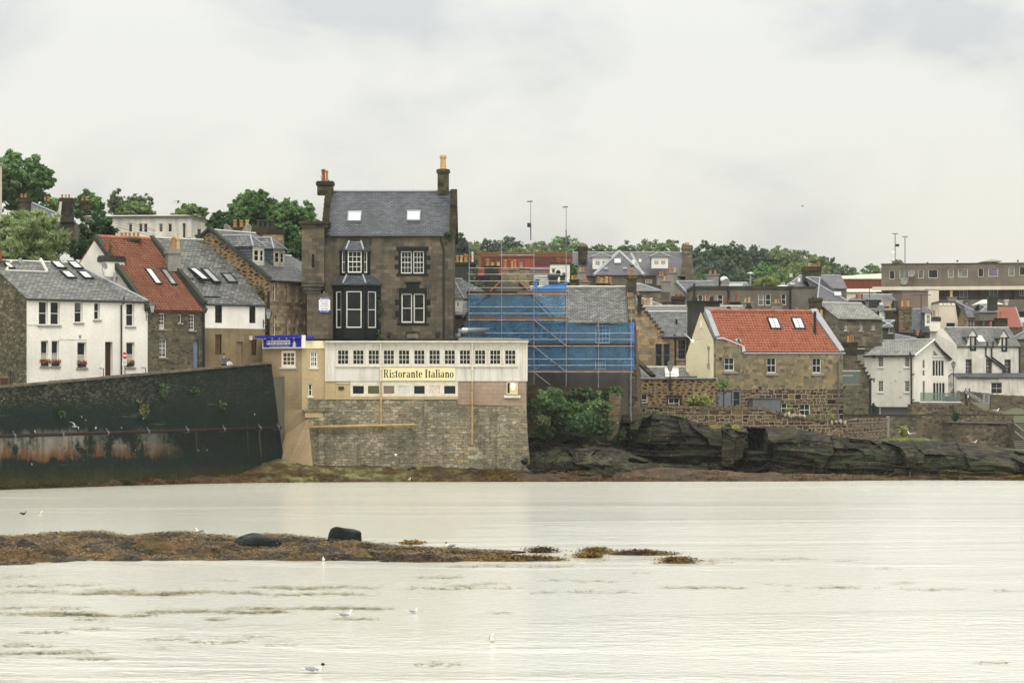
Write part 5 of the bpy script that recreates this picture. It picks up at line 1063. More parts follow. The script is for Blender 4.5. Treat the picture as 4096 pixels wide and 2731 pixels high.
b.ext([NF.pt(gr_ - 1.6, ze + .05, .2), NF.pt(ur - .35, ze + .05, .2), NF.pt(ur - .35, zr, -4.2), NF.pt(nu(1000), zr, -4.2)], UP * -.12); b.tube([NF.pt(nu(1000), zr + .05, -4.2), NF.pt(ur - .4, zr + .05, -4.2)], .1, 6, 1)
b.ext([NF.pt(gr_, ze + .05, .05), NF.pt(nu(870), nv(95), .05), NF.pt(nu(870), nv(95), -6), NF.pt(gr_, ze + .05, -4)][::-1], UP * -.1); b.ext([NF.pt(gl - .2, ze - .1, .05), NF.pt(nu(650), nv(95), .05), NF.pt(nu(650), nv(95), -6), NF.pt(gl - .2, ze - .1, -6)], UP * -.1)
b.ext([NF.pt(ur - .3, ze + .05, -8.6), NF.pt(gl, ze + .05, -8.6), NF.pt(gl + 2, zr, -4.25), NF.pt(ur - .3, zr, -4.25)], UP * -.1); Sr = b.build('roof', [MT['slate_s'], MT['leadw']], rt)
b = MB()
for q in (((205, 505), (650, 88)), ((880, 88), (1295, 500))): p, s = NF.at(*zJ(*q[0]), .1), NF.at(*zJ(*q[1]), .1); b.tube([p, s], .12, 4)
b.build('barge_boards', MT['timber_r'], rt)
b = MB(); xg0, xg1 = nu(2192), nu(2215); pA = NF.pt(ur - .3, 1.5, .15); top = [(0, ze), (-4.2, zr + .5), (-8.6, ze)]
b.hull([NF.pt(ur - .32, 1.5, .1), NF.pt(ur - .32, ze + .35, .1), NF.pt(ur - .32, zr + .35, -4.2), NF.pt(ur - .32, 1.5, -4.2)], [NF.pt(ur + .45, 1.5, .3), NF.pt(ur + .2, ze + .35, .1), NF.pt(ur + .2, zr + .35, -4.2), NF.pt(ur + 1.2, 1.5, -4.2)]); b.build('gable_wall', MT['rub_l'], rt)
stack(rt, zI, 2045, 2145, 952, 1175, YN + 3.0, 1.1, 'chim', [(2094, 885, 955, 'orange', 50)], 0, .3); stack(rt, zI, 640, 822, 880, 1150, YN + .25, .9, 'rub_t', [(672, 782, 880, 'orange', 42), (718, 782, 880, 'redpot', 34), (780, 782, 880, 'orange', 42), (750, 800, 880, 'buffpot', 26)], 0, .12)
stack(None, zI, 440, 600, 845, 1150, YN + 6, 1.2, 'chim', [(478, 772, 848, 'orange', 44), (530, 812, 848, 'buffpot', 46), (595, 808, 848, 'buffpot', 44)], 0, .12, label='mossy brown chimney stack left of the scaffolded gable apex'); stack(None, zI, 800, 945, 865, 1120, YN + 8, 1.0, 'rub_t', [(850, 812, 868, 'greyp', 40)], 0, .12, label='square tan chimney stack right of the scaffolded gable apex')
stack(None, zI, 88, 332, 810, 1230, YN + 14, 1.4, 'darkr', [(102, 730, 808, 'orange', 30), (138, 735, 808, 'orange', 40), (183, 735, 808, 'buffpot', 36), (232, 720, 808, 'orange', 50), (286, 738, 806, 'redpot', 30), (308, 695, 806, 'whitepot', 26)], 0, .2, label='broad dark chimney stack with six pots beside the tall house')
shrub('moss and weeds on the broad dark chimney', W(*zI(300, 1010), YN + 13), 1, .5, .8, 'olive', 31, 80, .1, 'weed_tuft', 'plant', 4)
YO = 217.4; OF = fac(1850, YO, 0); IF_ = fac(1850, YO + 1.3, 0); ou = lambda x: OF.hit(*zJ(x, 0))[0]; ov_ = lambda y: H - (zJ(0, y)[1] - YH) * YO / FP
iy = lambda y: (zI(0, y)[1] - 1100) * 2.94      # zI y -> zJ y
rs_ = thing('scaffolding', 'tube scaffolding with timber boards in front of the grey harled house', 'scaffolding', OF.pt(6, 2, -.6))
MT['tube'] = m_plain('scaffold_tube', hx('82868f'), .45, .5, .35, .3, 2.5)
ST = ((283, iy(580), 1), (665, iy(580), 1), (1045, iy(655), 1), (1425, iy(690), 1), (1805, iy(1310), 0), (2190, iy(1310), 0))
for x, yt, k in ST:
 pipe(rs_, 'standard', 'tube', [OF.pt(ou(x), 2.9), OF.pt(ou(x), ov_(yt))], .034, 6); pipe(rs_, 'standard', 'tube', [IF_.pt(ou(x) + .02, 2.9), IF_.pt(ou(x) + .02, ov_(min(yt + 250, 560) if k else 575))], .04, 6)
full, left_, rest = (283, 1430), (283, 1430), (900, 2200)
for y, (a, c) in [(iy(730), (650, 1045))] + [(iy(q), left_) for q in (875, 945, 1020, 1095)] + [(y, left_) for y in (225, 375, 452, 530)] + [(y, (283, 2200)) for y in (682, 758, 835)] + [(y, (640, 2200)) for y in (988, 1062, 1138)]:
 pipe(rs_, 'ledger', 'tube', [OF.pt(ou(a - 8), ov_(y), .06), OF.pt(ou(c + 12), ov_(y), .06)], .028, 6)
for y in (225, 530, 835, 1138):
 for x, yt, k in ST:
  if k or y > 600: pipe(rs_, 'transom', 'tube', [OF.pt(ou(x) - .07, ov_(y) - .05, .2), OF.pt(ou(x) - .07, ov_(y) - .05, -1.5)], .03, 6)
for p, q in (((1050, 530), (1425, 832)), ((1050, 842), (1425, 1140)), ((1050, 1148), (1235, 1290))): pipe(rs_, 'brace', 'tube', [OF.at(*zJ(*p), .12), OF.at(*zJ(*q), .12)], .034, 6)
for p, q in (((1350, 235), (1240, 490)), ((1388, 560), (1340, 800)), ((2150, 850), (2095, 1110))):       # ladders
 a, c = OF.at(*zJ(*p), -.7), OF.at(*zJ(*q), -.7); b = MB(); dx = V((.36, 0, 0)); b.tube([a, c], .03, 5); b.tube([a + dx, c + dx], .03, 5)
 for i in range(1, 9): m_ = a + (c - a) * i / 9; b.tube([m_, m_ + dx], .016, 5)
 b.build('ladder', MT['steel'], rs_)
def board_(y0, y1, x0, x1, m='timber'): bars(rs_, 'toe_board', m, [(ou(x0), ou(x1), ov_(y1), ov_(y0), -.06, -.02)], OF); bars(rs_, 'deck', m, [(ou(x0), ou(x1), ov_(y1) - .05, ov_(y1) - .002, -1.25, -.07)], OF)
MT['timber_d'] = m_plain('dark_wet_board', hx('3d2a18'), .8, .2, .25)
board_(190, 218, 255, 850, 'timber_d'); board_(190, 218, 852, 1448); board_(493, 522, 258, 1446); board_(800, 828, 960, 2215, 'timber_d'); board_(1116, 1134, 960, 2215)
for y0 in (900, 960): pass
g = G('blue_netting'); f = g.noise(g.uv(1.2, .5), 1, 4, .6); d = g.n('BsdfDiffuse', {'Color': g.mix(f, hx('4188c8'), hx('7cbce8'))}); t = g.n('BsdfTransparent', {'Color': hx('b4cfdf')}); ms = g.n('MixShader', {0: g.ramp(f, [(.36, .64), (.64, .94)]), 1: d.outputs[0], 2: t.outputs[0]}); g.t.links.new(ms.outputs[0], g.out.inputs[0]); MT['net'] = g.mat
g = G('blue_sheet'); MT['sheet'] = g.bsdf(g.mix(g.noise(g.uv(), 2, 4), hx('1a55b5'), hx('3f8ad8')), .4, None, .4)
g = G('blue_tarp'); d = g.n('BsdfDiffuse', {'Color': hx('2f7fd0')}); t = g.n('BsdfTransparent', {'Color': hx('8ec2ee')}); ms = g.n('MixShader', {0: .35, 1: d.outputs[0], 2: t.outputs[0]}); g.t.links.new(ms.outputs[0], g.out.inputs[0]); MT['tarp'] = g.mat
net = thing('blue_netting', 'translucent blue debris netting tied inside the scaffolding', 'netting', OF.pt(6, 3, -.2))
def sheet(x0, x1, yt, yb, sag, mat='net', off=-.14, wob=.12, nx=60, ny=24, name='net_panel', lift=None):
 P = []
 for j in range(ny + 1):
  row = []
  for i in range(nx + 1):
   f = i / nx; y = yt + sag * 4 * f * (1 - f) * 1.0 + (yb - yt - sag * 4 * f * (1 - f)) * j / ny
   if lift: y = lift(f, j / ny)
   p = OF.at(*zJ(x0 + (x1 - x0) * f, y)); p = p + OF.n * (off + wob * noise.noise(V((p.x * .8, p.z * .6, 3))) + .05 * math.sin(p.x * 5 + p.z)); row.append(p)
  P.append(row)
 b = MB(); b.grid(P); return b.build(name, MT[mat], net, smooth=True)
sheet(265, 1425, 236, 492, 4); sheet(240, 1425, 540, 820, 3, lift=lambda f, k: 540 + 280 * k)
sheet(960, 1425, 838, 1118, 6); sheet(1425, 2200, 552, 820, 40); sheet(1425, 2222, 838, 1112, 5)
sheet(255, 300, 235, 1000, 0, off=-.7, wob=.5, nx=8); sheet(2190, 2225, 552, 1115, 0, 'sheet', off=-.2, wob=.25, nx=6)
def tri(f, k): t = 178 - (f ** 1.1) * 104 + 10 * math.sin(f * 9); return t + (188 - t) * k
sheet(940, 1425, 0, 0, 0, 'tarp', -.2, .15, 40, 8, 'tarpaulin', tri)
b = MB(); P = [[OF.at(*zJ(x + 4 * math.sin(y * .2), y), -.05 + .05 * math.sin(y * .3 + x)) for x in (1048, 1060, 1075, 1088)] for y in range(66, 220, 8)]; b.grid(P); b.build('hanging_sheet', MT['sheet'], net, smooth=True)
for x in (660, 1045): sheet(x - 95, x + 95, 0, 0, 0, 'sheet', -.0, .02, 20, 2, 'net_edge', lambda f, k: 524 - 30 * math.sin(f * 3.1416) + 5 * k)
hd = house('white_dormer_house', 'slate roofed house with a white dormer behind the scaffold left edge', zJ, 60, 227, 300, 25, 7, 460, 100, 800, 'grey2', 'slate', ridge='lead')
b = MB(); F = fac(*(zJ(105, 0)[0], 223), 20); v0, v1 = [H - (zJ(0, y)[1] - YH) * 223 / FP for y in (430, 275)]; w = F.hit(*zJ(205, 0))[0]; hs = [(w * .3, v0 + .4, w * .7, v1 - .3, .1)]; wall_open(b, F, 0, w, v0, v1, hs); b.poly([F.pt(w, v0), F.pt(w, v0, -3), F.pt(w, v1, -3), F.pt(w, v1)], 1)
o = b.build('dormer', [MT['white3'], MT['slate_d']], hd.root); add_win(o, F, hs[0][:4], 1, 2, .05, dep=.08); b = MB(); T0 = F.pt(w * .55, v1 + 1.6, -1.3); T1 = F.pt(w * 1.7, v1 + 1.6, -1.5); A, B_, C = F.pt(-.2, v1, .15), F.pt(w + .1, v1, .15), F.pt(w + 3.4, v1, -.6)
b.poly([A, B_, T0]); b.poly([B_, C, T1, T0]); b.poly([A, T0, F.pt(-.2, v1, -3)]); b.tube([A, T0], .05, 5, 1); b.tube([B_, T0], .05, 5, 1); b.tube([T0, T1], .06, 5, 1); b.build('dormer_roof', [MT['slate'], MT['lead']], o)
YC = 247.0; CF = fac(zL(150, 0)[0], YC, 0); rt = thing('crow_step_house', 'brown sandstone house with a dark crow stepped gable', 'house', CF.pt(6, 3, -4)); CH = rt
cu = lambda x: CF.hit(*zL(x, 0))[0]; cv = lambda y, Y=YC: H - (zL(0, y)[1] - YH) * Y / FP
mb = MB(); put_ops(rt, mb, CF, 0, cu(720), 2, cv(478), zL, [('s', 362, 548, 432, 782, {'fm': 'greym'}), ('s', 444, 548, 512, 782, {'fm': 'greym'}), ('s24', 594, 508, 672, 706, {'n': (3, 4), 'fm': 'greym'})], dep=.2)
n = 9; xs = [200 + (438 - 200) * i / n for i in range(n + 1)]; ys = [165 + (470 - 165) * (i + .0) / n for i in range(n + 1)]
for i in range(n): mb.box(CF, cu(xs[i]), cu(xs[i + 1]) - .002, cv(478) + .002, cv(ys[i]), -.5, 0)
mb.box(CF, 0, cu(xs[0]) - .003, cv(478) + .002, cv(150), -.5, 0); mb.build('wall', [MT['ashlar2'], MT['sill']], rt)
b = MB()
for i in range(n): b.box(CF, cu(xs[i]) - .04, cu(xs[i + 1]) + .08, cv(ys[i]) + .003, cv(ys[i]) + .16, -.56, .06)
b.build('crow_steps', MT['chim'], rt)
b = MB(); zr = cv(225, YC + 4); b.ext([CF.pt(cu(432), cv(478) + .05, .2), CF.pt(cu(715), cv(478) + .05, .2), CF.pt(cu(715), zr, -4), CF.pt(cu(310), zr, -4)], UP * -.12); b.tube([CF.pt(cu(305), zr + .04, -4), CF.pt(cu(715), zr + .04, -4)], .1, 6, 1); b.ext([CF.pt(cu(715), cv(478), -8), CF.pt(cu(250), cv(478), -8), CF.pt(cu(305), zr - .02, -4.02), CF.pt(cu(715), zr - .02, -4.02)], UP * -.1); b.build('roof', [MT['slate'], MT['leadw']], rt)
pipe(rt, 'downpipe', 'black', zpath(CF, zL, [(558, 455), (560, 500), (566, 520), (566, 800)], .1), .07); pipe(rt, 'downpipe', 'black', zpath(CF, zL, [(684, 480), (684, 800)], .1), .07); pipe(rt, 'gutter', 'black', [CF.pt(cu(432), cv(482), .25), CF.pt(cu(715), cv(482), .25)], .06)
pipe(rt, 'flue', 'black', [CF.at(*zL(590, 335), -2), CF.at(*zL(590, 290), -2)], .1)
stack(None, zL, 700, 862, 108, 500, YC - 1.5, 1.6, 'darkr', [(745, 78, 110, 'darkpot', 24), (784, 76, 110, 'darkpot', 28), (823, 74, 110, 'darkpot', 28)], 0, .1, label='huge dark cement chimney stack left of the new red roof'); stack(None, zL, 866, 1022, 110, 168, YC + 3, 1.0, 'chim', [(895, 65, 110, 'orange', 34), (925, 70, 110, 'darkpot', 24), (945, 66, 110, 'darkpot', 24), (977, 56, 110, 'greyp', 28)], 0, .1, label='low wide chimney with grey and orange pots right of the huge dark one')
house('long_slate_roof_house', 'long low slate roof with a pale ridge behind the crow-step house', zK, 240, 262, 790, 0, 8, 1020, 938, 1150, 'rub_far', 'slate', gutter=False)
house('far_slate_ridge_house', 'slate roof strip with pale ridge just above the new red roof', zK, 970, 262, 1440, 0, 7, 1010, 938, 1150, 'rub_far', 'slate', gutter=False)
for x, l in ((1218, 'small stepped dark skew top above the red roof ridge'), (1430, 'larger stepped dark skew top above the red roof ridge')):
 w = 62 if x == 1218 else 100; F = fac(zK(x, 0)[0], 260, 0); u = F.hit(*zK(x + w, 0))[0]; zz_ = lambda y: H - (zK(0, y)[1] - YH) * 260 / FP; b = MB()
 for i in range(3): b.box(F, u * .14 * i, u * (1 - .14 * i), zz_(1010 - 1), zz_(960 - (32 if x > 1300 else 14) * i), -.5 - .02 * i, .02 * (2 - i))
 o = b.build('crow_step_gable', MT['chim'], None, F.pt(u / 2, zz_(1010))); tag(o, l, 'gable', 'stepped gable tops by the red roof')
house('low_slate_lean_to', 'low slate roof with one skylight in front of the crow-step house', zL, 225, 240, 700, 0, 6, 900, 795, 960, 'rub_p', 'slate_s', gutter=False)
o = bpy.data.objects['low_slate_lean_to']
Rl = Fr(W(*zL(225, 900), 240), V((1, 0, 0)), V((0, 3, 2.1))); skylight(o, Rl, zL, 530, 858, 1.15, 1.3, 'glass_s', 'wood_o')
bars(o, 'skew_stones', 'chim', [(-.3, .1, 0, 3.2, 0, .3)], Fr(W(*zL(350, 890), 239.5), V((1, 0, 0)), V((-1.6, 1.5, 1.6))))
lantern('street lantern on a short post above the garden flat roof', W(*zL(512, 822), 232), 1.1, None, 'street_lamp', 1.6)
X0, Y0, THs = 980, 236.0, 20; SFh = fac(zL(X0, 0)[0], Y0, THs); sL = SFh.hit(*zL(2280, 0))[0]; h = Hs(); rt = thing('red_roof_house', 'rubble stone house under a bright new red pantile roof', 'house', SFh.pt(sL / 2, 2.5, -3)); RH = rt
sv = lambda x, y: SFh.hit(*zL(x, y)); Ds = 6.2
zeR = sv(1700, 655)[1]; zeL = sv(1000, 515)[1]; un = sv(1240, 600)[0]; zmid = sv(1600, 1005)[1]
ops = [('s2', 1068, 690, 1170, 826, {'bl': (.0, .12), 'bm': 'sill'}), ('s2', 1503, 692, 1598, 846), ('s2', 1967, 695, 2058, 848)]
mb = MB(); put_ops(rt, mb, SFh, 0, sL, zmid, zeR, zL, ops, dep=.16)
mb.poly([SFh.pt(0, zeR), SFh.pt(un, zeR), SFh.pt(un, sv(1240, 590)[1]), SFh.pt(sv(1120, 0)[0], sv(1120, 540)[1]), SFh.pt(sv(1050, 0)[0], sv(1050, 516)[1]), SFh.pt(0, zeL)])
apx = SFh.at(857, 225) if 0 else None
zap = H - (zL(0, 222)[1] - YH) * SFh.pt(0, 0, -Ds / 2).y / FP
mb.poly([SFh.pt(0, zmid - 1.5, -.45), SFh.pt(0, zeL, -.45), SFh.pt(0, zap, -Ds / 2), SFh.pt(0, zeL - 1.2, -Ds), SFh.pt(0, zmid - 1.5, -Ds)], 2); mb.poly([SFh.pt(0, zmid - 1.5, 0), SFh.pt(0, zeL, 0), SFh.pt(0, zeL, -.45), SFh.pt(0, zmid - 1.5, -.45)], 3)
mb.poly([SFh.pt(sL, 2), SFh.pt(sL, zeR), SFh.pt(sL, zap, -Ds / 2), SFh.pt(sL, zeR, -Ds), SFh.pt(sL, 2, -Ds)]); mb.build('upper_wall', [MT['rub_t'], MT['sill'], MT['cream'], MT['rub_t']], rt)
xl = 145; E0 = SFh.hit(*zL(xl, 0))[0]
ops = [('s2', 1603, 1155, 1713, 1262), ('s2', 1838, 1165, 1946, 1285)]
mb = MB(); ue = sv(905, 0)[0]; ux = sv(1310, 0)[0]; uz = sv(1596, 0)[0]
put_ops(rt, mb, SFh, uz, sL, 2.4, zmid - .002, zL, ops, dep=.16, sill=None)
put_ops(rt, mb, SFh, 0, uz - .001, 2.4, zmid - .002, zL, [('d:greydoor', 1003, 1030, 1146, 1215, {'dep': .1}), ('p', 912, 1022, 995, 1215, {'fm': 'greydoor', 'n': (1, 2), 'dep': .1, 'fw': .13}), ('p', 1148, 1022, 1238, 1215, {'fm': 'greydoor', 'n': (1, 2), 'dep': .1, 'fw': .13})], dep=.16, sill=None)
mb.build('lower_wall', [MT['rub_p'], MT['sill']], rt)
q = SFh.off(.003); bars(rt, 'sill_stones', 'sill', [(*[SFh.rect(zL, a, c, b_, d)[i] for i in (0, 2, 1, 3)], 0, .1) for a, c, b_, d in ((1045, 829, 1193, 852), (1485, 849, 1618, 872), (1948, 851, 2080, 876))], q)
bars(rt, 'shed_front', 'shutter', [(*[SFh.rect(zL, 1312, 1108, 1594, 1240)[i] for i in (0, 2, 1, 3)], .01, .9), (*[SFh.rect(zL, 1305, 1100, 1600, 1107)[i] for i in (0, 2, 1, 3)], .0, 1.0)], SFh)
ev = SFh.pt(0, zeR, 0); R2 = Fr(ev, SFh.t, V(-SFh.n * (Ds / 2) + UP * (zap - zeR))); q = [R2.hit(*zL(x, y)) for x, y in ((1262, 640), (2240, 640), (1940, 236), (912, 236))]; v_n = R2.hit(*zL(1130, 540)); v_l = R2.hit(*zL(1000, 505))
vt = q[2][1]
b = pantile('roof', rt, R2.off(.1), [(v_l[0], v_l[1]), (q[1][0] - (q[1][0] - q[2][0]) * (v_l[1] - q[1][1]) / (vt - q[1][1]), v_l[1]), (q[2][0], vt), (q[3][0], vt)], m='pan_new')
v_m = R2.hit(*zL(1240, 592))
pantile('lower_roof', rt, R2.off(.1), [(q[0][0], q[0][1]), (q[1][0], q[1][1]), (q[1][0] - (q[1][0] - q[2][0]) * (v_l[1] - q[1][1]) / (vt - q[1][1]), v_l[1]), (v_l[0] + .1, v_l[1])], m='pan_new')
bk = MB(); bk.ext([SFh.pt(sL, zeR, -Ds - .1), SFh.pt(0, zeR, -Ds - .1), R2.pt(q[3][0], vt, .05), R2.pt(q[2][0], vt, .05)], UP * -.1); bk.build('rear_roof', MT['pan_new'], rt)
bk = MB(); bk.tube([R2.pt(q[3][0] - .1, vt, .2), R2.pt(q[2][0] + .1, vt, .2)], .15, 10); bk.build('ridge_tiles', MT['pan_new'], rt)
pipe(rt, 'gutter', 'lead', [R2.pt(q[0][0] - .1, q[0][1] - .12, .05), R2.pt(q[1][0] + .5, q[1][1] - .12, .05)], .09)
def skewband(root, F, pts, w0, w1, up0, up1, m):
 """flat cope between two chains of zone points lying on roof plane F"""
 b = MB(); k = len(pts) - 1
 for i in range(k):
  (a, c), (d, e) = pts[i], pts[i + 1]; Q = [F.at(*zL(*a), up0), F.at(*zL(*c), up0), F.at(*zL(*e), up0), F.at(*zL(*d), up0)]; b.hull([p - F.n * .3 for p in Q], [p + F.n * (up1 - up0) for p in Q])
 return b.build('lead_skew', MT[m], root)
skewband(rt, R2, [((858, 222), (905, 222)), ((935, 430), (985, 430)), ((965, 500), (1012, 490))], 0, 0, .1, .3, 'lead'); skewband(rt, R2, [((1932, 222), (1995, 214)), ((2235, 650), (2283, 640))], 0, 0, .1, .35, 'lead')
skewband(rt, R2, [((975, 505), (985, 522)), ((1050, 508), (1050, 522)), ((1120, 535), (1118, 548)), ((1240, 585), (1238, 597))], 0, 0, .12, .28, 'lead'); skewband(rt, R2, [((1238, 592), (1262, 592)), ((1240, 655), (1275, 645))], 0, 0, .12, .28, 'lead')
for x, y in ((1572, 348), (1817, 348)):
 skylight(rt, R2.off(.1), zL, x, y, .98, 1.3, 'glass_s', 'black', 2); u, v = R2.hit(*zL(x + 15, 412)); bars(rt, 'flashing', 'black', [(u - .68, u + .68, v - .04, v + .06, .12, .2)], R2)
c = R2.at(*zL(1990, 462), .1); pipe(rt, 'flue', 'black', [c, c + UP * 1.95], .12); bars(rt, 'flue_flashing', 'black', [(R2.hit(*zL(1970, 0 + 470))[0], R2.hit(*zL(2015, 470))[0], R2.hit(*zL(1990, 478))[1], R2.hit(*zL(1990, 432))[1], .12, .2)], R2)
c = R2.at(*zL(1203, 535), .2); b = MB(); b.box(Fr(c, R2.t, R2.s), -.25, .25, -.12, .2, 0, .05); b.ball(c + R2.n * .08, .12, .12, .1, 8, 6, 1); b.build('roof_vent', [MT['lead'], MT['black']], rt)
pipe(rt, 'downpipe', 'greym', zpath(SFh, zL, [(2262, 665), (2250, 705), (2225, 725), (2225, 1340)], .1), .06)
bars(rt, 'slit_window', 'sill', [(-.02, .3, 0, .4, 0, .1), (-.02, .3, 1.5, 1.85, 0, .08), (.06, .2, .42, 1.48, 0, .04)], Fr(SFh.pt(0, sv(880, 800)[1] + .02, -1.55), SFh.n, UP)); bars(rt, 'alarm_box', 'whitep', [(0, .22, 0, .5, 0, .12)], Fr(SFh.pt(0, zap - 1.35, -Ds / 2 + .0), SFh.n, UP))
b = MB()
for x, y in ((1028, 700), (1433, 1000), (1400, 1027)): u, v = sv(x, y); b.box(SFh, u - .12, u + .12, v - .12, v + .12, .005, .04)
b.build('wall_vent', MT['black'], rt)
YW = 232.5; WF = fac(zL(145, 0)[0], YW, 2); wl = WF.hit(*zL(985, 0))[0]; rw = thing('garden_wing', 'low flat roofed wing of dark rubble with pale joints and two small windows', 'building', WF.pt(wl / 2, 3, -2)); mb = MB()
wv = lambda y: WF.at(*zL(500, y)).z
put_ops(rw, mb, WF, 0, wl, 2.2, wv(908), zL, [('s2', 160, 1060, 280, 1185, {'bl': (.0, .35)}), ('s2', 494, 1100, 608, 1215)], dep=.15, sill=None); mb.poly([WF.pt(wl, 2.2), WF.pt(wl, wv(908)), WF.pt(wl, wv(908), -4.5), WF.pt(wl, 2.2, -4.5)]); mb.poly([WF.pt(0, 2.2), WF.pt(0, 2.2, -4.5), WF.pt(0, wv(908), -4.5), WF.pt(0, wv(908))]); mb.build('wall', [MT['rub_d'], MT['sill']], rw)
b = MB(); b.box(WF, -.1, wl + .1, wv(907), wv(896), -4.6, .15); b.build('roof', MT['lead'], rw); bars(rw, 'lintels', 'chim', [(*[WF.rect(zL, 475, 1073, 635, 1098)[i] for i in (0, 2, 1, 3)], .004, .05), (*[WF.rect(zL, 612, 1098, 636, 1200)[i] for i in (0, 2, 1, 3)], .004, .04), (*[WF.rect(zL, 476, 1098, 492, 1200)[i] for i in (0, 2, 1, 3)], .004, .04)], WF)
b = MB(); b.tube([WF.at(*zL(600, 888), -1), WF.at(*zL(800, 885), -1)], .08, 6); b.build('roof_edge', MT['black'], rw)
for x, y, l in ((315, 1045, 'small black wall lamp on the garden wing'), (853, 1040, 'small black wall lamp left of the grey garden doors')):
 F = WF if x < 500 else SFh; c = F.at(*zL(x, y), .18); lantern(l, c - UP * .15, .55, [c - F.n * .18, c - F.n * .05])
rb = thing('glass_balcony', 'small balcony with green tinted glass at the corner of the red roofed house', 'balcony', W(*zN(312, 840), 238.5)); Fb = fac(zN(207, 0)[0], 238.3, 0); u1 = Fb.hit(*zN(418, 0))[0]; bz = lambda y: H - (zN(0, y)[1] - YH) * 238.3 / FP
g = G('balcony_glass'); gl = g.n('BsdfGlossy', {'Color': (.8, .85, .83, 1), 'Roughness': .05}); tr = g.n('BsdfTransparent', {'Color': hx('cbd8d0')}); df = g.n('BsdfDiffuse', {'Color': hx('6f8f83')}); m1 = g.n('MixShader', {0: .12, 1: tr.outputs[0], 2: df.outputs[0]}); m2 = g.n('MixShader', {0: .12, 1: m1.outputs[0], 2: gl.outputs[0]}); g.t.links.new(m2.outputs[0], g.out.inputs[0]); MT['balglass'] = g.mat
bars(rb, 'slab', 'concrete', [(0, u1, bz(832), bz(812), -1.3, 0)], Fb); bars(rb, 'glass_panel', 'balglass', [(.02, u1 - .02, bz(811), bz(662), -.05, -.03)], Fb); bars(rb, 'glass_panel', 'balglass', [(u1 - .05, u1 - .03, bz(811), bz(662), -1.3, -.06)], Fb); bars(rb, 'handrail', 'wood_w', [(0, u1, bz(661), bz(654), -.07, -.01)], Fb); bars(rb, 'handrail', 'wood_w', [(.0, .2 * u1 + .6, bz(716), bz(712), -.029, -.015)], Fb)
pipe(rb, 'strut', 'greym', [Fb.pt(.3, bz(834), -.3), Fb.pt(.1, bz(900), -1.2)], .05)
YG = 300.0; GF = fac(zN(205, 0)[0], YG, 0); gz = lambda y: H - (zN(0, y)[1] - YH) * YG / FP; gu = lambda x: GF.hit(*zN(x, 0))[0]
rt = thing('stepped_gable', 'dark rubble gable with ragged stepped edge beside the white house', 'gable', GF.pt(3, 3, -.3)); b = MB(); st = [(385, 480), (412, 560), (445, 605), (475, 640), (500, 690), (525, 730), (548, 770)]
b.box(GF, 0, gu(385), gz(1185), gz(480), -.6, 0)
for i in range(len(st) - 1): b.box(GF, gu(st[i][0]) + .001, gu(st[i + 1][0]), gz(1185), gz(st[i + 1][1]), -.6, 0)
b.build('wall', MT['rub_g'], rt)
b = MB()
for i in range(len(st) - 1): b.box(GF, gu(st[i][0]) - .1, gu(st[i + 1][0]) + .12, gz(st[i + 1][1]) + .003, gz(st[i + 1][1]) + .22, -.65, .06)
b.build('crow_steps', MT['chim'], rt); stack(rt, zN, 210, 382, 318, 482, YG, .9, 'chim', [(272, 250, 318, 'buffpot', 30), (300, 235, 318, 'orange', 30), (328, 245, 318, 'orange', 26), (305, 185, 250, 'black', 10)], 0, .25); pipe(rt, 'downpipe', 'black', [GF.pt(gu(535), gz(770), .1), GF.pt(gu(535), gz(1185), .1)], .12)
lantern('small lantern on the stepped gable edge near the white house', GF.pt(gu(572), gz(790), .5), .6, [GF.pt(gu(540), gz(765), .1), GF.pt(gu(572), gz(765), .5)])
YWH = 316.0; thw = -48; a_ = W(zN(1048, 0)[0], YH, YWH); a_.z = 0; tt = V((math.cos(math.radians(thw)), math.sin(math.radians(thw)), 0)); tmp = Fr(a_, tt, UP); ulw = tmp.hit(*zN(470, 0))[0]; WHF = Fr(tmp.pt(ulw, 0), tt, UP); wL = -ulw
rt = thing('white_gabled_house', 'white rendered house with a tall glazed gable and glass balcony', 'house', WHF.pt(wL / 2, 3, -3)); WH = rt; wz = lambda y, Y=YWH: H - (zN(0, y)[1] - YH) * Y / FP
GB = Fr(WHF.pt(wL, 0), -WHF.n, UP); gL = GB.hit(*zN(1455, 0))[0]; zeW = WHF.hit(*zN(1040, 468))[1]; zbW = WHF.hit(*zN(1040, 1085))[1]; mb = MB()
put_ops(rt, mb, WHF, 0, wL, zbW, zeW, zN, [('s44', x0, y0, x1, y1, {'n': (3, 4), 'fw': .09, 'dep': .12}) for x0, x1 in ((625, 688), (938, 1000)) for y0, y1 in ((490, 616), (776, 910))], sill='wood_w')
zap = GB.hit(*zN(1268, 300))[1]; zeR_ = GB.hit(*zN(1455, 525))[1]; ua = GB.hit(*zN(1268, 300))[0]
o1 = [('p', 1152, 490, 1184, 632), ('p', 1152, 648, 1184, 722), ('p', 1153, 776, 1186, 1010), ('p', 1268, 500, 1412, 728, {'n': (4, 1), 'bar': .12, 'fw': .09}), ('p', 1274, 792, 1424, 1020, {'n': (4, 1), 'bar': .12, 'fw': .1})]
zg = min(zeW, zeR_) - .02; zgb = GB.hit(*zN(1300, 1052))[1]
put_ops(rt, mb, GB, 0, gL, zgb, zg, zN, [(*o, {'gm': 'glass_c'}) if len(o) == 5 else o for o in o1], sill=None, dep=.1)
mb.poly([GB.pt(0, zg), GB.pt(gL, zg), GB.pt(gL, zeR_), GB.pt(ua, zap), GB.pt(0, zeW)]); mb.build('wall', [MT['white'], MT['white']], rt)
tri_ = [GB.at(*zN(x, y), .03) for x, y in ((1268, 488), (1268, 400), (1340, 485))]; b = MB(); b.poly(tri_); b.build('gable_pane', MT['glass_c'], rt); b = MB()
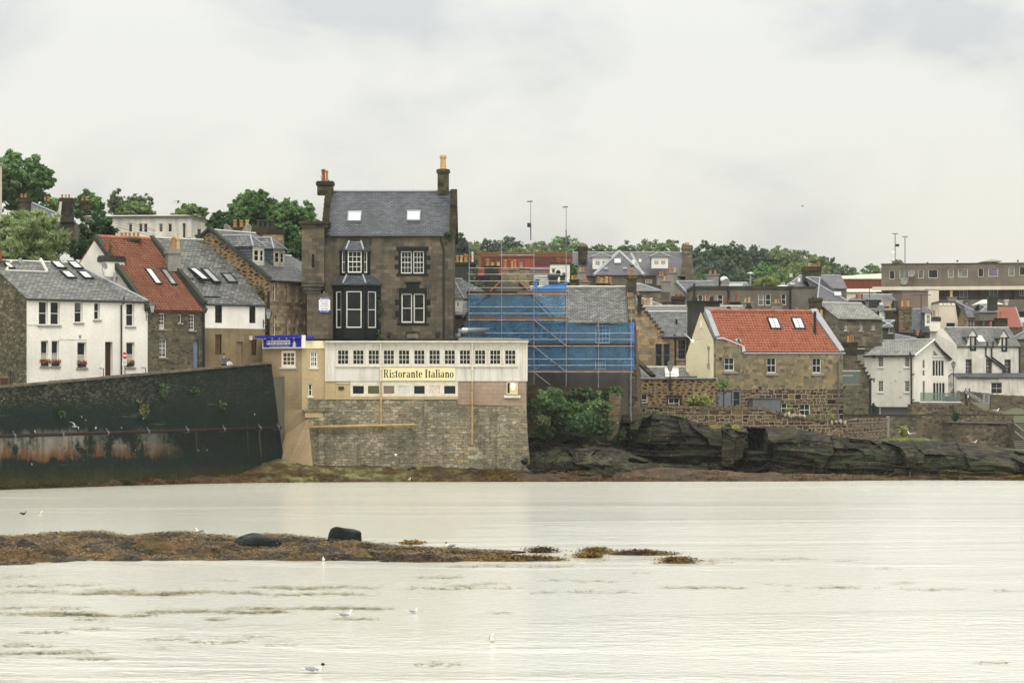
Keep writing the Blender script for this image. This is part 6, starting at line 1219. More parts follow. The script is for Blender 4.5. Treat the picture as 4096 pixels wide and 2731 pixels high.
for i in range(3): b.tube([tri_[i] + GB.n * .03, tri_[(i + 1) % 3] + GB.n * .03], .06, 4)
b.tube([GB.at(*zN(1268, 494), .06), GB.at(*zN(1415, 494), .06)], .07, 4); b.build('gable_frame', MT['wood_w'], rt)
b = MB(); k = -WHF.t * wL * 1.0; A, B_, C = GB.pt(-.15, zeW - .05, .3), GB.pt(ua, zap + .12, .3), GB.pt(gL + .15, zeR_ - .05, .3)
bk = WHF.t * -(wL + .3); b.ext([A, B_, B_ + bk, A + bk], UP * -.14); b.ext([B_, C, C + bk, B_ + bk], UP * -.14); b.tube([B_ + UP * .03, B_ + bk + UP * .03], .08, 6, 1); b.build('roof', [MT['slate_w'], MT['leadw']], rt)
b = MB(); b.tube([A + WHF.n * .08 - UP * .05, A + bk + WHF.n * .08 - UP * .05], .1, 6); b.tube([GB.at(*zN(1268, 350), .5), GB.at(*zN(1455, 522), .5)], .13, 4); b.build('gutter', MT['black'], rt); b = MB(); b.tube([A - UP * .03 + GB.n * .02, B_ - UP * .03 + GB.n * .02], .1, 4); b.build('barge_board', MT['wood_w'], rt)
pipe(rt, 'downpipe', 'black', [W(*zN(1000, 440), YWH - .5), W(*zN(1018, 480), YWH - .3), W(*zN(1022, 1180), YWH - .3)], .1)
for y in (697, 998): pipe(rt, 'pipe_branch', 'black', [W(*zN(1022, y + 8), YWH - .3), W(*zN(1056, y), YWH - .3)], .08)
bars(rt, 'recess_wall', 'rub_g', [(-.2, wL - .05, zbW - 4, zbW - .002, -1.2, -.6)], WHF); q = WHF.rect(zN, 632, 1088, 1003, 1182); bars(rt, 'roller_door', 'roller', [(q[0], q[2], q[1] - .3, zbW - .05, -.58, -.4)], WHF); bars(rt, 'door_frame', 'wood_o', [(q[0] - .2, q[0] - .01, q[1] - .3, zbW - .05, -.59, -.35)], WHF)
b = MB()
for x, y, w in ((867, 522, 7), (893, 662, 12), (835, 770, 10), (783, 795, 6), (893, 962, 13), (822, 507, 6)):
 u, v = WHF.hit(*zN(x, y)); s = w / 2.955 * YWH / FP; b.box(WHF, u - s * 1.2, u + s * 1.2, v - s, v + s, .003, .05)
b.build('wall_vent', MT['white3'], rt); bars(rt, 'wall_lamp', 'black', [(*[WHF.rect(zN, 574, 470, 596, 505)[i] for i in (0, 2, 1, 3)], .02, .25)], WHF)
YBL = YWH - 4.2; BF = fac(zN(1120, 0)[0], YBL, 4); bu = BF.hit(*zN(1605, 0))[0]; bz = lambda y: H - (zN(0, y)[1] - YH) * YBL / FP; rb = thing('glass_balcony', 'long balcony with clear glass panels under the tall glazed gable', 'balcony', BF.pt(bu / 2, bz(1055), -2))
bars(rb, 'slab', 'concrete', [(0, bu, bz(1055), bz(1024), -4.5, 0)], BF); bars(rb, 'slab_edge', 'white', [(-.03, bu + .03, bz(1034), bz(1022), .002, .06)], BF)
for i in range(3): bars(rb, 'glass_panel', 'balglass', [(.05 + (bu - .1) * i / 3 + .02, .05 + (bu - .1) * (i + 1) / 3 - .02, bz(1021), bz(915), -.06, -.03)], BF)
pipe(rb, 'strut', 'wood_o', [BF.pt(BF.hit(*zN(1225, 0))[0], bz(1056), -.4), BF.pt(BF.hit(*zN(1175, 0))[0], bz(1105), -1.5)], .1); bars(rb, 'planter_box', 'greym', [(BF.hit(*zN(1425, 0))[0], bu - .3, bz(1021), bz(960), -1.2, -.5)], BF)
pq = W(*zN(1482, 815), YWH + 3); rp = thing('round_plaque', 'round grey plaque on the white wall behind the street lamp', 'plaque', pq); r_ = 30 / 2.955 * pq.y / FP; disc(pq, r_ * 1.18, pq.y, .08, sx=.85).build('rim', MT['wood_o'], rp); disc(pq, r_, pq.y - .09, .03, sx=.85).build('face', m_plain('slate_face', hx('7f8590'), .4, .4), rp)
pl_ = W(*zN(1518, 625), YWH + 1.5); lantern('black lamp post with a glass lantern beside the white gabled house', pl_, 1.0, None, 'street_lamp', 7.4)
YF_ = 390.0; fh = house('far_white_house', 'weathered white house with two stone dormers and a tall white chimney', zN, 1560, YF_, 2310, 6, 12, 366, 150, 1000, 'white3', 'slate_s',
  [('s44', 1663, 520, 1732, 692, {'n': (3, 4), 'dep': .35}), ('s44', 1903, 513, 1968, 692, {'n': (3, 4), 'dep': .35}), ('s44', 2123, 523, 2192, 695, {'n': (3, 4), 'dep': .35})], gutter=True, far=False)
b = MB(); F = fh.F
for x0, x1, y0, y1 in ((1712, 1732, 520, 692), (1948, 1970, 513, 692), (2172, 2194, 523, 695)): b.box(F, *[F.rect(zN, x0, y0, x1, y1)[i] for i in (0, 2, 1, 3)], .003, .05)
b.build('margin_stones', MT['chim'], fh.root)
b = MB(); q = [W(*zN(x, y), Y) for x, y, Y in ((1560, 1000, YF_ - .2), (1560, 360, YF_ - .2), (1400, 165, YF_ + 2), (1235, 165, YF_ + 4), (1160, 245, YF_ + 6), (1160, 1000, YF_ + 6))]; b.ext(q, V((.3, 2.5, 0))); b.build('gable_wall', MT['white'], fh.root)
stack(fh.root, zN, 1236, 1362, 20, 190, YF_ + 2.5, 2.2, 'white', [(1255, -30, 10, 'darkpot', 22), (1288, -55, 8, 'orange', 26), (1322, -50, 10, 'whitepot', 26)], 12, .7, capm='chim')
for x0, x1, yb, yt in ((1712, 1788, 424, 165), (2083, 2155, 434, 172)):
 a = F.at(*zN(x0, yb)); D1 = Fr(V((a.x, a.y, 0)) + F.n * .03, F.t, UP); w = D1.hit(*zN(x1, yb))[0]; v0 = a.z; v1 = D1.at(*zN(x0, 250 if x0 < 2000 else 262)).z; vt_ = D1.at(*zN(x0, yt)).z; b = MB(); hs = [(.25, v0 + .3, w - .3, v1 - .1, .25)]
 wall_open(b, D1, 0, w, v0, v1, hs, 1); b.poly([D1.pt(-.25, v1, .02), D1.pt(w + .1, v1, .02), D1.pt(w / 2 - .1, vt_, .02)]); b.poly([D1.pt(0, v0), D1.pt(0, v1), D1.pt(0, v1, -3.5), D1.pt(0, v0, -.5)]); b.poly([D1.pt(-.4, v1 - 1, .0), D1.pt(-.01, v1, .01), D1.pt(-.01, v0 + .8, .01), D1.pt(-.9, v1 - 1.6, 0)])
 o = b.build('dormer', [MT['white3'], MT['blackst']], fh.root); add_win(o, D1, hs[0][:4], 2, 4, .08, .04, .15); b = MB(); e = .15
 b.ext([D1.pt(-.4, v1 - .05, .15), D1.pt(w / 2 - .1, vt_ + .1, .15), D1.pt(w / 2 - .1, vt_ + .1, -5.5), D1.pt(-.4, v1 - .05, -4.5)], UP * -.12); b.ext([D1.pt(w + .25, v1 - .05, .15), D1.pt(w + .25, v1 - .05, -4.5), D1.pt(w / 2 - .1, vt_ + .1, -5.5), D1.pt(w / 2 - .1, vt_ + .1, .15)], UP * -.12); b.build('dormer_roof', MT['slate'], o)
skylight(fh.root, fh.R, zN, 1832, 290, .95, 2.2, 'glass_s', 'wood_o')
for p in ([(1915, 315), (1915, 365), (1898, 385), (1898, 480), (2100, 630), (2105, 720)], [(1982, 315), (1982, 375), (1965, 395), (1967, 495), (2115, 605), (2125, 620), (2125, 715)], [(2298, 375), (2298, 740)]): pipe(fh.root, 'downpipe', 'black', zpath(F, zN, p, .15), .12)
ex = house('white_lean_to', 'long white single storey lean-to with one dark window and cables', zN, 1555, YF_ - 5, 2700, 3, 6, 735, 690, 1010, 'white3', 'slate_d', [('h', 1958, 790, 2102, 937, {'n': (2, 2), 'fw': .12})], gutter=True, ridge=None)
pipe(ex.root, 'cable', 'black', zpath(ex.F, zN, [(1570, 690), (1600, 715), (1700, 735), (1860, 750), (2000, 760), (2060, 740)], .3), .04, 5); pipe(ex.root, 'downpipe', 'wood_o', zpath(ex.F, zN, [(2178, 745), (2183, 900)], .1), .07)
house('right_edge_slate_house', 'slate hipped roof house cut by the right edge of the view', zN, 2200, 402, 2700, -14, 11, 280, 60, 700, 'rub_far', 'slate_s', hipL=4.5)
def rwall(name, label, z, pts, yb, Y, m, dep=.6, cope=None, cat='wall', seed=0):
 """wall with a top line of zone points and a foot level; cope: material of top stones"""
 rt = None; F = fac(z(*pts[0])[0], Y, 0) if not isinstance(Y, tuple) else None
 if F is None:
  a, b_ = W(z(*pts[0])[0], YH, Y[0]), W(z(*pts[-1])[0], YH, Y[1]); a.z = b_.z = 0; F = Fr(a, b_ - a, UP)
 tp = [F.hit(*z(*p)) for p in pts]; us = [t[0] for t in tp]; vs = [t[1] for t in tp]; L = us[-1]; v0 = F.hit(*z(pts[0][0], yb))[1]; rt = thing(name, label, cat, F.pt(L / 2, v0, -dep / 2)); n = max(4, int(L / .35)); nv = 10; P = []
 for j in range(nv + 1):
  r = []
  for i in range(n + 1):
   u = L * i / n; v = v0 + (np.interp(u, us, vs) - v0) * j / nv; p = F.pt(u, v, 0); r.append(p + F.n * (noise.noise(p * 1.7 + V((seed, 0, 0))) * .07 * (j < nv)))
  P.append(r)
 b = MB(); b.grid(P); bk = [p - F.n * dep for p in P[-1]]; b.grid([P[-1], bk]); b.grid([bk, [V((p.x, p.y, v0)) for p in bk]]); b.poly([P[j][-1] for j in range(nv + 1)] + [bk[-1], V((bk[-1].x, bk[-1].y, v0))]); b.poly([P[j][0] for j in range(nv + 1)] + [bk[0], V((bk[0].x, bk[0].y, v0))]); b.build('wall', MT[m], rt, uvF=F)
 if cope:
  b = MB(); g = random.Random(seed); u = 0
  while u < L - .1:
   w = g.uniform(.13, .24); hh = g.uniform(.16, .32); v = np.interp(u + w / 2, us, vs); q = [F.pt(u + .01, v - .03, .07), F.pt(u + w - .012, v - .03, .07), F.pt(u + w - .012, v - .03, -dep - .05), F.pt(u + .01, v - .03, -dep - .05)]; k = g.uniform(-.05, .05); b.hull(q, [p + UP * hh + F.t * k for p in q]); u += w
  b.build('cope_stones', MT[cope], rt)
 return rt
MT['cope'] = m_plain('cope_stone', hx('6b624e'), .9, .1, .6, sc_=3.5); MT['quartz'] = m_plain('white_quartz_stone', hx('a9a08c'), .8, .2, .25, sc_=4)
rwall('garden_wall', 'long rubble garden wall with upright cope stones along the cliff top', zL, [(0, 1190), (250, 1195), (600, 1205), (900, 1218), (1250, 1216), (1450, 1222), (1560, 1255), (1720, 1295), (1950, 1322), (2330, 1352)], 1480, (224.5, 231), 'rub_p', .5, 'cope', seed=3)
for x, l in ((1800, 'row of white quartz lumps on the garden wall, left group'), (1735, 'two white quartz lumps at the left start of the wall group'), (2215, 'row of white quartz lumps at the right end of the garden wall')):
 t = (x - 0) / 2330; p = W(*zL(x, 1290 + (x - 1735) * .15), 224.3 + 6.5 * t); rt = thing('quartz_stones', l, 'stones', p); b = MB()
 for i in range(3 if x == 1735 else 6): b.ball(p + V((i * .36 - (.4 if x == 1735 else 1.1), 0, .1 + .05 * math.sin(i * 2.2))), .12, .12, .17 + .06 * math.sin(i * 1.7), 8, 6, jit=.7)
 b.build('stones', MT['quartz'], rt)
rwall('terrace_wall', 'dark topped rubble terrace wall under the white house garage', zP, [(692, 236), (1000, 237), (1412, 240)], 470, 300, 'rub_r', .8, seed=5); bars(bpy.data.objects['terrace_wall'], 'cope', 'chim', [(0, 19.2, 0, .14, -.85, .08)], Fr(W(*zP(692, 236), 299.95), V((1, 0, 0)), UP))
rwall('low_shore_wall', 'dark rubble shore wall left of the pale concrete post', zP, [(570, 270), (690, 285), (850, 262), (1095, 258)], 480, (238, 262), 'rub_p', .6, seed=6)
rp = thing('concrete_post', 'pale concrete post between the shore walls', 'post', W(*zP(1095, 430), 262)); b = MB(); F = fac(zP(1083, 0)[0], 261.5, 0); k = F.hit(*zP(1108, 0))[0]; z1_, z0_ = (H - (zP(0, y)[1] - YH) * 261.5 / FP for y in (255, 440)); b.box(F, 0, k, z0_, z1_, -.6, 0); b.hull([F.pt(-.05, z1_ + .003, .05), F.pt(k + .05, z1_ + .003, .05), F.pt(k + .05, z1_ + .003, -.65), F.pt(-.05, z1_ + .003, -.65)], [F.pt(.1, z1_ + .15, -.1), F.pt(k - .1, z1_ + .15, -.1), F.pt(k - .1, z1_ + .15, -.5), F.pt(.1, z1_ + .15, -.5)]); b.build('post', MT['greyp'], rp)
rwall('balcony_retaining_wall', 'tall orange and grey rubble retaining wall under the glass balcony', zP, [(1310, 130), (1660, 136)], 500, 309, 'rub_r', 3, seed=7)
rwall('lower_quay_wall', 'broad brown rubble wall at the foot of the stairs', zP, [(1655, 298), (2262, 312)], 560, 304, 'rub_r', 4, seed=8); bars(bpy.data.objects['lower_quay_wall'], 'cope', 'concrete', [(0, 16.4, 0, .12, -.3, .1)], Fr(W(*zP(1655, 299), 303.9), V((1, 0, -.02)), UP))
rwall('stair_wall', 'sloping rubble wall with rounded cope beside the upper stairs', zP, [(1660, 100), (1850, 172), (2100, 215), (2262, 262), (2270, 300)], 420, 318, 'rub_r', .7, 'cope', seed=9)
rwall('upper_lane_wall', 'rubble lane wall with irregular dark cope behind the two walkers', zP, [(1735, 20), (1800, 28), (1900, 26), (2030, 48), (2200, 60), (2352, 70), (2600, 80)], 420, 383, 'rub_r', .6, 'cope', seed=10)
rwall('right_bank_wall', 'orange brown rubble bank wall right of the grey cabinet', zP, [(2040, 62), (2352, 75), (2600, 80)], 520, 331, 'rub_r', .6, None, seed=11)
rt = thing('meter_cabinet', 'pale grey metal meter cabinet on the lane wall', 'cabinet', W(*zN(1908, 1040), 330.4)); F = fac(zN(1872, 0)[0], 330.4, 0); k = F.hit(*zN(1945, 0))[0]; q = lambda y: H - (zN(0, y)[1] - YH) * 330.4 / FP; b = MB(); b.box(F, 0, k, q(1040), q(928), -.8, 0); b.box(F, -.1, k + .1, q(927), q(918), -.9, .1); b.build('body', MT['lead'], rt); bars(rt, 'door', 'greyp', [(.15, k - .15, q(1030), q(940), .01, .04)], F); bars(rt, 'handle', 'ink', [(k * .3, k * .4, q(975), q(962), .045, .08)], F)
def stairs(label, z, x0, y0, x1, y1, Y, n, wid, m='concrete'):
 rt = thing('stone_stairs', label, 'stairs', W(*z((x0 + x1) / 2, max(y0, y1)), Y)); b = MB(); a, c = W(*z(x0, y0), Y), W(*z(x1, y1), Y); F = Fr(V((a.x, a.y, 0)), V((1, 0, 0)), UP)
 for i in range(n): u0, u1 = (c.x - a.x) * i / n, (c.x - a.x) * (i + 1) / n; zt = a.z + (c.z - a.z) * (i + .5) / n; b.box(F, min(u0, u1), max(u0, u1) + .02, min(a.z, c.z) - 1.0, zt, -wid, 0)
 b.build('steps', MT[m], rt); return rt, a, c
rt, a, c = stairs('dark stone steps descending with two handrails below the walkers', zN, 1690, 1010, 1880, 1130, 322, 12, 2.5, 'rub_g')
for d in (0, -2.2): pipe(rt, 'handrail', 'steel', [a + V((0, -d, 1.0)), c + V((0, -d, 1.0))], .05, 6)
rt, a, c = stairs('lower stone steps with railings at the right edge', zP, 2420, 550, 2262, 300, 300, 16, 3, 'rub_g')
rt2 = thing('striped_steps', 'flight of pale edged steps climbing beside the quay wall at the right edge', 'stairs', W(*zP(2320, 550), 299)); b = MB(); F = fac(zP(2270, 0)[0], 299, 0); k = F.hit(*zP(2420, 0))[0]; q = lambda y: H - (zP(0, y)[1] - YH) * 299 / FP
for i in range(13): y0, y1 = 552 - i * 19, 552 - (i + 1) * 19; b.box(F, 0, k, q(y0), q(y1), -1 - i * .3, -i * .3); b.box(F, 0, k, q(y1) + .002, q(y1) + .06, -i * .3 - .3, -i * .3 + .04, 1)
b.build('steps', [MT['rub_g'], MT['greyp']], rt2)
for j in (0, 1): pipe(rt2, 'handrail', 'steel', [F.at(*zP(2262, 310 + 70 * j), .3), F.at(*zP(2400, 420 + 70 * j), .3)], .05, 6)
y_ = 372.0;
def pz(px_, py_, Y, h_): return V(((zN(px_, 0)[0] - CX) * Y / FP, Y, H - (zN(0, py_)[1] - YH) * Y / FP - h_))
y_ = 345.0
person('walker in a grey jacket and blue hat seen from behind', pz(1662, 862, y_, 1.72), math.pi + .3, 1.72, '5f6668', '1f2126', '5d7186', hood=True, pose={'ll': .1, 'rl': -.1}, bag=None)
person('walker in a long dark blue coat beside the white bag', pz(1706, 864, y_ - .5, 1.72), math.pi + .9, 1.72, '1f2f55', '1b1d24', '1a2340', hood=True, pose={'ll': -.08, 'rl': .1}, bag='d8d6d0')
y_ = 318.0; person('red haired person in dark clothes behind the glass balcony', pz(1508, 870, y_, 1.66), .5, 1.66, '3a2f2e', '26262a', '8a4a2a')
def flat(nm, label, z, x0, x1, yt, yb, Y, th, D, wm, ops=(), cat='building', rm='lead', par=.18, fm='wood_w', sill=None, gm='glass', over=.12, dep=.14):
 F = fac(z(x0, yt)[0], Y, th); L = F.hit(z(x1, yt)[0], YH)[0]; zt = H - (z(0, yt)[1] - YH) * Y / FP; zb = H - (z(0, yb)[1] - YH) * Y / FP; h = Hs(); h.F, h.L, h.zt, h.zb = F, L, zt, zb
 h.root = thing(nm, label, cat, F.pt(L / 2, zb, -D / 2)); mb = MB(); put_ops(h.root, mb, F, 0, L, zb, zt, z, ops, dep=dep, sill=sill, fm=fm, far=True)
 mb.poly([F.pt(L, zb), F.pt(L, zb, -D), F.pt(L, zt, -D), F.pt(L, zt)]); mb.poly([F.pt(0, zb), F.pt(0, zt), F.pt(0, zt, -D), F.pt(0, zb, -D)]); mb.poly([F.pt(L, zb, -D), F.pt(0, zb, -D), F.pt(0, zt, -D), F.pt(L, zt, -D)]); h.wall = mb.build('wall', [MT[wm], MT['sill']], h.root)
 b = MB(); b.box(F, -over, L + over, zt, zt + par, -D - over, over); b.build('roof', MT[rm], h.root); return h
lh = house('hill_slate_house', 'dark slate roofed house with tall chimneys on the hill at left', zA, 240, 282, 945, 4, 9, 1028, 768, 1300, 'rub_far', 'slate_d', hipR=5.2, ridge='lead', far=True)
stack(lh.root, zA, 238, 358, 722, 900, 282.5, 1.5, 'chim', [(272, 678, 722, 'orange', 34), (320, 678, 722, 'orange', 34)], 0, .5); stack(lh.root, zA, 742, 905, 725, 1026, 281.0, 1.3, 'chim', [(780, 684, 726, 'orange', 30), (825, 684, 726, 'buffpot', 30), (868, 684, 726, 'orange', 30)], 0, .5)
stack(lh.root, zA, 1005, 1108, 760, 880, 287, 1.2, 'chim', [(1036, 714, 760, 'orange', 28), (1084, 716, 760, 'orange', 28)], 0, .3); pots(lh.root, zA, 290, [(566, 715, 760, 'orange', 32), (606, 710, 760, 'orange', 32)])
bars(lh.root, 'skew_stones', 'leadw', [(0, .25, 0, 2.0, 0, .2)], Fr(W(*zA(720, 1028), 280.9), V((1, 0, 0)), V((.12, 0, 1))))
wb = flat('white_flat_block', 'long white flat roofed block on the hill behind the cottages', zC, -160, 1020, 882, 1130, 266, -6, 14, 'white3', [('p', 317, 935, 363, 1036), ('p', 432, 935, 478, 1036), ('p', 487, 935, 534, 1036), ('p', 657, 935, 706, 1034, {'gm': 'glass_c'}), ('p', 760, 935, 808, 1035)], rm='lead')
b = MB(); F = wb.F; z1 = F.at(*zC(1000, 832)).z; b.hull([F.pt(-.3, wb.zt + .19, .35), F.pt(wb.L + .3, wb.zt + .19, .35), F.pt(wb.L + .3, wb.zt + .19, -14), F.pt(-.3, wb.zt + .19, -14)], [F.pt(.5, z1, -.8), F.pt(wb.L - .8, z1, -.8), F.pt(wb.L - .8, z1, -13), F.pt(.5, z1, -13)]); b.build('sloping_fascia', m_render('weathered_fascia', 'b1ada0', '97938a', .6, streak=.5), wb.root)
pipe(wb.root, 'downpipe', 'black', zpath(F, zC, [(945, 940), (945, 1095)], .12), .09); bars(wb.root, 'hopper', 'black', [(*[F.rect(zC, 934, 935, 958, 958)[i] for i in (0, 2, 1, 3)], .05, .3)], F)
sb = Fr(F.pt(wb.L, 0, 0), -F.n, UP); b = MB()
for x in (3.0, 5.2, 8.0, 9.6): b.box(sb, x, x + .8, wb.zt - 2.9, wb.zt - 1.0, .005, .04)
b.build('side_window', MT['glass_c'], wb.root); bars(wb.root, 'dark_base', 'darkr', [(3, wb.L + .01, wb.zb - 1, F.at(*zC(500, 1096)).z, .01, .1)], F)
flat('pale_tower_block', 'pale concrete building edge at the far left of the frame', zA, -500, -25, 300, 4000, 262, 0, 2, 'creamm', cat='building')
b = MB()
for i, (y0, y1) in enumerate(((990, 1130), (1020, 1150), (1050, 1190), (1090, 1215))): b.tube([W(*zA(1470, y0), 262), W(*zA(1950, y1), 235)], .02, 4)
o = b.build('overhead_wires', MT['black'], None, W(*zA(1470, 1000), 262)); tag(o, 'thin dark overhead wires in front of the white flat block', 'wires')
rsH = flat('red_clad_hall', 'long flat red metal clad hall below the wooded hill', zI, 372, 1500, 722, 960, 430, 0, 20, 'redclad', rm='timber', par=.35)
bars(rsH.root, 'louvre_panel', 'louvre', [(*[rsH.F.rect(zI, 412, 752, 640, 860)[i] for i in (0, 2, 1, 3)], .02, .12)], rsH.F); bars(rsH.root, 'louvre_panel', 'louvre', [(*[rsH.F.rect(zI, 1005, 748, 1248, 840)[i] for i in (0, 2, 1, 3)], .02, .12)], rsH.F); bars(rsH.root, 'trim', 'timber', [(*[rsH.F.rect(zI, 372, 728, 408, 900)[i] for i in (0, 2, 1, 3)], .02, .14), (*[rsH.F.rect(zI, 1250, 728, 1295, 840)[i] for i in (0, 2, 1, 3)], .02, .14), (*[rsH.F.rect(zI, 410, 726, 1490, 748)[i] for i in (0, 2, 1, 3)], .13, .18)], rsH.F)
pipe(rsH.root, 'roof_cowl', 'steel', [W(*zI(782, 735), 431), W(*zI(782, 695), 431)], .3)
flat('pale_sloping_wall', 'beige gable wall partly hidden by scaffolding', zI, 945, 1190, 890, 1010, 370, 0, 6, 'brownbox')
house('pale_slate_roof_house', 'pale worn slate roof between the scaffolding and the white cottage', zI, 1000, 300, 1210, 0, 6, 1090, 972, 1250, 'white3', 'slate_w', gutter=False, far=True)
wch = flat('small_white_block', 'small white flat topped house with a round window behind the scaffolding', zI, 1180, 1398, 830, 1030, 340, 0, 6, 'white', [('p', 1195, 880, 1235, 935, {'gm': 'glass_o'}), ('p', 1310, 925, 1352, 985)], cat='house', rm='black', par=.2); pots(wch.root, zI, 341, [(x, 786, 812, 'redpot', 30) for x in (1268, 1308, 1340)])
disc(wch.F.at(*zI(1268, 930), .01), .38, wch.F.o.y - .02, .03, 18, .75).build('round_window', MT['glass'], wch.root)
stack(None, zI, 1160, 1262, 935, 1080, 262, 1.2, 'darkr', [], 0, .5, label='black domed chimney without pots behind the blue tarpaulin'); stack(None, zI, 1290, 1345, 955, 1030, 270, 1, 'chim', [], 0, .1, label='small dark stone stump right of the black domed chimney'); stack(None, zI, 1022, 1052, 1000, 1090, 258, .5, 'darkr', [], 0, .1, label='narrow dark post-like chimney beside the hanging blue sheet')
stack(None, zI, 1400, 1500, 1000, 1080, 268, 1.2, 'chim', [(1428, 960, 1003, 'buffpot', 30), (1462, 960, 1003, 'orange', 34)], 0, .1, label='broken dark chimney with two buff pots above the slate ridge'); stack(None, zI, 1508, 1615, 1020, 1085, 275, 1, 'greyp', [(1572, 982, 1020, 'orange', 50)], 0, .12, label='low pale cement chimney with one wide pot above the slate ridge')
stack(None, zI, 1485, 1580, 910, 1010, 330, 1.2, 'greyp', [(1518, 870, 908, 'buffpot', 24), (1546, 870, 908, 'orange', 26)], 0, .12, label='pale streaked chimney in front of the dormered mansion')
stack(None, zI, 1695, 1840, 1042, 1082, 262, 1, 'chim', [(1721, 972, 1042, 'orange', 34), (1751, 985, 1042, 'buffpot', 32), (1780, 990, 1042, 'orange', 30), (1809, 970, 1042, 'buffpot', 36)], 0, .12, label='low sooty chimney with four tall cream pots above the slate roof'); stack(None, zI, 1835, 1895, 1060, 1082, 263, 1, 'chim', [(1852, 975, 1060, 'orange', 32)], 0, .1, label='single tall orange pot right of the four cream pots')
mh = house('dormered_mansion', 'slate roofed mansion with two white dormers and end chimneys', zI, 1440, 380, 2690, 0, 12, 956, 705, 1300, 'grey2', 'slate_p', gutter=True, ridge='lead', far=True)
mw = flat('mansion_wing', 'projecting hipped wing of the dormered mansion with beige wall', zI, 1690, 2205, 955, 1300, 374, 0, 4, 'grey2', cat='house', over=.02, par=.02)
b = MB(); F = mw.F; e = .3; A, B_, C, D_ = F.pt(-e, mw.zt + .03, e), F.pt(mw.L + e, mw.zt + .03, e), F.pt(mw.L + e, mw.zt + .03, -12), F.pt(-e, mw.zt + .03, -12); T0 = W(*zI(1950, 688), 379.5); T1 = T0 + V((0, 6, 0)); b.poly([A, B_, T0]); b.poly([B_, C, T1, T0]); b.poly([D_, A, T0, T1])
for p, q in ((A, T0), (B_, T0)): b.tube([p, q], .22, 5, 1)
b.tube([W(*zI(2085, 712), 379), W(*zI(2215, 950), 373.4)], .15, 5, 1); b.build('hipped_roof', [MT['slate_p'], MT['lead']], mw.root); skylight(mw.root, Fr(A, F.t, V((T0 - (A + B_) / 2))), zI, 1922, 808, .9, 1.3, 'glass_s', 'lead')
for x, y in ((1797, 902), (2012, 902)): u, v = Fr(A, F.t, V((T0 - (A + B_) / 2))).hit(*zI(x, y)); bars(mw.root, 'roof_vent', 'lead', [(u - .25, u + .25, v, v + .3, .0, .25)], Fr(A, F.t, V((T0 - (A + B_) / 2))))
def dormer2(h, z, x0, x1, yt, yb, yp, Y):
 F = fac(z(x0, 0)[0], Y, 0); w = F.hit(*z(x1, 0))[0]; zz_ = lambda y: H - (z(0, y)[1] - YH) * Y / FP; v0, v1, v2 = zz_(yb), zz_(yt), zz_(yp); b = MB(); hs = [(w * .16, v0 + .5, w * .44, v1 - .55, .12), (w * .56, v0 + .5, w * .84, v1 - .55, .12)]; wall_open(b, F, 0, w, v0, v1, hs)
 b.poly([F.pt(0, v0), F.pt(0, v1), F.pt(0, v1, -4), F.pt(0, v0, -1)], 1); b.poly([F.pt(w, v0), F.pt(w, v0, -1), F.pt(w, v1, -4), F.pt(w, v1)], 1); o = b.build('dormer', [MT['wood_w'], MT['slate_d']], h.root)
 for q in hs: add_win(o, F, q[:4], 2, 4, .05, .035, .08)
 r = MB(); A, B_, T0, T1 = F.pt(-.25, v1, .25), F.pt(w + .25, v1, .25), F.pt(w / 2, v2, -1), F.pt(w / 2, v2, -5); r.poly([A, B_, T0]); r.poly([B_, F.pt(w + .25, v1, -5), T1, T0]); r.poly([F.pt(-.25, v1, -5), A, T0, T1]); r.tube([A, T0], .08, 5, 1); r.tube([B_, T0], .08, 5, 1); r.build('dormer_roof', [MT['slate_p'], MT['lead']], o)
dormer2(mh, zI, 1652, 1842, 750, 885, 698, 377.5); dormer2(mh, zK, 360, 552, 362, 497, 303, 377.5)
stack(mh.root, zI, 1492, 1595, 630, 790, 382, 1.6, 'chim', [(1535, 602, 632, 'orange', 34), (1560, 602, 632, 'orange', 34)], 0, .5); stack(mh.root, zK, 722, 830, 230, 390, 384, 2, 'rub_far', [(758, 202, 230, 'orange', 22), (782, 202, 230, 'orange', 22)], 0, .6)
b = MB(); q = [W(*zK(x, y), 380) for x, y in ((690, 575), (738, 385), (822, 385), (872, 600), (872, 720), (690, 720))]; b.ext(q, V((0, 3, 0))); b.build('gable_wall', MT['rub_far'], mh.root); add_win(mh.root, fac(zK(292, 0)[0], 379.9, 0), (0, H - (zK(0, 672)[1] - YH) * 379.9 / FP, 75 / 2.868 * 380 / FP, H - (zK(0, 628)[1] - YH) * 379.9 / FP), 4, 2, .06, .04, -.05, far=True)
pipe(mh.root, 'roof_vent', 'whitep', [W(*zK(231, 425), 377), W(*zK(231, 388), 377)], .2); pipe(mh.root, 'roof_vent', 'whitep', [W(*zK(154, 450), 376), W(*zK(154, 398), 376)], .2)
gull('white gull perched on the mansion ridge', W(*zK(120, 300), 386), 2.0, 'stand', 1.1); gull('dark crow-like bird perched on a chimney pot above the slate roof', W(*zK(133, 500), 223), 2.6, 'stand', .9, group=None, mono='gullb')
stack(None, zK, 537, 660, 540, 700, 335, 1.6, 'greyp', [(574, 493, 538, 'orange', 32), (627, 492, 538, 'buffpot', 34)], 0, .15, label='tall pale cement chimney with two pots right of the mansion dormer'); stack(None, zK, 427, 526, 580, 690, 338, 1.4, 'greyp', [(461, 538, 580, 'orange', 28), (488, 538, 580, 'orange', 28)], 0, .12, label='short pale chimney with twin orange pots under the mansion dormer'); stack(None, zK, 480, 578, 635, 770, 318, 1.4, 'greyp', [(512, 592, 632, 'buffpot', 28), (536, 592, 632, 'orange', 28)], 0, .15, label='pale cement chimney with two buff pots just below the twin orange pots')
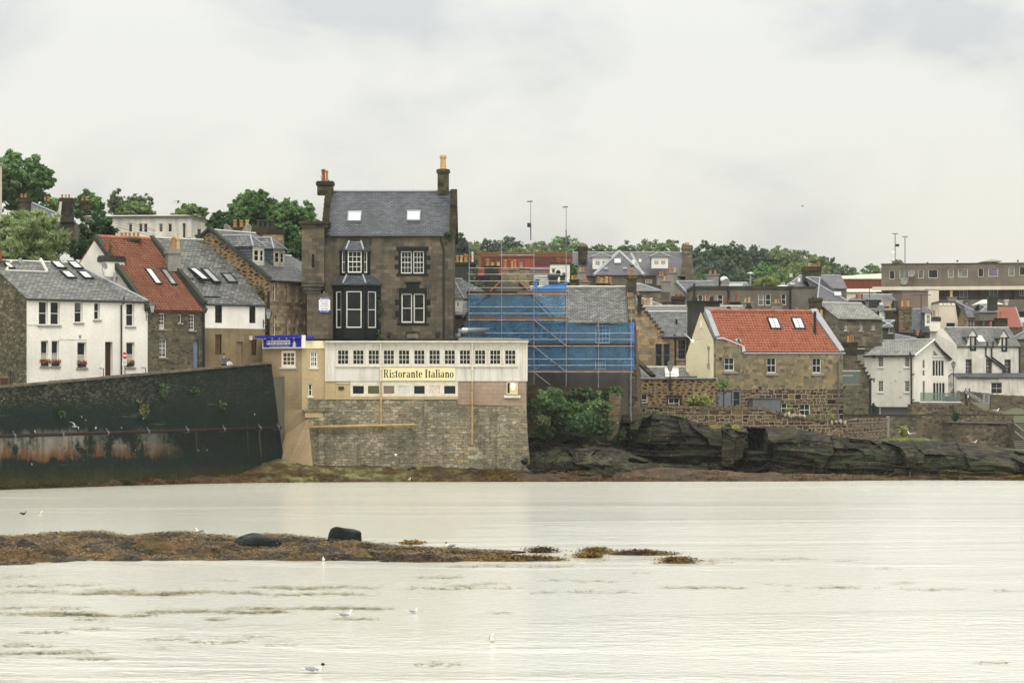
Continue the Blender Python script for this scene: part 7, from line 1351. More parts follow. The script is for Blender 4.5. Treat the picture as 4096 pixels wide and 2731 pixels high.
stack(None, zK, 1003, 1130, 562, 700, 345, 1.8, 'greyp', [(1038, 518, 560, 'orange', 34), (1092, 518, 560, 'orange', 34)], 0, .15, label='pale cement chimney standing against the dark trees')
sg = house('grey_gabled_house', 'grey house whose slate roof slopes beside a cement gable', zK, 640, 332, 1100, 0, 10, 850, 650, 1000, 'greyp', 'slate', gutter=False, ridge='lead', far=True)
b = MB(); b.ext([W(*zK(x, y), 331) for x, y in ((575, 690), (640, 645), (832, 852), (832, 960), (575, 960))], V((0, 1, 0))); b.tube([W(*zK(640, 645), 330.9), W(*zK(836, 852), 330.9)], .2, 5, 1); b.build('gable_wall', [MT['greyp'], MT['lead']], sg.root)
gb = flat('grey_long_block', 'long grey harled flat roofed block with white sash windows', zK, 835, 1970, 735, 1100, 322, 0, 12, 'grey2', [('s', 893, 802, 951, 920), ('s', 975, 800, 1032, 920, {'gm': 'glass_o'}), ('s', 1119, 798, 1180, 912), ('s', 1587, 793, 1647, 922, {'gm': 'glass_c'}), ('s', 1669, 793, 1729, 920), ('s', 1848, 790, 1904, 918)], rm='darkr', par=.35)
flat('grey_block_stair_wing', 'blank darker grey end wing of the long harled block', zK, 1975, 2240, 722, 1100, 320.5, 0, 11, 'grey', rm='darkr', par=.15); bars(gb.root, 'raised_parapet', 'grey', [(0, gb.F.hit(*zK(1240, 0))[0], gb.zt, gb.F.at(*zK(1000, 705)).z, -6, .02)], gb.F)
for x, y0, y1 in ((852, 672, 1000), (1245, 700, 1000), (1955, 722, 1000)): pipe(gb.root, 'downpipe', 'black', zpath(gb.F, zK, [(x, y0), (x, y1)], .15), .13)
b = MB(); c = W(*zK(1865, 712), 326); b.ball(c, .85, .8, .22, 14, 6); b.build('dome_light', MT['whitep'], gb.root); pipe(gb.root, 'roof_cowl', 'steel', [W(*zK(1870, 705), 326), W(*zK(1870, 658), 326)], .25); pipe(gb.root, 'roof_cowl', 'greym', [W(*zK(1651, 705), 326), W(*zK(1651, 660), 326)], .12)
dish('grey dish on the parapet of the long grey block', W(*zK(1215, 685), 323), .7, -50)
house('solar_panel_house', 'brown tiled roof with solar panels behind the grey block', zK, 1240, 352, 1490, 0, 8, 735, 668, 800, 'rub_far', 'slate_p', gutter=False, far=True); skylight(bpy.data.objects['solar_panel_house'], Fr(W(*zK(1240, 735), 351.7), V((1, 0, 0)), V((0, 1, .55))), zK, 1320, 700, 1.9, 1.3, 'glass_sd', 'lead', 2)
for x, y0, y1, l in ((1497, 558, 725, 'slim grey lamp column behind the grey block'), (1195, 625, 690, 'short lamp with a globe head behind the grey block')):
 p = W(*zK(x, y1), 350); q = W(*zK(x, y0), 350); rt = thing('street_lamp', l, 'street lamp', p); pipe(rt, 'post', 'steel', [p, q], .1); b = MB(); b.ball(q, .5 if x < 1300 else .45, .4, .2 if x > 1300 else .4, 10, 6); b.build('lamp_head', MT['whitep' if x < 1300 else 'steel'], rt)
house('left_slate_roof_house', 'grey slate roof between the crow-step gable and pale chimneys', zK, 200, 290, 500, 0, 9, 935, 765, 1000, 'rub_far', 'slate_s', gutter=False, hipR=4, far=True); house('mid_slate_roof_house', 'slate roof strip below the mansion wall', zK, 150, 312, 470, 0, 8, 760, 682, 900, 'rub_far', 'slate', gutter=False, hipR=2, far=True)
stack(None, zK, 240, 415, 912, 950, 268, 1, 'chim', [(259, 848, 915, 'orange', 28), (292, 853, 915, 'buffpot', 30), (322, 848, 915, 'buffpot', 32), (356, 836, 915, 'whitepot', 38)], 0, .1, label='low chimney with four cream pots left of the slate valley'); stack(None, zK, 607, 745, 815, 945, 280, 1.6, 'chim', [(648, 790, 817, 'redpot', 32), (696, 790, 817, 'redpot', 34)], 0, .35, label='blackened stone chimney with two low red pots'); stack(None, zK, 490, 605, 875, 940, 281, 1.2, 'rub_far', [(592, 812, 875, 'redpot', 26)], 0, .1, label='low rubble chimney shoulder with one red pot')
stack(None, zK, 203, 245, 800, 1000, 246.5, .8, 'chim', [(210, 765, 800, 'orange', 18)], 0, .2, label='slim stone chimney behind the scaffolded gable')
stack(None, zK, 1190, 1275, 908, 940, 272, 1, 'chim', [(1218, 865, 908, 'redpot', 28), (1250, 862, 908, 'redpot', 30)], 0, .05, label='row of red pots left of the tall red flue pot'); stack(None, zK, 1272, 1395, 880, 950, 271, 1.2, 'chim', [(1332, 790, 882, 'redpot', 28)], 0, .1, label='dark chimney with one very tall red pot'); stack(None, zK, 1397, 1525, 882, 960, 270, 1.2, 'greyp', [(1437, 842, 882, 'buffpot', 26), (1481, 830, 882, 'buffpot', 26)], 0, .1, label='pale cement chimney with two buff pots above the red roof'); stack(None, zK, 1742, 1862, 892, 995, 274, 1.3, 'greyp', [(1787, 852, 890, 'buffpot', 28), (1817, 852, 890, 'orange', 28)], 0, .12, label='pale flaking chimney with twin buff pots right of centre red roof'); stack(None, zK, 2012, 2050, 985, 1000, 250, .6, 'chim', [(2030, 948, 990, 'orange', 34)], 0, .05, label='lone orange pot on the ridge of the red roof')
ms = house('mansard_house', 'dark slate mansard house with a massive round topped chimney', zK, 1885, 338, 2600, 0, 12, 728, 585, 900, 'grey', 'slate_p', gutter=False, hipL=2.5, ridge='lead', far=True); stack(ms.root, zK, 2120, 2305, 475, 650, 338.5, 3, 'chim', [(2136, 448, 478, 'orange', 28), (2171, 440, 478, 'buffpot', 34), (2197, 448, 478, 'orange', 26), (2224, 448, 478, 'orange', 26), (2252, 448, 478, 'orange', 22), (2283, 448, 478, 'orange', 26)], 0, .9)
for x in (1977, 2250): skylight(ms.root, ms.R, zK, x, 688, .6, .8, 'glass_s', 'lead')
pipe(ms.root, 'finial', 'leadw', [W(*zK(1961, 600), 337), W(*zK(1961, 555), 337)], .2); pipe(ms.root, 'roof_vent', 'whitep', [W(*zK(2053, 650), 337), W(*zK(2053, 605), 337)], .16)
b = MB(); q = [W(*zM(x, y), Y) for x, y, Y in ((100, 850, 336), (285, 578, 338), (440, 800, 336))]; ms2 = house('slate_cross_wing', 'steep grey slate side roof with a white skylight by the mansard', zM, 80, 333, 420, 0, 9, 842, 580, 1000, 'grey', 'slate_p', gutter=False, hipR=4.5, hipL=.8, ridge='lead', far=True); skylight(ms2.root, ms2.R, zM, 303, 766, .85, .9, 'glass_s', 'lead')
sm = flat('brick_retail_hall', 'low red brick hall with cream corrugated roofs in the distance', zM, 300, 1000, 600, 900, 520, 0, 30, 'redbrick', rm='corr', par=.2, cat='hall'); b = MB(); F = sm.F; k = lambda x, y, w: F.at(*zM(x, y)) - F.n * w
b.poly([k(268, 590, -.3), k(1000, 592, -.3), k(1000, 522, 14), k(300, 522, 14)]); b.poly([k(540, 520, 14), k(1000, 520, 14), k(1000, 470, 25), k(760, 480, 25)]); b.build('upper_roof', MT['corr'], sm.root)
ax = flat('brick_hall_annexe', 'lower annexe with cream corrugated roof under the red brick band', zM, 360, 990, 738, 900, 505, 0, 10, 'creamm', rm='corr', par=.1, cat='hall'); b = MB(); F = ax.F; k = lambda x, y, w: F.at(*zM(x, y)) - F.n * w; b.poly([k(400, 738, -.3), k(1000, 738, -.3), k(1000, 676, 10), k(360, 680, 10)]); b.build('upper_roof', MT['corr'], ax.root)
gf = flat('grey_flats', 'long grey harled block of flats with white windows at upper right', zM, 785, 2500, 432, 1000, 480, -9, 12, 'grey2', [(s, x0, y0, x1, y1, {'gm': g_}) for s, x0, y0, x1, y1, g_ in (('p', 872, 503, 930, 595, 'glass'), ('h', 985, 498, 1083, 590, 'glass_c'), ('p', 1190, 494, 1250, 586, 'glass_c'), ('p', 1303, 491, 1404, 582, 'glass'), ('p', 1517, 486, 1577, 576, 'glass_c'), ('p', 1630, 482, 1733, 573, 'glass_c'), ('p', 1848, 476, 1908, 569, 'glass'), ('p', 1963, 472, 2066, 565, 'glass_v'), ('p', 2183, 466, 2247, 558, 'glass_c'), ('p', 2302, 462, 2420, 553, 'glass'))] if MT.setdefault('glass_v', m_glass('violet_curtain_glass', '57506a', '6b6478')) else (), rm='black', par=.12, fm='wood_w')
F = gf.F; k = lambda x, y: F.hit(*zM(x, y)); cv_ = k(700, 715)[1]; b = MB(); b.ext([F.pt(k(690, 700)[0], k(690, 690)[1], 3.2), F.pt(gf.L + 2, k(690, 690)[1], 3.2), F.pt(gf.L + 2, k(690, 690)[1] + .15, 0.01), F.pt(k(690, 700)[0], k(690, 690)[1] + .15, 0.01)], UP * -.55); b.build('walkway_canopy', MT['creamm'], gf.root)
zc = k(1500, 815)[1]; bars(gf.root, 'walkway_slab', 'grey', [(0, gf.L + 2, zc - 2.2, zc - 1.6, .02, 3.0), (0, gf.L + 2, zc - 1.59, zc - .2, 2.85, 2.95)], F)
for i, (x0, x1, y0, y1, m_) in enumerate(((1640, 1735, 712, 800, 'glass_c'), (1968, 2066, 705, 790, 'glass_c'), (2195, 2245, 700, 840, 'browndoor'), (2300, 2352, 695, 780, 'glass_v'), (725, 800, 733, 765, 'bluedoor'), (870, 920, 730, 765, 'glass_c'))):
 r = F.rect(zM, x0, y0, x1, y1)
 if m_ == 'browndoor': bars(gf.root, 'door', 'browndoor', [(r[0], r[2], r[1], r[3], .01, .06)], F)
 else: add_win(gf.root, F, r, 2, 1, .09, .07, -.07, gm=m_, far=True)
for x, y, l in ((1122, 538, 'upper grey satellite dish on the grey flats'), (1040, 622, 'lower grey satellite dish on the grey flats')): dish(l, F.at(*zM(x, y), .5), .65, -35)
for x in (1290, 1620, 2287): pipe(gf.root, 'roof_vent', 'darkr', [F.at(*zM(x, 418 if x < 1500 else 400), -2), F.at(*zM(x, 404 if x < 1500 else 380), -2)], .15)
b = MB(); q = lambda x, y: W(*zM(x, y), 490); b.hull([q(1890, 402), q(2120, 398), q(2120, 398) + V((0, 6, 0)), q(1890, 402) + V((0, 6, 0))], [q(1995, 374), q(2090, 388), q(2090, 388) + V((0, 4, 0)), q(1995, 374) + V((0, 4, 0))]); b.build('rooftop_plant', MT['corr'], gf.root)
for x, y0, y1, l, hd in ((936, 98, 430, 'tall pale flood light mast left of its pair above the grey flats', 1), (1044, 132, 425, 'shorter pale flood light mast right of its pair above the grey flats', 0)):
 p, q_ = W(*zM(x, y1 + 40), 560), W(*zM(x, y0), 560); rt = thing('light_mast', l, 'mast', p, 'flood light masts'); pipe(rt, 'pole', 'steel', [p, q_], .11); b = MB(); b.tube([q_ + V((-.55, 0, .05)), q_ + V((.55, 0, .05))], .1, 6); b.build('lamp_head', MT['greym'], rt)
 if hd: bars(rt, 'camera_box', 'black', [(0, .7, -.25, .25, -.2, .2)], Fr(W(*zM(940, 223), 559.5), V((1, 0, 0)), UP))
for x, y0, y1, l in ((960, 130, 560, 'tall flood light mast with a small dark box above the red hall'), (1357, 193, 700, 'tall thin flood light mast right above the red hall')):
 p, q_ = W(*zI(x, y1), 470), W(*zI(x, y0), 470); rt = thing('light_mast', l, 'mast', p, 'flood light masts'); m_ = p.lerp(q_, .42 if x < 1000 else .5); pipe(rt, 'pole', 'greym', [p, m_], .1); pipe(rt, 'upper_pole', 'steel', [m_, q_], .06); b = MB(); b.tube([q_ + V((-.6, 0, 0)), q_ + V((.3, 0, .06))], .12, 6); b.build('lamp_head', MT['greym'], rt)
 if x < 1000: bars(rt, 'control_box', 'black', [(-.55, 0, -.35, .35, -.2, .2)], Fr(W(*zI(958, 393), 469.7), V((1, 0, 0)), UP))
p = W(*zM(917, 420), 600); rt = thing('antenna_tower', 'small white lantern-like mast top beside the flood lights', 'mast', p); b = MB(); b.tube([p, W(*zM(917, 350), 600)], .5, 8); b.tube([W(*zM(917, 345), 600), W(*zM(917, 305), 600)], .55, 8); b.tube([W(*zM(917, 305), 600), W(*zM(917, 290), 600)], .6, 8, 0, .05); b.build('mast', MT['whitep'], rt)
p = W(*zK(1598, 420), 560); rt = thing('steel_mast', 'steel mast with panel antennas among the trees', 'mast', p); pipe(rt, 'pole', 'steel', [p, W(*zK(1598, 295), 560)], .15)
for dx in (0, 22): bars(rt, 'panel_antenna', 'greym', [(0, .55, 0, 1.4, -.3, .3)], Fr(W(*zK(1606 + dx, 365), 560), V((1, 0, 0)), UP))
os_ = house('old_stone_house', 'long grey stone house with worn pale slates and five small windows', zM, 312, 300, 792, 26, 8, 1028, 858, 1330, 'rub_far', 'slate_w', [('s24', 373, 1088, 414, 1160), ('s24', 539, 1088, 580, 1162), ('s24', 676, 1092, 716, 1150)], gops=[('s24', 200, 1085, 264, 1162)], far=False, ridge='leadw'); stack(os_.root, zM, 5, 132, 800, 990, 302, 1.6, 'chim', [(35, 785, 802, 'darkpot', 20)], 0, .4); stack(os_.root, zM, 60, 150, 990, 1060, 296, 1, 'rub_far', [(84, 927, 988, 'orange', 32), (124, 934, 988, 'buffpot', 34)], 0, .1)
house('piended_slate_porch', 'small piended slate roof with a white window beside the old stone house', zM, 795, 297, 915, -10, 4, 1122, 1055, 1250, 'darkr', 'slate', [('s', 864, 1130, 910, 1185)], hipL=1.2, hipR=1.2, far=True, ridge='lead')
dr = house('slate_terrace_house', 'dark slate terrace with white piended dormers and stone stacks', zM, 640, 345, 1318, 0, 9, 1180, 930, 1300, 'rub_far', 'slate_d', ridge='lead', far=True)
for x0, x1, yt, yb in ((762, 838, 945, 1035), (1262, 1330, 960, 1110)):
 F = fac(zM(x0, 0)[0], 343.5, 0); w = F.hit(*zM(x1, 0))[0]; q = lambda y: H - (zM(0, y)[1] - YH) * 343.5 / FP; b = MB(); hs = [(w * .25, q(yb) + .3, w * .85, q(yt) - .3, .1)]; wall_open(b, F, 0, w, q(yb), q(yt), hs); b.poly([F.pt(0, q(yb)), F.pt(0, q(yt)), F.pt(0, q(yt), -3), F.pt(0, q(yb), -1)], 1); b.poly([F.pt(w, q(yb)), F.pt(w, q(yb), -1), F.pt(w, q(yt), -3), F.pt(w, q(yt))], 1); o = b.build('dormer', [MT['wood_w'], MT['slate_d']], dr.root); add_win(o, F, hs[0][:4], 2, 4, .06, .04, .08, far=True)
 r = MB(); A, B_, T0 = F.pt(-.2, q(yt), .2), F.pt(w + .2, q(yt), .2), F.pt(w / 2, q(yt) + .8, -.8); r.poly([A, B_, T0]); r.poly([B_, F.pt(w + .2, q(yt), -4), F.pt(w / 2, q(yt) + .8, -4), T0]); r.poly([F.pt(-.2, q(yt), -4), A, T0, F.pt(w / 2, q(yt) + .8, -4)]); r.build('dormer_roof', MT['slate'], o)
stack(dr.root, zM, 975, 1120, 895, 1180, 342, 2, 'rub_l', [(1014, 835, 892, 'buffpot', 30), (1046, 835, 892, 'orange', 30), (1077, 835, 892, 'buffpot', 30)], 0, .3); stack(dr.root, zM, 832, 972, 940, 1170, 343, 1.6, 'chim', [(878, 878, 938, 'buffpot', 32)], 0, .2)
pipe(dr.root, 'aerial', 'black', [W(*zM(1222, 1160), 341), W(*zM(1222, 765), 341)], .05, 5); pipe(dr.root, 'aerial', 'black', [W(*zM(1125, 768), 341), W(*zM(1330, 768), 341)], .04, 5)
flat('dark_flat_roofs', 'low black flat roofed extension behind the old stone house', zM, 645, 925, 822, 960, 352, 0, 8, 'darkr'); stack(None, zM, 445, 608, 828, 920, 348, 2, 'chim', [(513, 760, 812, 'redpot', 26), (541, 758, 812, 'orange', 26), (571, 758, 812, 'redpot', 26)], 0, .2, label='wide dark chimney with three red pots behind the worn slates'); stack(None, zM, 612, 645, 840, 915, 347, 1, 'greyp', [], 0, .1, label='narrow pale chimney block next to the black flat roof'); pipe(bpy.data.objects['dark_flat_roofs'], 'flue', 'whitep', [W(*zM(782, 915), 350), W(*zM(782, 855), 350)], .22); dish('dark dish on the black flat roofed extension', W(*zM(848, 842), 351), .75, -30)
house('long_worn_slate_house', 'long low slate roof under the brick hall annexe', zM, 392, 405, 1020, 0, 9, 838, 768, 960, 'rub_far', 'slate', gutter=False, hipL=2.5, far=True); pipe(bpy.data.objects['long_worn_slate_house'], 'aerial', 'black', [W(*zM(655, 830), 400), W(*zM(655, 615), 400)], .05, 5)
flat('brown_box_house', 'plain brown rendered box behind the slate terrace', zM, 1015, 1298, 728, 960, 400, 0, 10, 'brownbox', rm='greym', par=.08); flat('cream_tower_block', 'narrow cream clad tower above the slate terrace', zM, 1296, 1416, 706, 1100, 432, 0, 8, 'creamm', rm='creamm', par=.05, cat='building')
cm = flat('cream_clad_hall', 'cream clad building with square ornaments and dark slit windows', zM, 1418, 1728, 852, 1150, 425, 0, 10, 'creamm', [('p', 1498, 1075, 1592, 1120, {'fm': 'black'}), ('p', 1648, 1074, 1674, 1122, {'fm': 'black'})], rm='black', par=.2); bars(cm.root, 'relief_blocks', 'whitep', [(*[cm.F.rect(zM, x, 858, x + 28, 882)[i] for i in (0, 2, 1, 3)], .01, .12) for x in (1424, 1470, 1512, 1558)], cm.F); bars(cm.root, 'pilasters', 'creamm', [(*[cm.F.rect(zM, x, 856, x + 10, 1148)[i] for i in (0, 2, 1, 3)], .01, .2) for x in (1605, 1640, 1716)], cm.F)
hh = house('hipped_slate_house', 'slate hipped house with one white sash window by the cream hall', zM, 1732, 415, 1962, 0, 9, 1012, 842, 1200, 'ashlar2', 'slate', [('s24', 1733, 1040, 1803, 1122)], hipR=4.2, far=True, ridge='lead'); pipe(hh.root, 'downpipe', 'whitep', zpath(hh.F, zM, [(1910, 1018), (1905, 1122)], .15), .12)
house('slate_hip_house', 'slate hipped roof beside the glazed lantern roof', zM, 1870, 410, 2060, 0, 9, 960, 872, 1050, 'grey', 'slate_p', hipL=2, hipR=2, gutter=False, far=True)
p = fac(zM(1840, 0)[0], 425, 0); L = p.hit(*zM(2140, 0))[0]; q = lambda y: H - (zM(0, y)[1] - YH) * 425 / FP; rt = thing('glazed_lantern_roof', 'pale ribbed glazed roof behind the dark square stack', 'roof', p.pt(L / 2, q(875), -3)); b = MB(); b.hull([p.pt(0, q(872), 0), p.pt(L, q(872), 0), p.pt(L, q(872), -6), p.pt(0, q(872), -6)], [p.pt(L * .3, q(815), -2), p.pt(L * .55, q(815), -2), p.pt(L * .55, q(815), -4), p.pt(L * .3, q(815), -4)]); b.build('roof', MT['corr'], rt)
house('red_tiled_house', 'red plain tiled roof near the right edge behind a sooty stack', zM, 1945, 416, 2335, 0, 9, 1120, 907, 1250, 'rub_far', 'redtile', gutter=False, ridge=None, hipL=.9, hipR=.2, far=True)
stack(None, zM, 2028, 2172, 1022, 1160, 410, 2, 'chim', [(2097, 945, 1020, 'orange', 30)], 0, .15, label='sooty square chimney in front of the red plain tiles'); stack(None, zM, 1972, 2062, 782, 940, 400, 2, 'darkr', [], 0, .4, label='dark square stack without pots by the glazed roof'); stack(None, zM, 1525, 1615, 790, 840, 415, 1.5, 'greyp', [(1553, 725, 788, 'buffpot', 32)], 0, .12, label='low chimney with one tall buff pot in front of the flats'); stack(None, zM, 2145, 2178, 820, 880, 418, .5, 'leadw', [], 0, .4, label='small pointed white roof finial block by the glazed roof')
house('low_slate_house', 'low banded slate roof between the red roof and the stepped gable', zM, 240, 330, 745, 0, 9, 1322, 1172, 1380, 'rub_far', 'slate_p', gutter=False, hipR=3.5, ridge='leadw', far=True); house('low_slate_house_far', 'low slate roof with a hip behind the white gabled house', zM, 745, 334, 1165, 0, 8, 1250, 1185, 1320, 'rub_far', 'slate_p', gutter=False, hipR=3, ridge='leadw', far=True)
stack(None, zM, 552, 690, 1226, 1330, 318, 1.6, 'chim', [(582, 1127, 1226, 'orange', 28), (616, 1126, 1226, 'darkpot', 30), (650, 1124, 1226, 'orange', 30)], 0, .2, label='dark chimney with three tall pots above the white gabled house'); stack(None, zM, 1130, 1262, 1212, 1240, 340, 1.2, 'chim', [(1146, 1147, 1212, 'darkpot', 28), (1182, 1145, 1212, 'orange', 28), (1220, 1150, 1212, 'darkpot', 28)], 0, .05, label='low chimney with dark and orange pots left of the white stack')
F = fac(zM(430, 0)[0], 312, 0); b = MB(); L = F.hit(*zM(600, 0))[0]; q = lambda y: H - (zM(0, y)[1] - YH) * 312 / FP; rt = thing('black_boarded_hut', 'black flat roofed hut with a white edge behind the stepped gable', 'hut', F.pt(L / 2, q(1420), -2)); b.box(F, -1, L, q(1420), q(1330), -4, 0); b.build('wall', MT['darkr'], rt); bars(rt, 'white_edge', 'whitep', [(-1, L, q(1362), q(1355), .01, .1)], F)
BX = [(-400, 100), (-60, 158), (-44.2, 176.4), (-34.5, 188.5), (-17.2, 208.6), (-15.3, 210.2), (-15.2, 211.5), (1.0, 211.5), (1.3, 219), (9, 221), (9.5, 224.8), (30, 231), (34, 240), (60, 300), (90, 306), (200, 320), (500, 330)]
ZX = [(-400, 5), (-45, 5.2), (-34.5, 5.5), (-17.2, 7.6), (-15.2, 7.6), (-15, 1.0), (1.0, 1.0), (1.3, 3.0), (9.4, 3.0), (9.6, 2.6), (30, 2.4), (34, 1.6), (45, .4), (60, .2), (500, .3)]
def gh(x, k):
 zb = np.interp(x, *zip(*ZX)); y = np.interp(x, *zip(*BX)) + k
 hill = np.interp(y, [0, 303, 314, 318, 332, 395, 420, 480, 560, 640, 800, 1500, 6000], [0, .5, .7, 2.9, 4.8, 5.2, 8, 14, 20, 29, 30, 20, 0])
 side = np.interp(x, [-80, -30, 0, 40], [12, 8, 0, 0]) * min(1, max(0, (y - 225) / 60)) * np.interp(y, [0, 400, 700], [1, 1, 0]); rgt = np.interp(x, [40, 100, 200], [1, .72, .6])
 return max(zb, hill * (1 if y < 400 else rgt) + side) if k > 7 else zb
g = G('town_ground'); n_ = g.noise(g.pos((.2, .2, .2)), 1, 5); MT['ground'] = g.bsdf(g.ramp(n_, [(.35, hx('4a4a3c')), (.5, hx('5a594c')), (.65, hx('48552f'))]), .95, None, .1)
xs = np.concatenate([np.linspace(-400, -70, 8), np.linspace(-66, 100, 150), np.linspace(110, 500, 14)]); ks = [0, .4, 1.5, 3, 5, 8, 12, 17, 23, 30, 40, 55, 75, 100, 130, 160, 200, 240, 280, 320, 370, 430, 520, 700, 1200, 2500, 5500]
b = MB(); b.grid([[V((x, np.interp(x, *zip(*BX)), -1)) for x in xs]] + [[V((x * (1 + k / 900), np.interp(x, *zip(*BX)) + k, gh(x, k))) for x in xs] for k in ks]); b.grid([[V((x, np.interp(x, *zip(*BX)), z_)) for x in xs] for z_ in (-1, 0)]) if 0 else None
tag(b.build('ground', MT['ground'], smooth=True), kind='structure')
def rockmat(name, a, b_, c, lich='8d8c80', weed=None, hi=0.0):
 g = G(name); p = g.pos((.35, .35, 1.3)); n1 = g.noise(p, 1, 8, .68, .6); n2 = g.noise(g.pos((1.2, 1.2, 2.5)), 1, 6, .7); col = g.ramp(n1, [(.32, hx(a)), (.5, hx(b_)), (.7, hx(c))]); col = g.mix(1.0, col, g.ramp(n2, [(.3, .6), (.7, 1.4)]), 'MULTIPLY')
 nz = g.n('SeparateXYZ', {0: g.n('NewGeometry').outputs['Normal']}).outputs[2]; col = g.mix(g.math('MULTIPLY', g.ramp(nz, [(.6, 0), (.95, .55)]), g.ramp(n2, [(.4, 0), (.6, 1)])), col, hx(lich))
 vs = g.noise(g.pos((1.1, 1.1, .12)), 1, 4, .6); col = g.mix(g.ramp(vs, [(.54, 0), (.66, .7)]), col, hx('12150f'))
 col = g.mix(g.ramp(g.noise(g.pos((3, 3, 3)), 1, 2), [(.72, 0), (.735, .8)]), col, hx('a9a9a0'))
 if weed:
  z_ = g.n('SeparateXYZ', {0: g.n('NewGeometry').outputs['Position']}).outputs[2]; zz_ = g.math('ADD', z_, g.math('MULTIPLY', n2, -.8)); col = g.mix(g.ramp(zz_, [(.0, 1), (.35, 0)]), col, g.ramp(n2, [(.35, hx('2d2410')), (.5, hx('4f3a18')), (.65, hx('3a4018'))]))
  col = g.mix(g.math('MULTIPLY', g.ramp(n1, [(.5, 0), (.62, .7)]), g.ramp(g.math('MULTIPLY', zz_, .5), [(.25, 1), (.7, 0)])), col, hx('4a5428'))
 crack = g.noise(g.pos((.5, .5, 2.6)), 1, 8, .75, 1.2)
 wv = g.n('VectorMath', {0: g.pos((.17, .17, .42)), 1: g.n('VectorMath', {0: g.noise(g.pos((.4, .4, .6)), 1, 4, .6, 0, True), 1: (1.5, 1.5, 1.1)}, operation='MULTIPLY').outputs[0]}, operation='ADD').outputs[0]
 vd = g.n('TexVoronoi', {'Vector': wv, 'Scale': 1}, feature='DISTANCE_TO_EDGE').outputs['Distance']; vc = g.n('SeparateColor', {0: g.n('TexVoronoi', {'Vector': wv, 'Scale': 1}).outputs['Color']}).outputs[0]
 col = g.mix(1.0, col, g.ramp(vc, [(0, .6), (1, 1.6)]), 'MULTIPLY'); col = g.mix(g.ramp(vd, [(.0, .9), (.035, 0)]), col, hx('0c0e0b'))
 col = g.mix(g.ramp(g.noise(g.pos((.3, .3, .5)), 1, 6, .7), [(.49, 0), (.62, .65)]), col, hx('34421f')); sn = g.noise(g.pos((.09, .09, 1.5)), 1, 5, .7, .4); col = g.mix(g.ramp(g.math('ABSOLUTE', g.math('SUBTRACT', sn, .5)), [(.0, .75), (.018, 0)]), col, hx('0c0e0b')); crack = g.math('ADD', crack, g.math('MULTIPLY', g.ramp(vd, [(0, 0), (.1, 1)]), 1.2))
 return g.bsdf(col, .85, g.bump(g.math('ADD', n1, g.math('ADD', g.math('MULTIPLY', n2, .6), crack)), 1.0, .5), .2)
MT['rock'] = rockmat('dark_shore_rock', '181b17', '302f26', '625a46', '625d4b', weed=1); MT['rock2'] = rockmat('layered_shore_rock', '1a1b16', '343026', '625843', '5f5a47', weed=1)
def rocks(name, cols, m, nx=160, ny=44, amp=.5, over=.0, depth=8, kind='structure', sc_=.35, strat=1.0, seed=0, caves=()):
 """cols: (px, ytop, ybot, Ytop, Ybot) control columns, px and y in photo pixels"""
 c = np.array(cols, float); P = []; pxs = np.linspace(c[0, 0], c[-1, 0], nx + 1)
 for j in range(ny + 1):
  r = []; f = j / ny
  for i, px in enumerate(pxs):
   yt, yb, Yt, Yb = (np.interp(px, c[:, 0], c[:, q]) for q in (1, 2, 3, 4)); t = W(px, yt, Yt); bt = W(px, yb, Yb); e = f ** .7 if over == 0 else f
   p = V((bt.x + (t.x - bt.x) * f, bt.y + (t.y - bt.y) * (f ** (1.6 + over * 3)), bt.z + (t.z - bt.z) * f ** .9)); q = V((p.x * sc_, p.y * sc_, p.z * sc_ * 2.8 * strat + p.x * .06)) + V((seed, 0, 0))
   wx = noise.noise(q * 1.1) * .5; til = p.z + p.x * .07 + wx * .6; k = noise.noise(q * 1.2) * .5 + noise.noise(V((p.x * 1.3, p.y, p.z * 3))) * .14; wgt = min(1, 7 * f * (1 - f) + .25)
   blk = (noise.cell(V((p.x * .21 + wx, til * .34, seed))) - .5) * 1.1 + (noise.cell(V((p.x * .62 + wx, til * 1.0, seed + 9))) - .5) * .42
   ly = til * 1.15; ly -= math.floor(ly); p.y -= (.5 * ly ** 3 - .15) * wgt * max(.2, .8 + noise.noise(q * .6) * 1.2)
   p.y -= (k + blk) * amp * wgt; p.z += noise.noise(q * 2.1) * .12 * wgt
   yy = YH + (H - p.z) * FP / p.y
   for (x0, x1, y0, y1, cd) in caves:
    e = min(px - x0, x1 - px, (y1 - yy) * 1.0, (yy - y0)) / 5
    if e > 0: p.y += cd * min(1, e)
   if j == 0: p.z = -.6; p.y -= .3
   r.append(p)
  P.append(r)
 for d, dz in ((depth * .4, -.3), (depth, -1.5)): P.append([V((p.x, p.y + d, p.z + dz)) for p in P[ny]])
 b = MB(); b.grid(P); o = b.build(name, MT[m], smooth=False); tag(o, kind=kind); return o
S_ = lambda z, lst: [(*z(x, yt), z(x, yb)[1], Yt, Yb) for (x, yt, yb, Yt, Yb) in lst]
def O_(x, yt, yb, Yt, Yb): p = zO(x, yt); return (p[0], p[1], zO(0, yb)[1], Yt, Yb)
def P_(x, yt, yb, Yt, Yb): p = zP(x, yt); return (p[0], p[1], zP(0, yb)[1], Yt, Yb)
rocks('rock_slope', [O_(60, 590, 1075, 216, 207.5), O_(300, 570, 1075, 216, 207.4), O_(520, 640, 1070, 216, 207.2), O_(700, 620, 1070, 217, 207), O_(850, 680, 1060, 218, 207), O_(1000, 790, 1050, 218, 207.6), O_(1200, 850, 1050, 217, 208), O_(1320, 960, 1050, 213, 208.5)], 'rock', 130, 40, .95, seed=3)
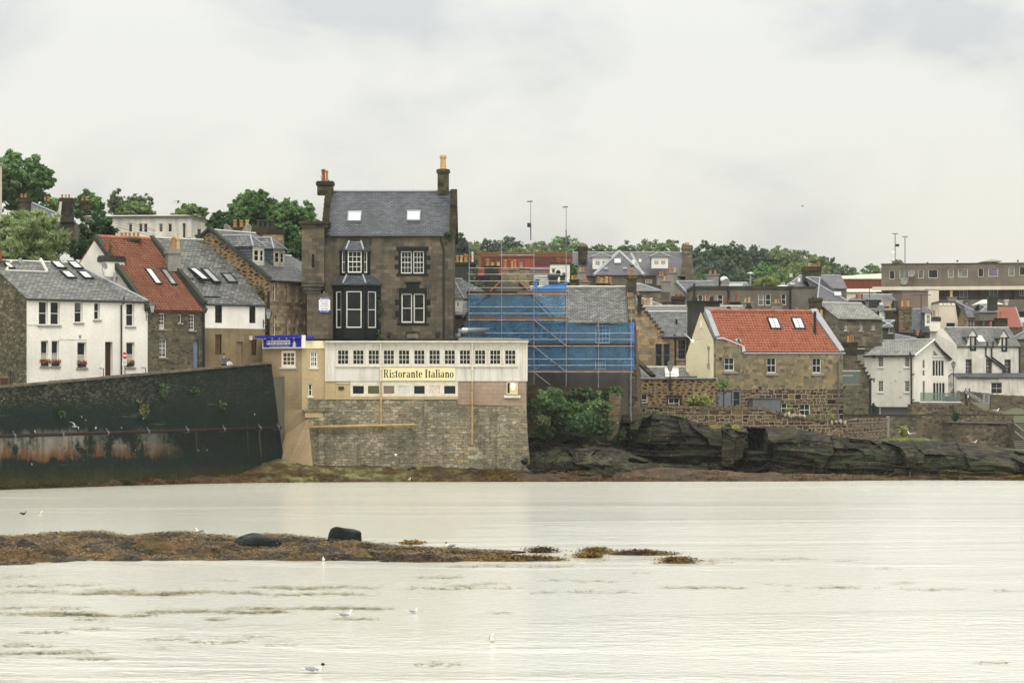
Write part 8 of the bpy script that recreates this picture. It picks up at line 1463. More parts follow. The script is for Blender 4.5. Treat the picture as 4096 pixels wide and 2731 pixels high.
rocks('cliff', [O_(905, 470, 1000, 217 + 4.5, 217), O_(960, 450, 960, 216.5 + 4.5, 216.5), O_(1240, 455, 980, 215 + 4.5, 215), O_(1500, 480, 1000, 215 + 4.5, 215), O_(1720, 560, 1010, 215 + 4.5, 215), O_(1900, 580, 1010, 214.6 + 4.5, 214.6), O_(2120, 590, 1030, 214.4 + 4.5, 214.4), O_(2352, 585, 1040, 215 + 4.5, 215)] + [P_(170, 345, 810, 213 + 4.5, 213), P_(400, 385, 815, 212 + 4.5, 212), P_(620, 425, 825, 211 + 4.5, 211), P_(850, 455, 830, 210 + 4.5, 210), P_(1000, 470, 835, 209.4 + 4.5, 209.4), P_(1290, 492, 838, 209 + 4.5, 209)], 'rock', 420, 76, 1.25, over=.9, depth=14, sc_=.2, strat=.6, seed=7, caves=((2985, 3062, 1712, 1812, 6.0), (2885, 2912, 1720, 1860, 1.6), (2445, 2515, 1690, 1800, 1.2), (2594, 2604, 1660, 1815, .8)))
rocks('right_rocks', [P_(1302, 500, 838, 209 + 8, 209), P_(1450, 470, 838, 208.7 + 8, 208.7), P_(1600, 472, 838, 208.6 + 8, 208.6), P_(1860, 492, 838, 208.6 + 8, 208.6), P_(2050, 515, 840, 208.5 + 8, 208.5), P_(2200, 552, 842, 208.4 + 8, 208.4), P_(2352, 560, 842, 208.3 + 8, 208.3), P_(2600, 580, 850, 208 + 8, 208)], 'rock2', 240, 60, 1.3, over=.8, depth=40, sc_=.24, seed=11)
rt = thing('rock_pillar', 'leaning wedge of split rock beside the dark cave in the cliff', 'rock', W(*zO(2040, 900), 213)); b = MB(); q = lambda x, y, Y: W(*zO(x, y), Y)
b.hull([q(1890, 940, 213.4), q(2010, 960, 213), q(2030, 700, 213.4), q(1915, 610, 214)], [q(1900, 940, 217), q(2010, 960, 217), q(2040, 700, 217), q(1925, 610, 217)]); b.hull([q(2020, 900, 212.9), q(2090, 880, 213.2), q(2135, 610, 214.2), q(2040, 700, 213.2)], [q(2030, 900, 217), q(2090, 880, 217), q(2135, 610, 217), q(2050, 690, 217)]); b.build('rock', MT['rock2'], rt)
g = G('foreshore_mud'); n1 = g.noise(g.pos((.7, .7, .7)), 1, 7, .7); n2 = g.noise(g.pos((4, 4, 4)), 1, 4, .7); col = g.ramp(n1, [(.34, hx('2a2214')), (.44, hx('433319')), (.52, hx('4b4a26')), (.6, hx('74754a')), (.7, hx('5c5747'))]); X_ = g.n('SeparateXYZ', {0: g.n('NewGeometry').outputs['Position']}).outputs[0]; mx = g.n('MapRange', {'Value': g.math('ADD', X_, g.math('MULTIPLY', n2, 8)), 'From Min': -8.0, 'From Max': 4.0}).outputs[0]; mw = g.n('MapRange', {'Value': X_, 'From Min': -19.0, 'From Max': -16.0, 'To Min': 1, 'To Max': 0}).outputs[0]; col = g.mix(g.math('MAXIMUM', mx, mw), col, g.ramp(n1, [(.35, hx('231c12')), (.5, hx('3d2c18')), (.62, hx('523c20')), (.72, hx('4a4030'))])); col = g.mix(1.0, col, g.ramp(n2, [(.3, .55), (.7, 1.45)]), 'MULTIPLY'); MT['shore'] = g.bsdf(col, .7, g.bump(g.math('ADD', n1, n2), .9, .12), .3)
fs = [(-30, 1962, 1935, 187.0, 187.6), (500, 1946, 1918, 195.5, 197), (860, 1936, 1900, 200, 204.6), (1000, 1934, 1880, 201.5, 206.4), (1110, 1932, 1840, 202.2, 207.6), (1180, 1932, 1862, 202.4, 207.2), (1300, 1930, 1868, 203, 207.8), (1600, 1928, 1872, 203.6, 207.9), (2000, 1926, 1880, 204, 207.9), (2130, 1926, 1896, 204, 207.6), (2500, 1924, 1900, 204.2, 207.6), (2650, 1922, 1876, 204.5, 209.5), (2800, 1922, 1886, 204.6, 210), (3000, 1922, 1900, 204.8, 209.5), (3160, 1921, 1904, 205, 209), (3300, 1920, 1903, 205.6, 209), (3420, 1919, 1908, 206.5, 209.5), (3560, 1920, 1916, 207.6, 209), (4200, 1921, 1919, 207.6, 208.6)]
c = np.array(fs, float); P = []; nx, ny = 420, 26; rng = np.random.default_rng(4); SH = []
for j in range(ny + 1):
 r = []; f = j / ny
 for i in range(nx + 1):
  px = -30 + (4200 + 30) * i / nx; yb, yt, Yb, Yt = (np.interp(px, c[:, 0], c[:, k]) for k in (1, 2, 3, 4)); a, t = W(px, yb, Yb), W(px, yt, Yt); p = a.lerp(t, f); q = V((p.x * .5, p.y * .9, 1)); k = noise.multi_fractal(q * 1.5, .8, 2.1, 4) * .18 * min(1, 4 * f) + noise.noise(q * .4) * .25 * f * (1 - f) * 4
  p.z = max(-.3, (a.z * 0 - .12) * (1 - f) + t.z * f ** 1.1 + k) if f < 1 else t.z + .15
  r.append(p); SH.append(p)
 P.append(r)
b = MB(); b.grid(P); b.grid([P[-1], [p + V((0, 5, -.1)) for p in P[-1]]]); tag(b.build('foreshore', MT['shore'], smooth=True), kind='structure')
def weedobj(name, pts, n, size, mat, seed, flat_=.75, lift=.05, kind='stuff', asp=.28):
 g = np.random.default_rng(seed); A = np.array([tuple(p) for p in pts]); k = g.integers(0, len(A), n); cc = A[k] + g.normal(size=(n, 3)) * np.array([.22, .22, .035]) + np.array([0, 0, lift]); nr = g.normal(size=(n, 3)) * (1 - flat_) + np.array([0, 0, 1]); nr /= np.linalg.norm(nr, axis=1)[:, None]
 ax = g.normal(size=(n, 3)) * np.array([1.3, .8, .25]); ax -= nr * (ax * nr).sum(1)[:, None]; ax /= np.linalg.norm(ax, axis=1)[:, None]; bx = np.cross(nr, ax); s = size * (.5 + g.random(n))[:, None]; Q = np.stack([cc - ax * s, cc + bx * s * asp, cc + ax * s, cc - bx * s * asp], 1).reshape(-1, 3)
 me = bpy.data.meshes.new(name); me.vertices.add(4 * n); me.vertices.foreach_set('co', Q.ravel()); me.loops.add(4 * n); me.loops.foreach_set('vertex_index', np.arange(4 * n)); me.polygons.add(n); me.polygons.foreach_set('loop_start', np.arange(0, 4 * n, 4)); me.update(); me.validate(); me.materials.append(mat); o = bpy.data.objects.new(name, me); COL.objects.link(o); return tag(o, kind=kind)
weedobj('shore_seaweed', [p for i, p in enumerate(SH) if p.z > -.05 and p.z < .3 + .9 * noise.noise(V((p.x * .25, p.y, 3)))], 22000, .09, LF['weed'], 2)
b = None
def boulder(label, p, rx, ry, rz, m='rock', seed=1, rot=0, name='boulder', group=None, jit=.5, cut=True):
 rt = thing(name, label, 'rock', p, group); b = MB(); M = Matrix.Rotation(rot, 3, 'Z'); k0 = 0; b.ball(p, rx, ry, rz, 22, 14, jit=jit, M=M)
 if name == 'boulder' and jit == .3: b.v = [tuple(p + V([math.copysign(abs(c) ** .55, c) * r for c, r in zip(((q[0] - p.x) / rx, (q[1] - p.y) / ry, (q[2] - p.z) / rz), (rx, ry, rz))])) for q in b.v]
 b.v = [tuple(V(q) + V((0, 0, noise.noise(V(q) * (1.2 / rx) + V((seed, 0, 0))) * rz * .25))) for q in b.v]; b.build('rock', MT[m], rt, smooth=True); return rt
for i, (x, y, w, h_, l) in enumerate(((1060, 1895, 18, 9, 'dark boulder on the beach at the sea wall corner'), (975, 1917, 15, 7, 'low black boulder by the water left on the little beach'), (1035, 1921, 16, 8, 'black boulder at the water edge under the buttress'), (1130, 1912, 14, 6, 'small dark stone on the beach right of the buttress'))): Y = 204.5 if y > 1905 else 206; boulder(l, W(x, y + h_ * .5, Y - .4), w * Y / FP, w * Y / FP * .8, h_ * Y / FP, 'rock', i)
for i, (x, y, w, h_) in enumerate(((2122, 1865, 16, 11), (2160, 1885, 22, 12), (2210, 1890, 18, 10), (2100, 1845, 14, 12), (2140, 1840, 12, 10), (1650, 1878, 22, 9), (1990, 1882, 16, 8))): boulder(('tan block stone', 'rounded grey stone', 'mossy flat stone', 'pale squared stone', 'dark wedge stone', 'dark rounded stone', 'low brown stone')[i] + ' fallen at the foot of the restaurant wall', W(x, y, 207.3), w * 207 / FP, w * 150 / FP, h_ * 207 / FP, 'rock2', 20 + i, name='fallen_stone')
boulder('pale triangular slab standing in the wrack below the rock slope', W(*zO(825, 1020), 206), .5, .25, .32, 'rock2', 41, name='slab')
TOP = [zQ(x, y) for x, y in ((-900, 548), (-500, 430), (-60, 375), (0, 377), (100, 381), (200, 371), (280, 372), (305, 357), (480, 355), (560, 349), (650, 352), (720, 372), (820, 382), (880, 371), (1050, 355), (1170, 352), (1230, 368), (1400, 375), (1500, 402), (1580, 396), (1640, 365), (1800, 368), (1850, 382), (2070, 400), (2200, 412))] + [zR_(x, y) for x, y in ((320, 366), (400, 378), (480, 385), (560, 392), (700, 398), (900, 406), (1080, 416), (1250, 429))]
BOT = [zQ(x, y) for x, y in ((-900, 556), (-500, 578), (-60, 580), (0, 574), (300, 560), (600, 547), (1000, 547), (1500, 538), (2150, 545))] + [zR_(x, y) for x, y in ((300, 488), (700, 490), (850, 486), (960, 470), (1100, 440), (1250, 430))]
tx, ty = zip(*TOP); bx_, by = zip(*BOT); nx, ny = 470, 54; P = []; SK = []
for j in range(ny + 1):
 r = []; f = j / ny
 for i in range(nx + 1):
  px = tx[0] + (tx[-1] - tx[0]) * i / nx; yb = np.interp(px, bx_, by); yt = np.interp(px, tx, ty); Y0 = H * FP / (yb - YH); Ybk = min(H * FP / (max(yt + 12, YH + 5) - YH), Y0 + 26); Yc = Y0 + (Ybk - Y0) * .6; Y = Y0 + (Ybk + 4 - Y0) * f; zc = max(.05, H - (yt - YH) * Yc / FP); fc = (Y - Y0) / (Yc - Y0) if Y < Yc else 1 - (Y - Yc) / (Ybk + 4 - Yc)
  fc = max(0, fc); xw = (px - CX) * Y0 / FP; q = V((xw * .45, Y * .3, 2)); st = .5 + .5 * noise.noise(V((xw * .3, Y * .45, 7))); hgt = zc * (fc ** (.55 + .5 * st)) ; env = min(1, 4 * fc); hgt *= .42 + 1.5 * abs(noise.noise(V((xw * .42, Y * .6, 4)))) + .5 * abs(noise.noise(V((xw * 1.3, Y * 1.6, 8)))); hgt += env * (noise.multi_fractal(q * 1.6, .9, 2.2, 4) * .1 - .1 + .5 * abs(noise.noise(V((xw * .8, Y * 1.1, 9)))) + noise.noise(q * 1.1) * .24 + .3 * noise.noise(V((xw * .35, Y * .8, 1)))) * min(1, zc * 1.6)
  p = V((xw * (1 if Y < 1 else (Y / Y0)), Y, min(hgt, max(.0, H - (yt + 5 - YH) * Y / FP)) - .1 + .1 * env)); r.append(p)
  if p.z > .03: SK.append(p)
 P.append(r)
g = G('skerry_rock'); n1 = g.noise(g.pos((.5, .5, 1)), 1, 7, .7); n2 = g.noise(g.pos((5, 5, 5)), 1, 4, .7); col = g.ramp(n1, [(.36, hx('2a2010')), (.5, hx('4f3917')), (.6, hx('3c3417')), (.68, hx('6d5a32'))]); z_ = g.n('SeparateXYZ', {0: g.n('NewGeometry').outputs['Position']}).outputs[2]; col = g.mix(g.math('MULTIPLY', g.ramp(g.math('MULTIPLY', z_, .6), [(.45, 0), (.62, .8)]), g.ramp(n1, [(.48, 0), (.56, 1)])), col, hx('9a8564')); col = g.mix(1.0, col, g.ramp(n2, [(.3, .5), (.7, 1.5)]), 'MULTIPLY'); col = g.mix(1.0, col, g.ramp(g.noise(g.pos((.5, .65, 3)), 1, 4, .6), [(.44, .25), (.56, 1.3)]), 'MULTIPLY'); MT['skerry'] = g.bsdf(col, .75, g.bump(g.math('ADD', n1, n2), 1.0, .12), .3)  # last noise multiply paints the look of shaded hollows into the colour
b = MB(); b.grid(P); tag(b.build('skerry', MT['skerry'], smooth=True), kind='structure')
low = [p for p in SK if noise.noise(V((p.x * .35, p.y * .3, 5))) + .55 > p.z * .55]
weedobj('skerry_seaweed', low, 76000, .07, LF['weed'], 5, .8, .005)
for i, (x0, x1, y0, y1, l) in enumerate(((1265, 1415, 407, 432, 'round weedy hump rising from the water right of the skerry'), (1560, 1730, 415, 438, 'low weedy hump left of the longest outlying weed bank'), (1730, 2110, 411, 446, 'long low weed covered rock far right of the skerry'), (2005, 2185, 461, 490, 'small peaked weed heap nearest the open water'), (595, 640, 375, 386, 'tiny weed tuft standing off the skerry back'), (1540, 1670, 450, 462, 'thin weed patch below the low hump'), (900, 1420, 458, 478, 'flat tongue of weed running right from the skerry'))):
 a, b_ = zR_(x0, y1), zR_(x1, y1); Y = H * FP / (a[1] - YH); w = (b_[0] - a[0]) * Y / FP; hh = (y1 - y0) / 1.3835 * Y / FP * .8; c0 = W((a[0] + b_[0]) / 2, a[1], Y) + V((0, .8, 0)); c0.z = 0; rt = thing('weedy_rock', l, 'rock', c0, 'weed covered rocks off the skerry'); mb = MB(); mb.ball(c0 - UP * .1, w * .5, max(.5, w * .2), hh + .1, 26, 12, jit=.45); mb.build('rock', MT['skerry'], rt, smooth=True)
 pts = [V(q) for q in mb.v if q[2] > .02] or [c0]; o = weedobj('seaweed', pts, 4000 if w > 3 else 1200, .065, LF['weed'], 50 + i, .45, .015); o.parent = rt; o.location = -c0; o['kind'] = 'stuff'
Yb = 113.5
boulder('smooth dark elongated boulder lying in the skerry weed', W(*zQ(1612, 428), 112.8), .92, .55, .42, 'boulder1' if MT.setdefault('boulder1', rockmat('smooth_boulder', '23282a', '2e3436', '3b4143', '6a7070')) else '', 5, .25, jit=.2)
boulder('angular dark boulder standing on the skerry crest', W(*zQ(2160, 402), 117), .66, .5, .48, 'boulder1', 9, -.35, jit=.3)
pts = []; rr = random.Random(3)
def strip(z, x0, x1, y, n, dy):
 for i in range(n):
  f = rr.random(); px, py = z(x0 + (x1 - x0) * f, y + rr.gauss(0, dy * .6) + 4 * math.sin(f * 9 + x0)); Y = H * FP / (py - YH); pts.append(V(((px - CX) * Y / FP, Y, .0)))
for a in ((0, 330, 695, 40, 6), (380, 600, 690, 25, 5), (480, 1250, 745, 260, 7), (600, 820, 730, 70, 6), (1000, 1560, 735, 110, 6), (1500, 2300, 748, 130, 5), (1600, 2352, 705, 160, 8), (1300, 1500, 660, 14, 3), (0, 600, 868, 130, 6), (200, 640, 878, 90, 4), (600, 950, 884, 60, 4), (900, 1800, 858, 230, 7), (1400, 2352, 835, 110, 5), (500, 620, 908, 26, 3), (150, 390, 985, 30, 5), (470, 760, 962, 18, 3), (900, 1150, 1030, 26, 4), (1230, 1560, 1050, 30, 4), (0, 300, 1070, 30, 5), (200, 600, 1112, 60, 5), (0, 120, 1122, 16, 3), (500, 700, 1153, 22, 3), (1500, 1650, 1013, 14, 2), (1680, 1880, 1065, 14, 2), (950, 1030, 1084, 8, 2), (0, 400, 735, 70, 10), (0, 500, 830, 50, 5), (1320, 1400, 905, 20, 3), (2130, 2200, 900, 10, 2), (0, 250, 640, 18, 6)): strip(zQ, *a)
for a in ((650, 900, 568, 45, 4), (850, 1000, 612, 25, 3), (600, 1000, 628, 60, 5), (1000, 1150, 601, 16, 2), (1040, 1230, 625, 18, 2), (1500, 1720, 587, 26, 2), (1500, 1640, 646, 18, 2), (1680, 1790, 652, 14, 2), (850, 1500, 505, 110, 6), (1400, 2352, 470, 140, 8), (1950, 2352, 487, 70, 4), (2020, 2352, 624, 30, 2), (1880, 1960, 540, 6, 1), (0, 490, 738, 90, 4), (250, 420, 797, 22, 2), (680, 850, 1048, 20, 2), (1080, 1120, 764, 6, 1), (1270, 1420, 652, 12, 2), (1350, 1500, 580, 12, 3)): strip(zR_, *a)
for a in ((100, 600, 706, 50, 2), (1000, 1430, 708, 44, 3), (1600, 1980, 718, 40, 3), (2150, 2250, 727, 14, 2), (1400, 1520, 586, 12, 2), (1560, 1630, 680, 8, 2), (830, 890, 730, 8, 2), (500, 1050, 530, 70, 8), (1190, 1300, 541, 10, 2), (700, 950, 690, 14, 8), (2120, 2200, 1180, 8, 2)): strip(zT, *a)
weedobj('floating_seaweed', pts, len(pts) * 4, .14, LF['weedf'], 8, .93, .012, asp=.14)
def water_mat():
 g = G('sea_water'); P_0 = g.n('NewGeometry').outputs['Position']
 def w(sx, sy, sc_, det, dist=0): return g.noise(g.n('VectorMath', {0: P_0, 1: (sx, sy, 1)}, operation='MULTIPLY').outputs[0], sc_, det, .55, dist)
 a = w(1.1, 1.4, 1.2, 4, .6); b = w(.3, .55, 1.0, 4, .9); calm = g.ramp(w(.02, .06, 1, 4, .8), [(.48, .06), (.66, 1.0)])
 hgt = g.math('ADD', g.math('MULTIPLY', a, g.math('ADD', g.math('MULTIPLY', calm, .7), g.n('MapRange', {'Value': g.n('SeparateXYZ', {0: P_0}).outputs[1], 'From Min': 165.0, 'From Max': 205.0, 'To Min': .12, 'To Max': 2.2}).outputs[0])), g.math('MULTIPLY', b, g.math('MULTIPLY', calm, .8)))
 hgt = g.math('ADD', hgt, g.math('MULTIPLY', w(2.6, 4.5, 1, 2), .22)); bm = g.n('Bump', {'Height': hgt, 'Strength': WST, 'Distance': WDI}).outputs[0]
 return g.bsdf(hx('c6c7ba'), .15, bm, 1.0, IOR=1.5)
WST, WDI = .8, .15
MT['water'] = water_mat()
b = MB(); b.poly([V((-3000, -300, 0)), V((3000, -300, 0)), V((3000, 330, 0)), V((-3000, 330, 0))]); tag(b.build('water', MT['water']), kind='structure')
def T(label, z, xc, yt, yb, wpx, Y, lf, **k):
 a = z(xc, yt); c = z(xc, yb); s = Y / FP; sc_ = abs(z(1, 0)[0] - z(0, 0)[0]); zt = H - (a[1] - YH) * s; zb = H - (c[1] - YH) * s; return tree(label, (a[0] - CX) * s, Y, zb, wpx * sc_ * s, zt - zb, LF[lf], **k)
T('broad dark maple towering at the far left', zA, 190, 105, 1000, 1120, 305, 'mid', trunk=.4, seed=3, n=20000, lobes=110, size=.24, r0=.12)
T('feathery pale willow filling the left edge above the cottage', zA, 290, 800, 1900, 1420, 222, 'pale', trunk=.4, seed=4, n=24000, lobes=120, size=.28, asp=.18, r0=.11, droop=-.25, shell=.45, name='willow_tree')
T('compact dark green tree between the willow and the pantile house', zA, 1240, 880, 1880, 560, 230, 'dark', trunk=1.5, seed=5, n=12000, lobes=70, size=.17, r0=.13)
T('airy green tree behind the hill house chimneys', zA, 1120, 605, 1150, 520, 320, 'mid', trunk=.4, seed=6, n=4200, lobes=60, size=.22, r0=.1); T('grey drooping birch, left of the two birches on the hill', zA, 1475, 590, 1100, 300, 330, 'grey', trunk=.4, seed=7, n=3600, lobes=50, r0=.11, size=.25, droop=.5, asp=.25, name='birch_tree'); T('round grey birch, right of the two birches on the hill', zA, 1740, 610, 1100, 400, 332, 'grey', trunk=.4, seed=8, n=4600, lobes=50, r0=.11, size=.25, droop=.5, asp=.25, name='birch_tree'); T('bright green bush-like tree behind the white flat block', zA, 1700, 760, 1100, 560, 318, 'light', trunk=.4, seed=9, n=5000, lobes=50, size=.22, r0=.2)
T('light green tree top over the right half of the white flat block', zC, 1010, 700, 1020, 460, 320, 'light', trunk=.4, seed=10, n=5000, lobes=50, size=.22); T('yellowish low tree left over the white block roof', zA, 640, 690, 1000, 260, 325, 'light', trunk=.4, seed=16, n=1800, lobes=16, size=.26)
T('tall airy green tree left of the black house', zC, 1720, 465, 1300, 640, 262, 'mid', trunk=.4, seed=11, n=15000, lobes=100, size=.21, r0=.1); T('green tree close against the black house wall', zC, 2180, 585, 1350, 620, 258, 'mid', trunk=.4, seed=12, n=14000, lobes=90, size=.21, r0=.11); T('dark tree behind the dormer house roof', zC, 1960, 650, 1350, 480, 268, 'dark', trunk=.4, seed=13, n=8000, lobes=60, r0=.12, size=.2); T('low dark green tree between white block and chimney pots', zC, 1360, 770, 1250, 480, 255, 'dark', trunk=.4, seed=14, n=8000, lobes=60, r0=.12, size=.2); T('small deep green tree beside the black house stair tower', zC, 2180, 1050, 1500, 340, 240, 'dark', trunk=.4, seed=15, n=3000, lobes=22, size=.22); T('tall left-leaning tree at the hill crest by the red hall', zI, 165, 480, 900, 260, 470, 'blue', trunk=.4, seed=17, n=2200, lobes=22, size=.4)
hl = []
rr = random.Random(21)
def HT(z, xc, yt, wpx, Y, lf, key, lab, hgt=12.0):
 s = Y / FP; sc_ = abs(z(1, 0)[0] - z(0, 0)[0]); a = z(xc, yt); zt = H - (a[1] - YH) * s; return tree(lab, (a[0] - CX) * s, Y, zt - hgt, wpx * sc_ * s * 1.75, hgt, LF[lf], trunk=.4, seed=sum(map(ord, key)), n=6500, lobes=90, rag=.45, size=.3, group='trees on the wooded hill', key=key, r0=.14, name='hill_tree')
HL = [(zI, 150, 530, 260, 520, 'far', 'a', 'rounded hill tree at the left end beside the tall house'), (zI, 300, 520, 300, 540, 'olive', 'b', 'olive hill tree behind the leftmost scaffold pole'), (zI, 500, 478, 340, 560, 'blue', 'c', 'tall bluish hill tree left of the first flood light mast'), (zI, 720, 482, 300, 565, 'blue', 'd', 'dark hill tree just left of the first flood light mast'), (zI, 420, 640, 330, 470, 'far', 'e', 'low hill tree behind the red hall left end'), (zI, 880, 545, 420, 500, 'olive', 'f', 'wide olive tree below the first flood light mast'), (zI, 1090, 505, 330, 560, 'far', 'g', 'hill tree between the two flood light masts'), (zI, 1340, 455, 340, 570, 'mid', 'h', 'highest rounded hill tree by the second flood light mast'), (zI, 1180, 590, 300, 490, 'olive', 'i', 'olive tree in front of the hill between the masts'), (zI, 1420, 620, 260, 480, 'mid', 'j', 'green tree right of the second mast foot'), (zI, 650, 600, 260, 500, 'far', 'k', 'hill tree behind the second scaffold pole'), (zI, 1600, 548, 300, 560, 'blue', 'l', 'bluish hill tree above the mansion left chimney'), (zI, 1790, 560, 320, 565, 'far', 'm', 'hill tree above the left white dormer'), (zI, 1600, 640, 320, 500, 'mid', 'n', 'green tree just behind the mansion left chimney'), (zI, 2010, 545, 280, 560, 'mid', 'o', 'hill tree above the mansion hipped wing'),
      (zK, 90, 140, 260, 555, 'far', 'a', 'hill tree over the mansion ridge left of centre'), (zK, 330, 105, 280, 565, 'olive', 'b', 'pointed olive hill tree over the mansion ridge'), (zK, 520, 125, 300, 555, 'light', 'p', 'bright green hill tree over the right dormer'), (zK, 660, 118, 280, 545, 'light', 'q', 'bright green hill tree left of the mansion end chimney'), (zK, 870, 185, 220, 540, 'mid', 'c', 'hill tree right behind the mansion end chimney'), (zK, 1050, 130, 360, 470, 'blue', 'r', 'great dark tree, left half of the big dark pair'), (zK, 1270, 125, 420, 472, 'blue', 's', 'great dark tree, right half of the big dark pair'), (zK, 1170, 300, 520, 455, 'blue', 't', 'lower dark mass of the great tree pair'), (zK, 900, 290, 240, 480, 'mid', 'u', 'green tree between the mansion gable and the dark pair'), (zK, 1560, 190, 320, 560, 'far', 'd', 'hill tree behind the steel mast'), (zK, 1720, 200, 260, 565, 'far', 'e', 'hill tree right behind the steel mast'), (zK, 1850, 182, 300, 560, 'blue', 'f', 'hill tree above the bright round tree left part'), (zK, 2050, 215, 320, 560, 'far', 'g', 'hill tree above the bright round tree right part'), (zK, 2030, 330, 520, 470, 'olive', 'v', 'large round olive tree left of the massive chimney'), (zK, 1680, 360, 330, 490, 'mid', 'w', 'green tree below the steel mast'), (zK, 1560, 500, 320, 430, 'olive', 'x', 'olive tree behind the slim lamp column'), (zK, 950, 480, 260, 430, 'mid', 'y', 'small green tree by the pale lone chimney'), (zK, 1230, 590, 220, 400, 'mid', 'z', 'low green tree behind the globe lamp'), (zK, 1800, 480, 300, 440, 'mid', 'h', 'green tree behind the yellow bush tree'), (zK, 2240, 260, 260, 540, 'blue', 'i', 'dark tree behind the massive chimney'), (zK, 2180, 430, 300, 460, 'olive', 'j', 'olive tree right behind the massive chimney'),
      (zM, 60, 262, 260, 545, 'blue', 'k', 'dark hill tree right of the massive chimney'), (zM, 200, 300, 220, 580, 'blue', 'l', 'dark hill tree at the right shoulder of the hill'), (zM, 400, 390, 300, 575, 'mid', 'm', 'green tree left of the cream corrugated roof'), (zM, 690, 392, 240, 700, 'far', 'n', 'distant tree left of the grey flats'), (zM, 520, 440, 200, 585, 'mid', 'o', 'low green tree behind the cream corrugated roof')]
for q in HL: HT(*q)
T('yellow green garden tree behind the grey block', zK, 1680, 570, 830, 360, 345, 'yel', trunk=.5, seed=40, n=3200, lobes=26, size=.24, droop=-.2, asp=.3)
T('small tree beside the mansion wing and white house', zI, 1440, 805, 1050, 120, 345, 'mid', trunk=.4, seed=41, n=900, lobes=12, size=.25); T('twiggy bare shrub above the flats roof', zM, 960, 380, 470, 160, 540, 'olive', trunk=.4, seed=42, n=260, lobes=14, size=.3, name='sparse_tree')
weedobj('hill_scrub', [V((x, y, gh(x / (1 + max(0, y - 225) / 900), max(0, y - np.interp(x, *zip(*BX)))) + .4)) for x, y in [(rr.uniform(-30, 105), rr.uniform(450, 640)) for i in range(1500)]], 9000, .9, LF['far'], 77, .2, .6, asp=.6)
def SHB(label, z, xc, yt, yb, wpx, Y, lf, n, size, seed, d=1.2, **k):
 s = Y / FP; sc_ = abs(z(1, 0)[0] - z(0, 0)[0]); p = W(*z(xc, yb), Y); return shrub(label, p, wpx * sc_ * s, d, (yb - yt) * sc_ * s, lf, seed, n, size, **k)
SHB('big glossy green bush spilling over the rocks below the scaffold', zO, 420, 300, 640, 560, 212.8, 'ivy', 5200, .17, 60, 3.2, lobes=34, r0=.22); SHB('pale leafy upright bush at the restaurant corner', zO, 290, 170, 480, 300, 211.5, 'mid', 2600, .14, 61, 2.2, lobes=22, r0=.24); SHB('ivy and bramble on top of the garden wall under the scaffold', zO, 620, 190, 430, 640, 215, 'ivy', 3600, .14, 62, 2.0, lobes=34, r0=.2); SHB('bright bramble bush left of the rough stone pillar', zO, 720, 290, 560, 300, 212.5, 'ivy', 2400, .13, 63, 1.8, lobes=20); SHB('dark hanging ivy under the big glossy bush', zO, 560, 430, 660, 420, 211.6, 'dark', 2600, .15, 64, 1.6, lobes=20); SHB('loose scrub hanging over the rock below the ivy', zO, 760, 480, 690, 360, 212.2, 'ivy', 1500, .13, 101, 1.4, lobes=22, r0=.18); SHB('green creeper spilling over the cliff edge left of the wing', zO, 1060, 400, 560, 260, 222.6, 'mid', 1500, .12, 102, 1.2, lobes=20, r0=.18, stem=False); SHB('ivy mat on the cliff face under the garden wall', zO, 1350, 440, 540, 260, 222.8, 'olive', 900, .12, 103, .8, lobes=16, r0=.18, stem=False); SHB('low green growth on the rock at the restaurant corner', zO, 230, 560, 700, 260, 211.6, 'dark', 900, .13, 104, 1.0, lobes=16, r0=.2, stem=False); SHB('red valerian clump at the restaurant wall foot', zO, 215, 450, 580, 200, 210.6, 'valer', 800, .09, 65, 1.0, lobes=12); SHB('dark ferns on the ledge right of the restaurant', zO, 110, 300, 560, 140, 211, 'dark', 900, .12, 66, 1.2, lobes=12)
SHB('tall young bush at the scaffold foot, right', zO, 900, 180, 340, 160, 216.5, 'mid', 900, .11, 67, 1.2, lobes=12); SHB('round conifer-like shrub by the crossed scaffold pole', zO, 1010, 310, 375, 100, 222, 'dark', 500, .1, 68, 1.0, lobes=9); SHB('white flowered bush before the garden doors', zL, 805, 1035, 1225, 300, 227.5, 'yel', 2000, .1, 69, 1.8, lobes=18); SHB('grey green low shrub under the left wing window', zL, 240, 1150, 1205, 120, 230, 'grey', 400, .09, 70, .9, lobes=8); SHB('ochre conical shrub between the two lower windows', zL, 1722, 1180, 1285, 64, 231, 'rag', 500, .08, 71, .7, lobes=8); SHB('yellow green shrub at the right end of the stone house', zL, 2155, 1255, 1345, 80, 234, 'yel', 380, .09, 72, .7, lobes=8); SHB('low green shrubs under the right lower window', zL, 1900, 1270, 1320, 190, 232, 'mid', 500, .09, 73, .7, lobes=10); SHB('small green plant at the foot of the grey doors', zL, 1205, 1175, 1215, 60, 231, 'mid', 180, .08, 74, .5, lobes=6)
T('slender sapling with wispy leaves before the grey doors', zL, 1060, 905, 1215, 150, 229, 'light', trunk=1.5, seed=75, n=420, lobes=14, size=.1, r0=.25, name='sapling')
SHB('dark undergrowth behind the white cottage ridge', zA, 1040, 1180, 1560, 420, 226, 'dark', 2600, .18, 99, 3, lobes=26, r0=.16)
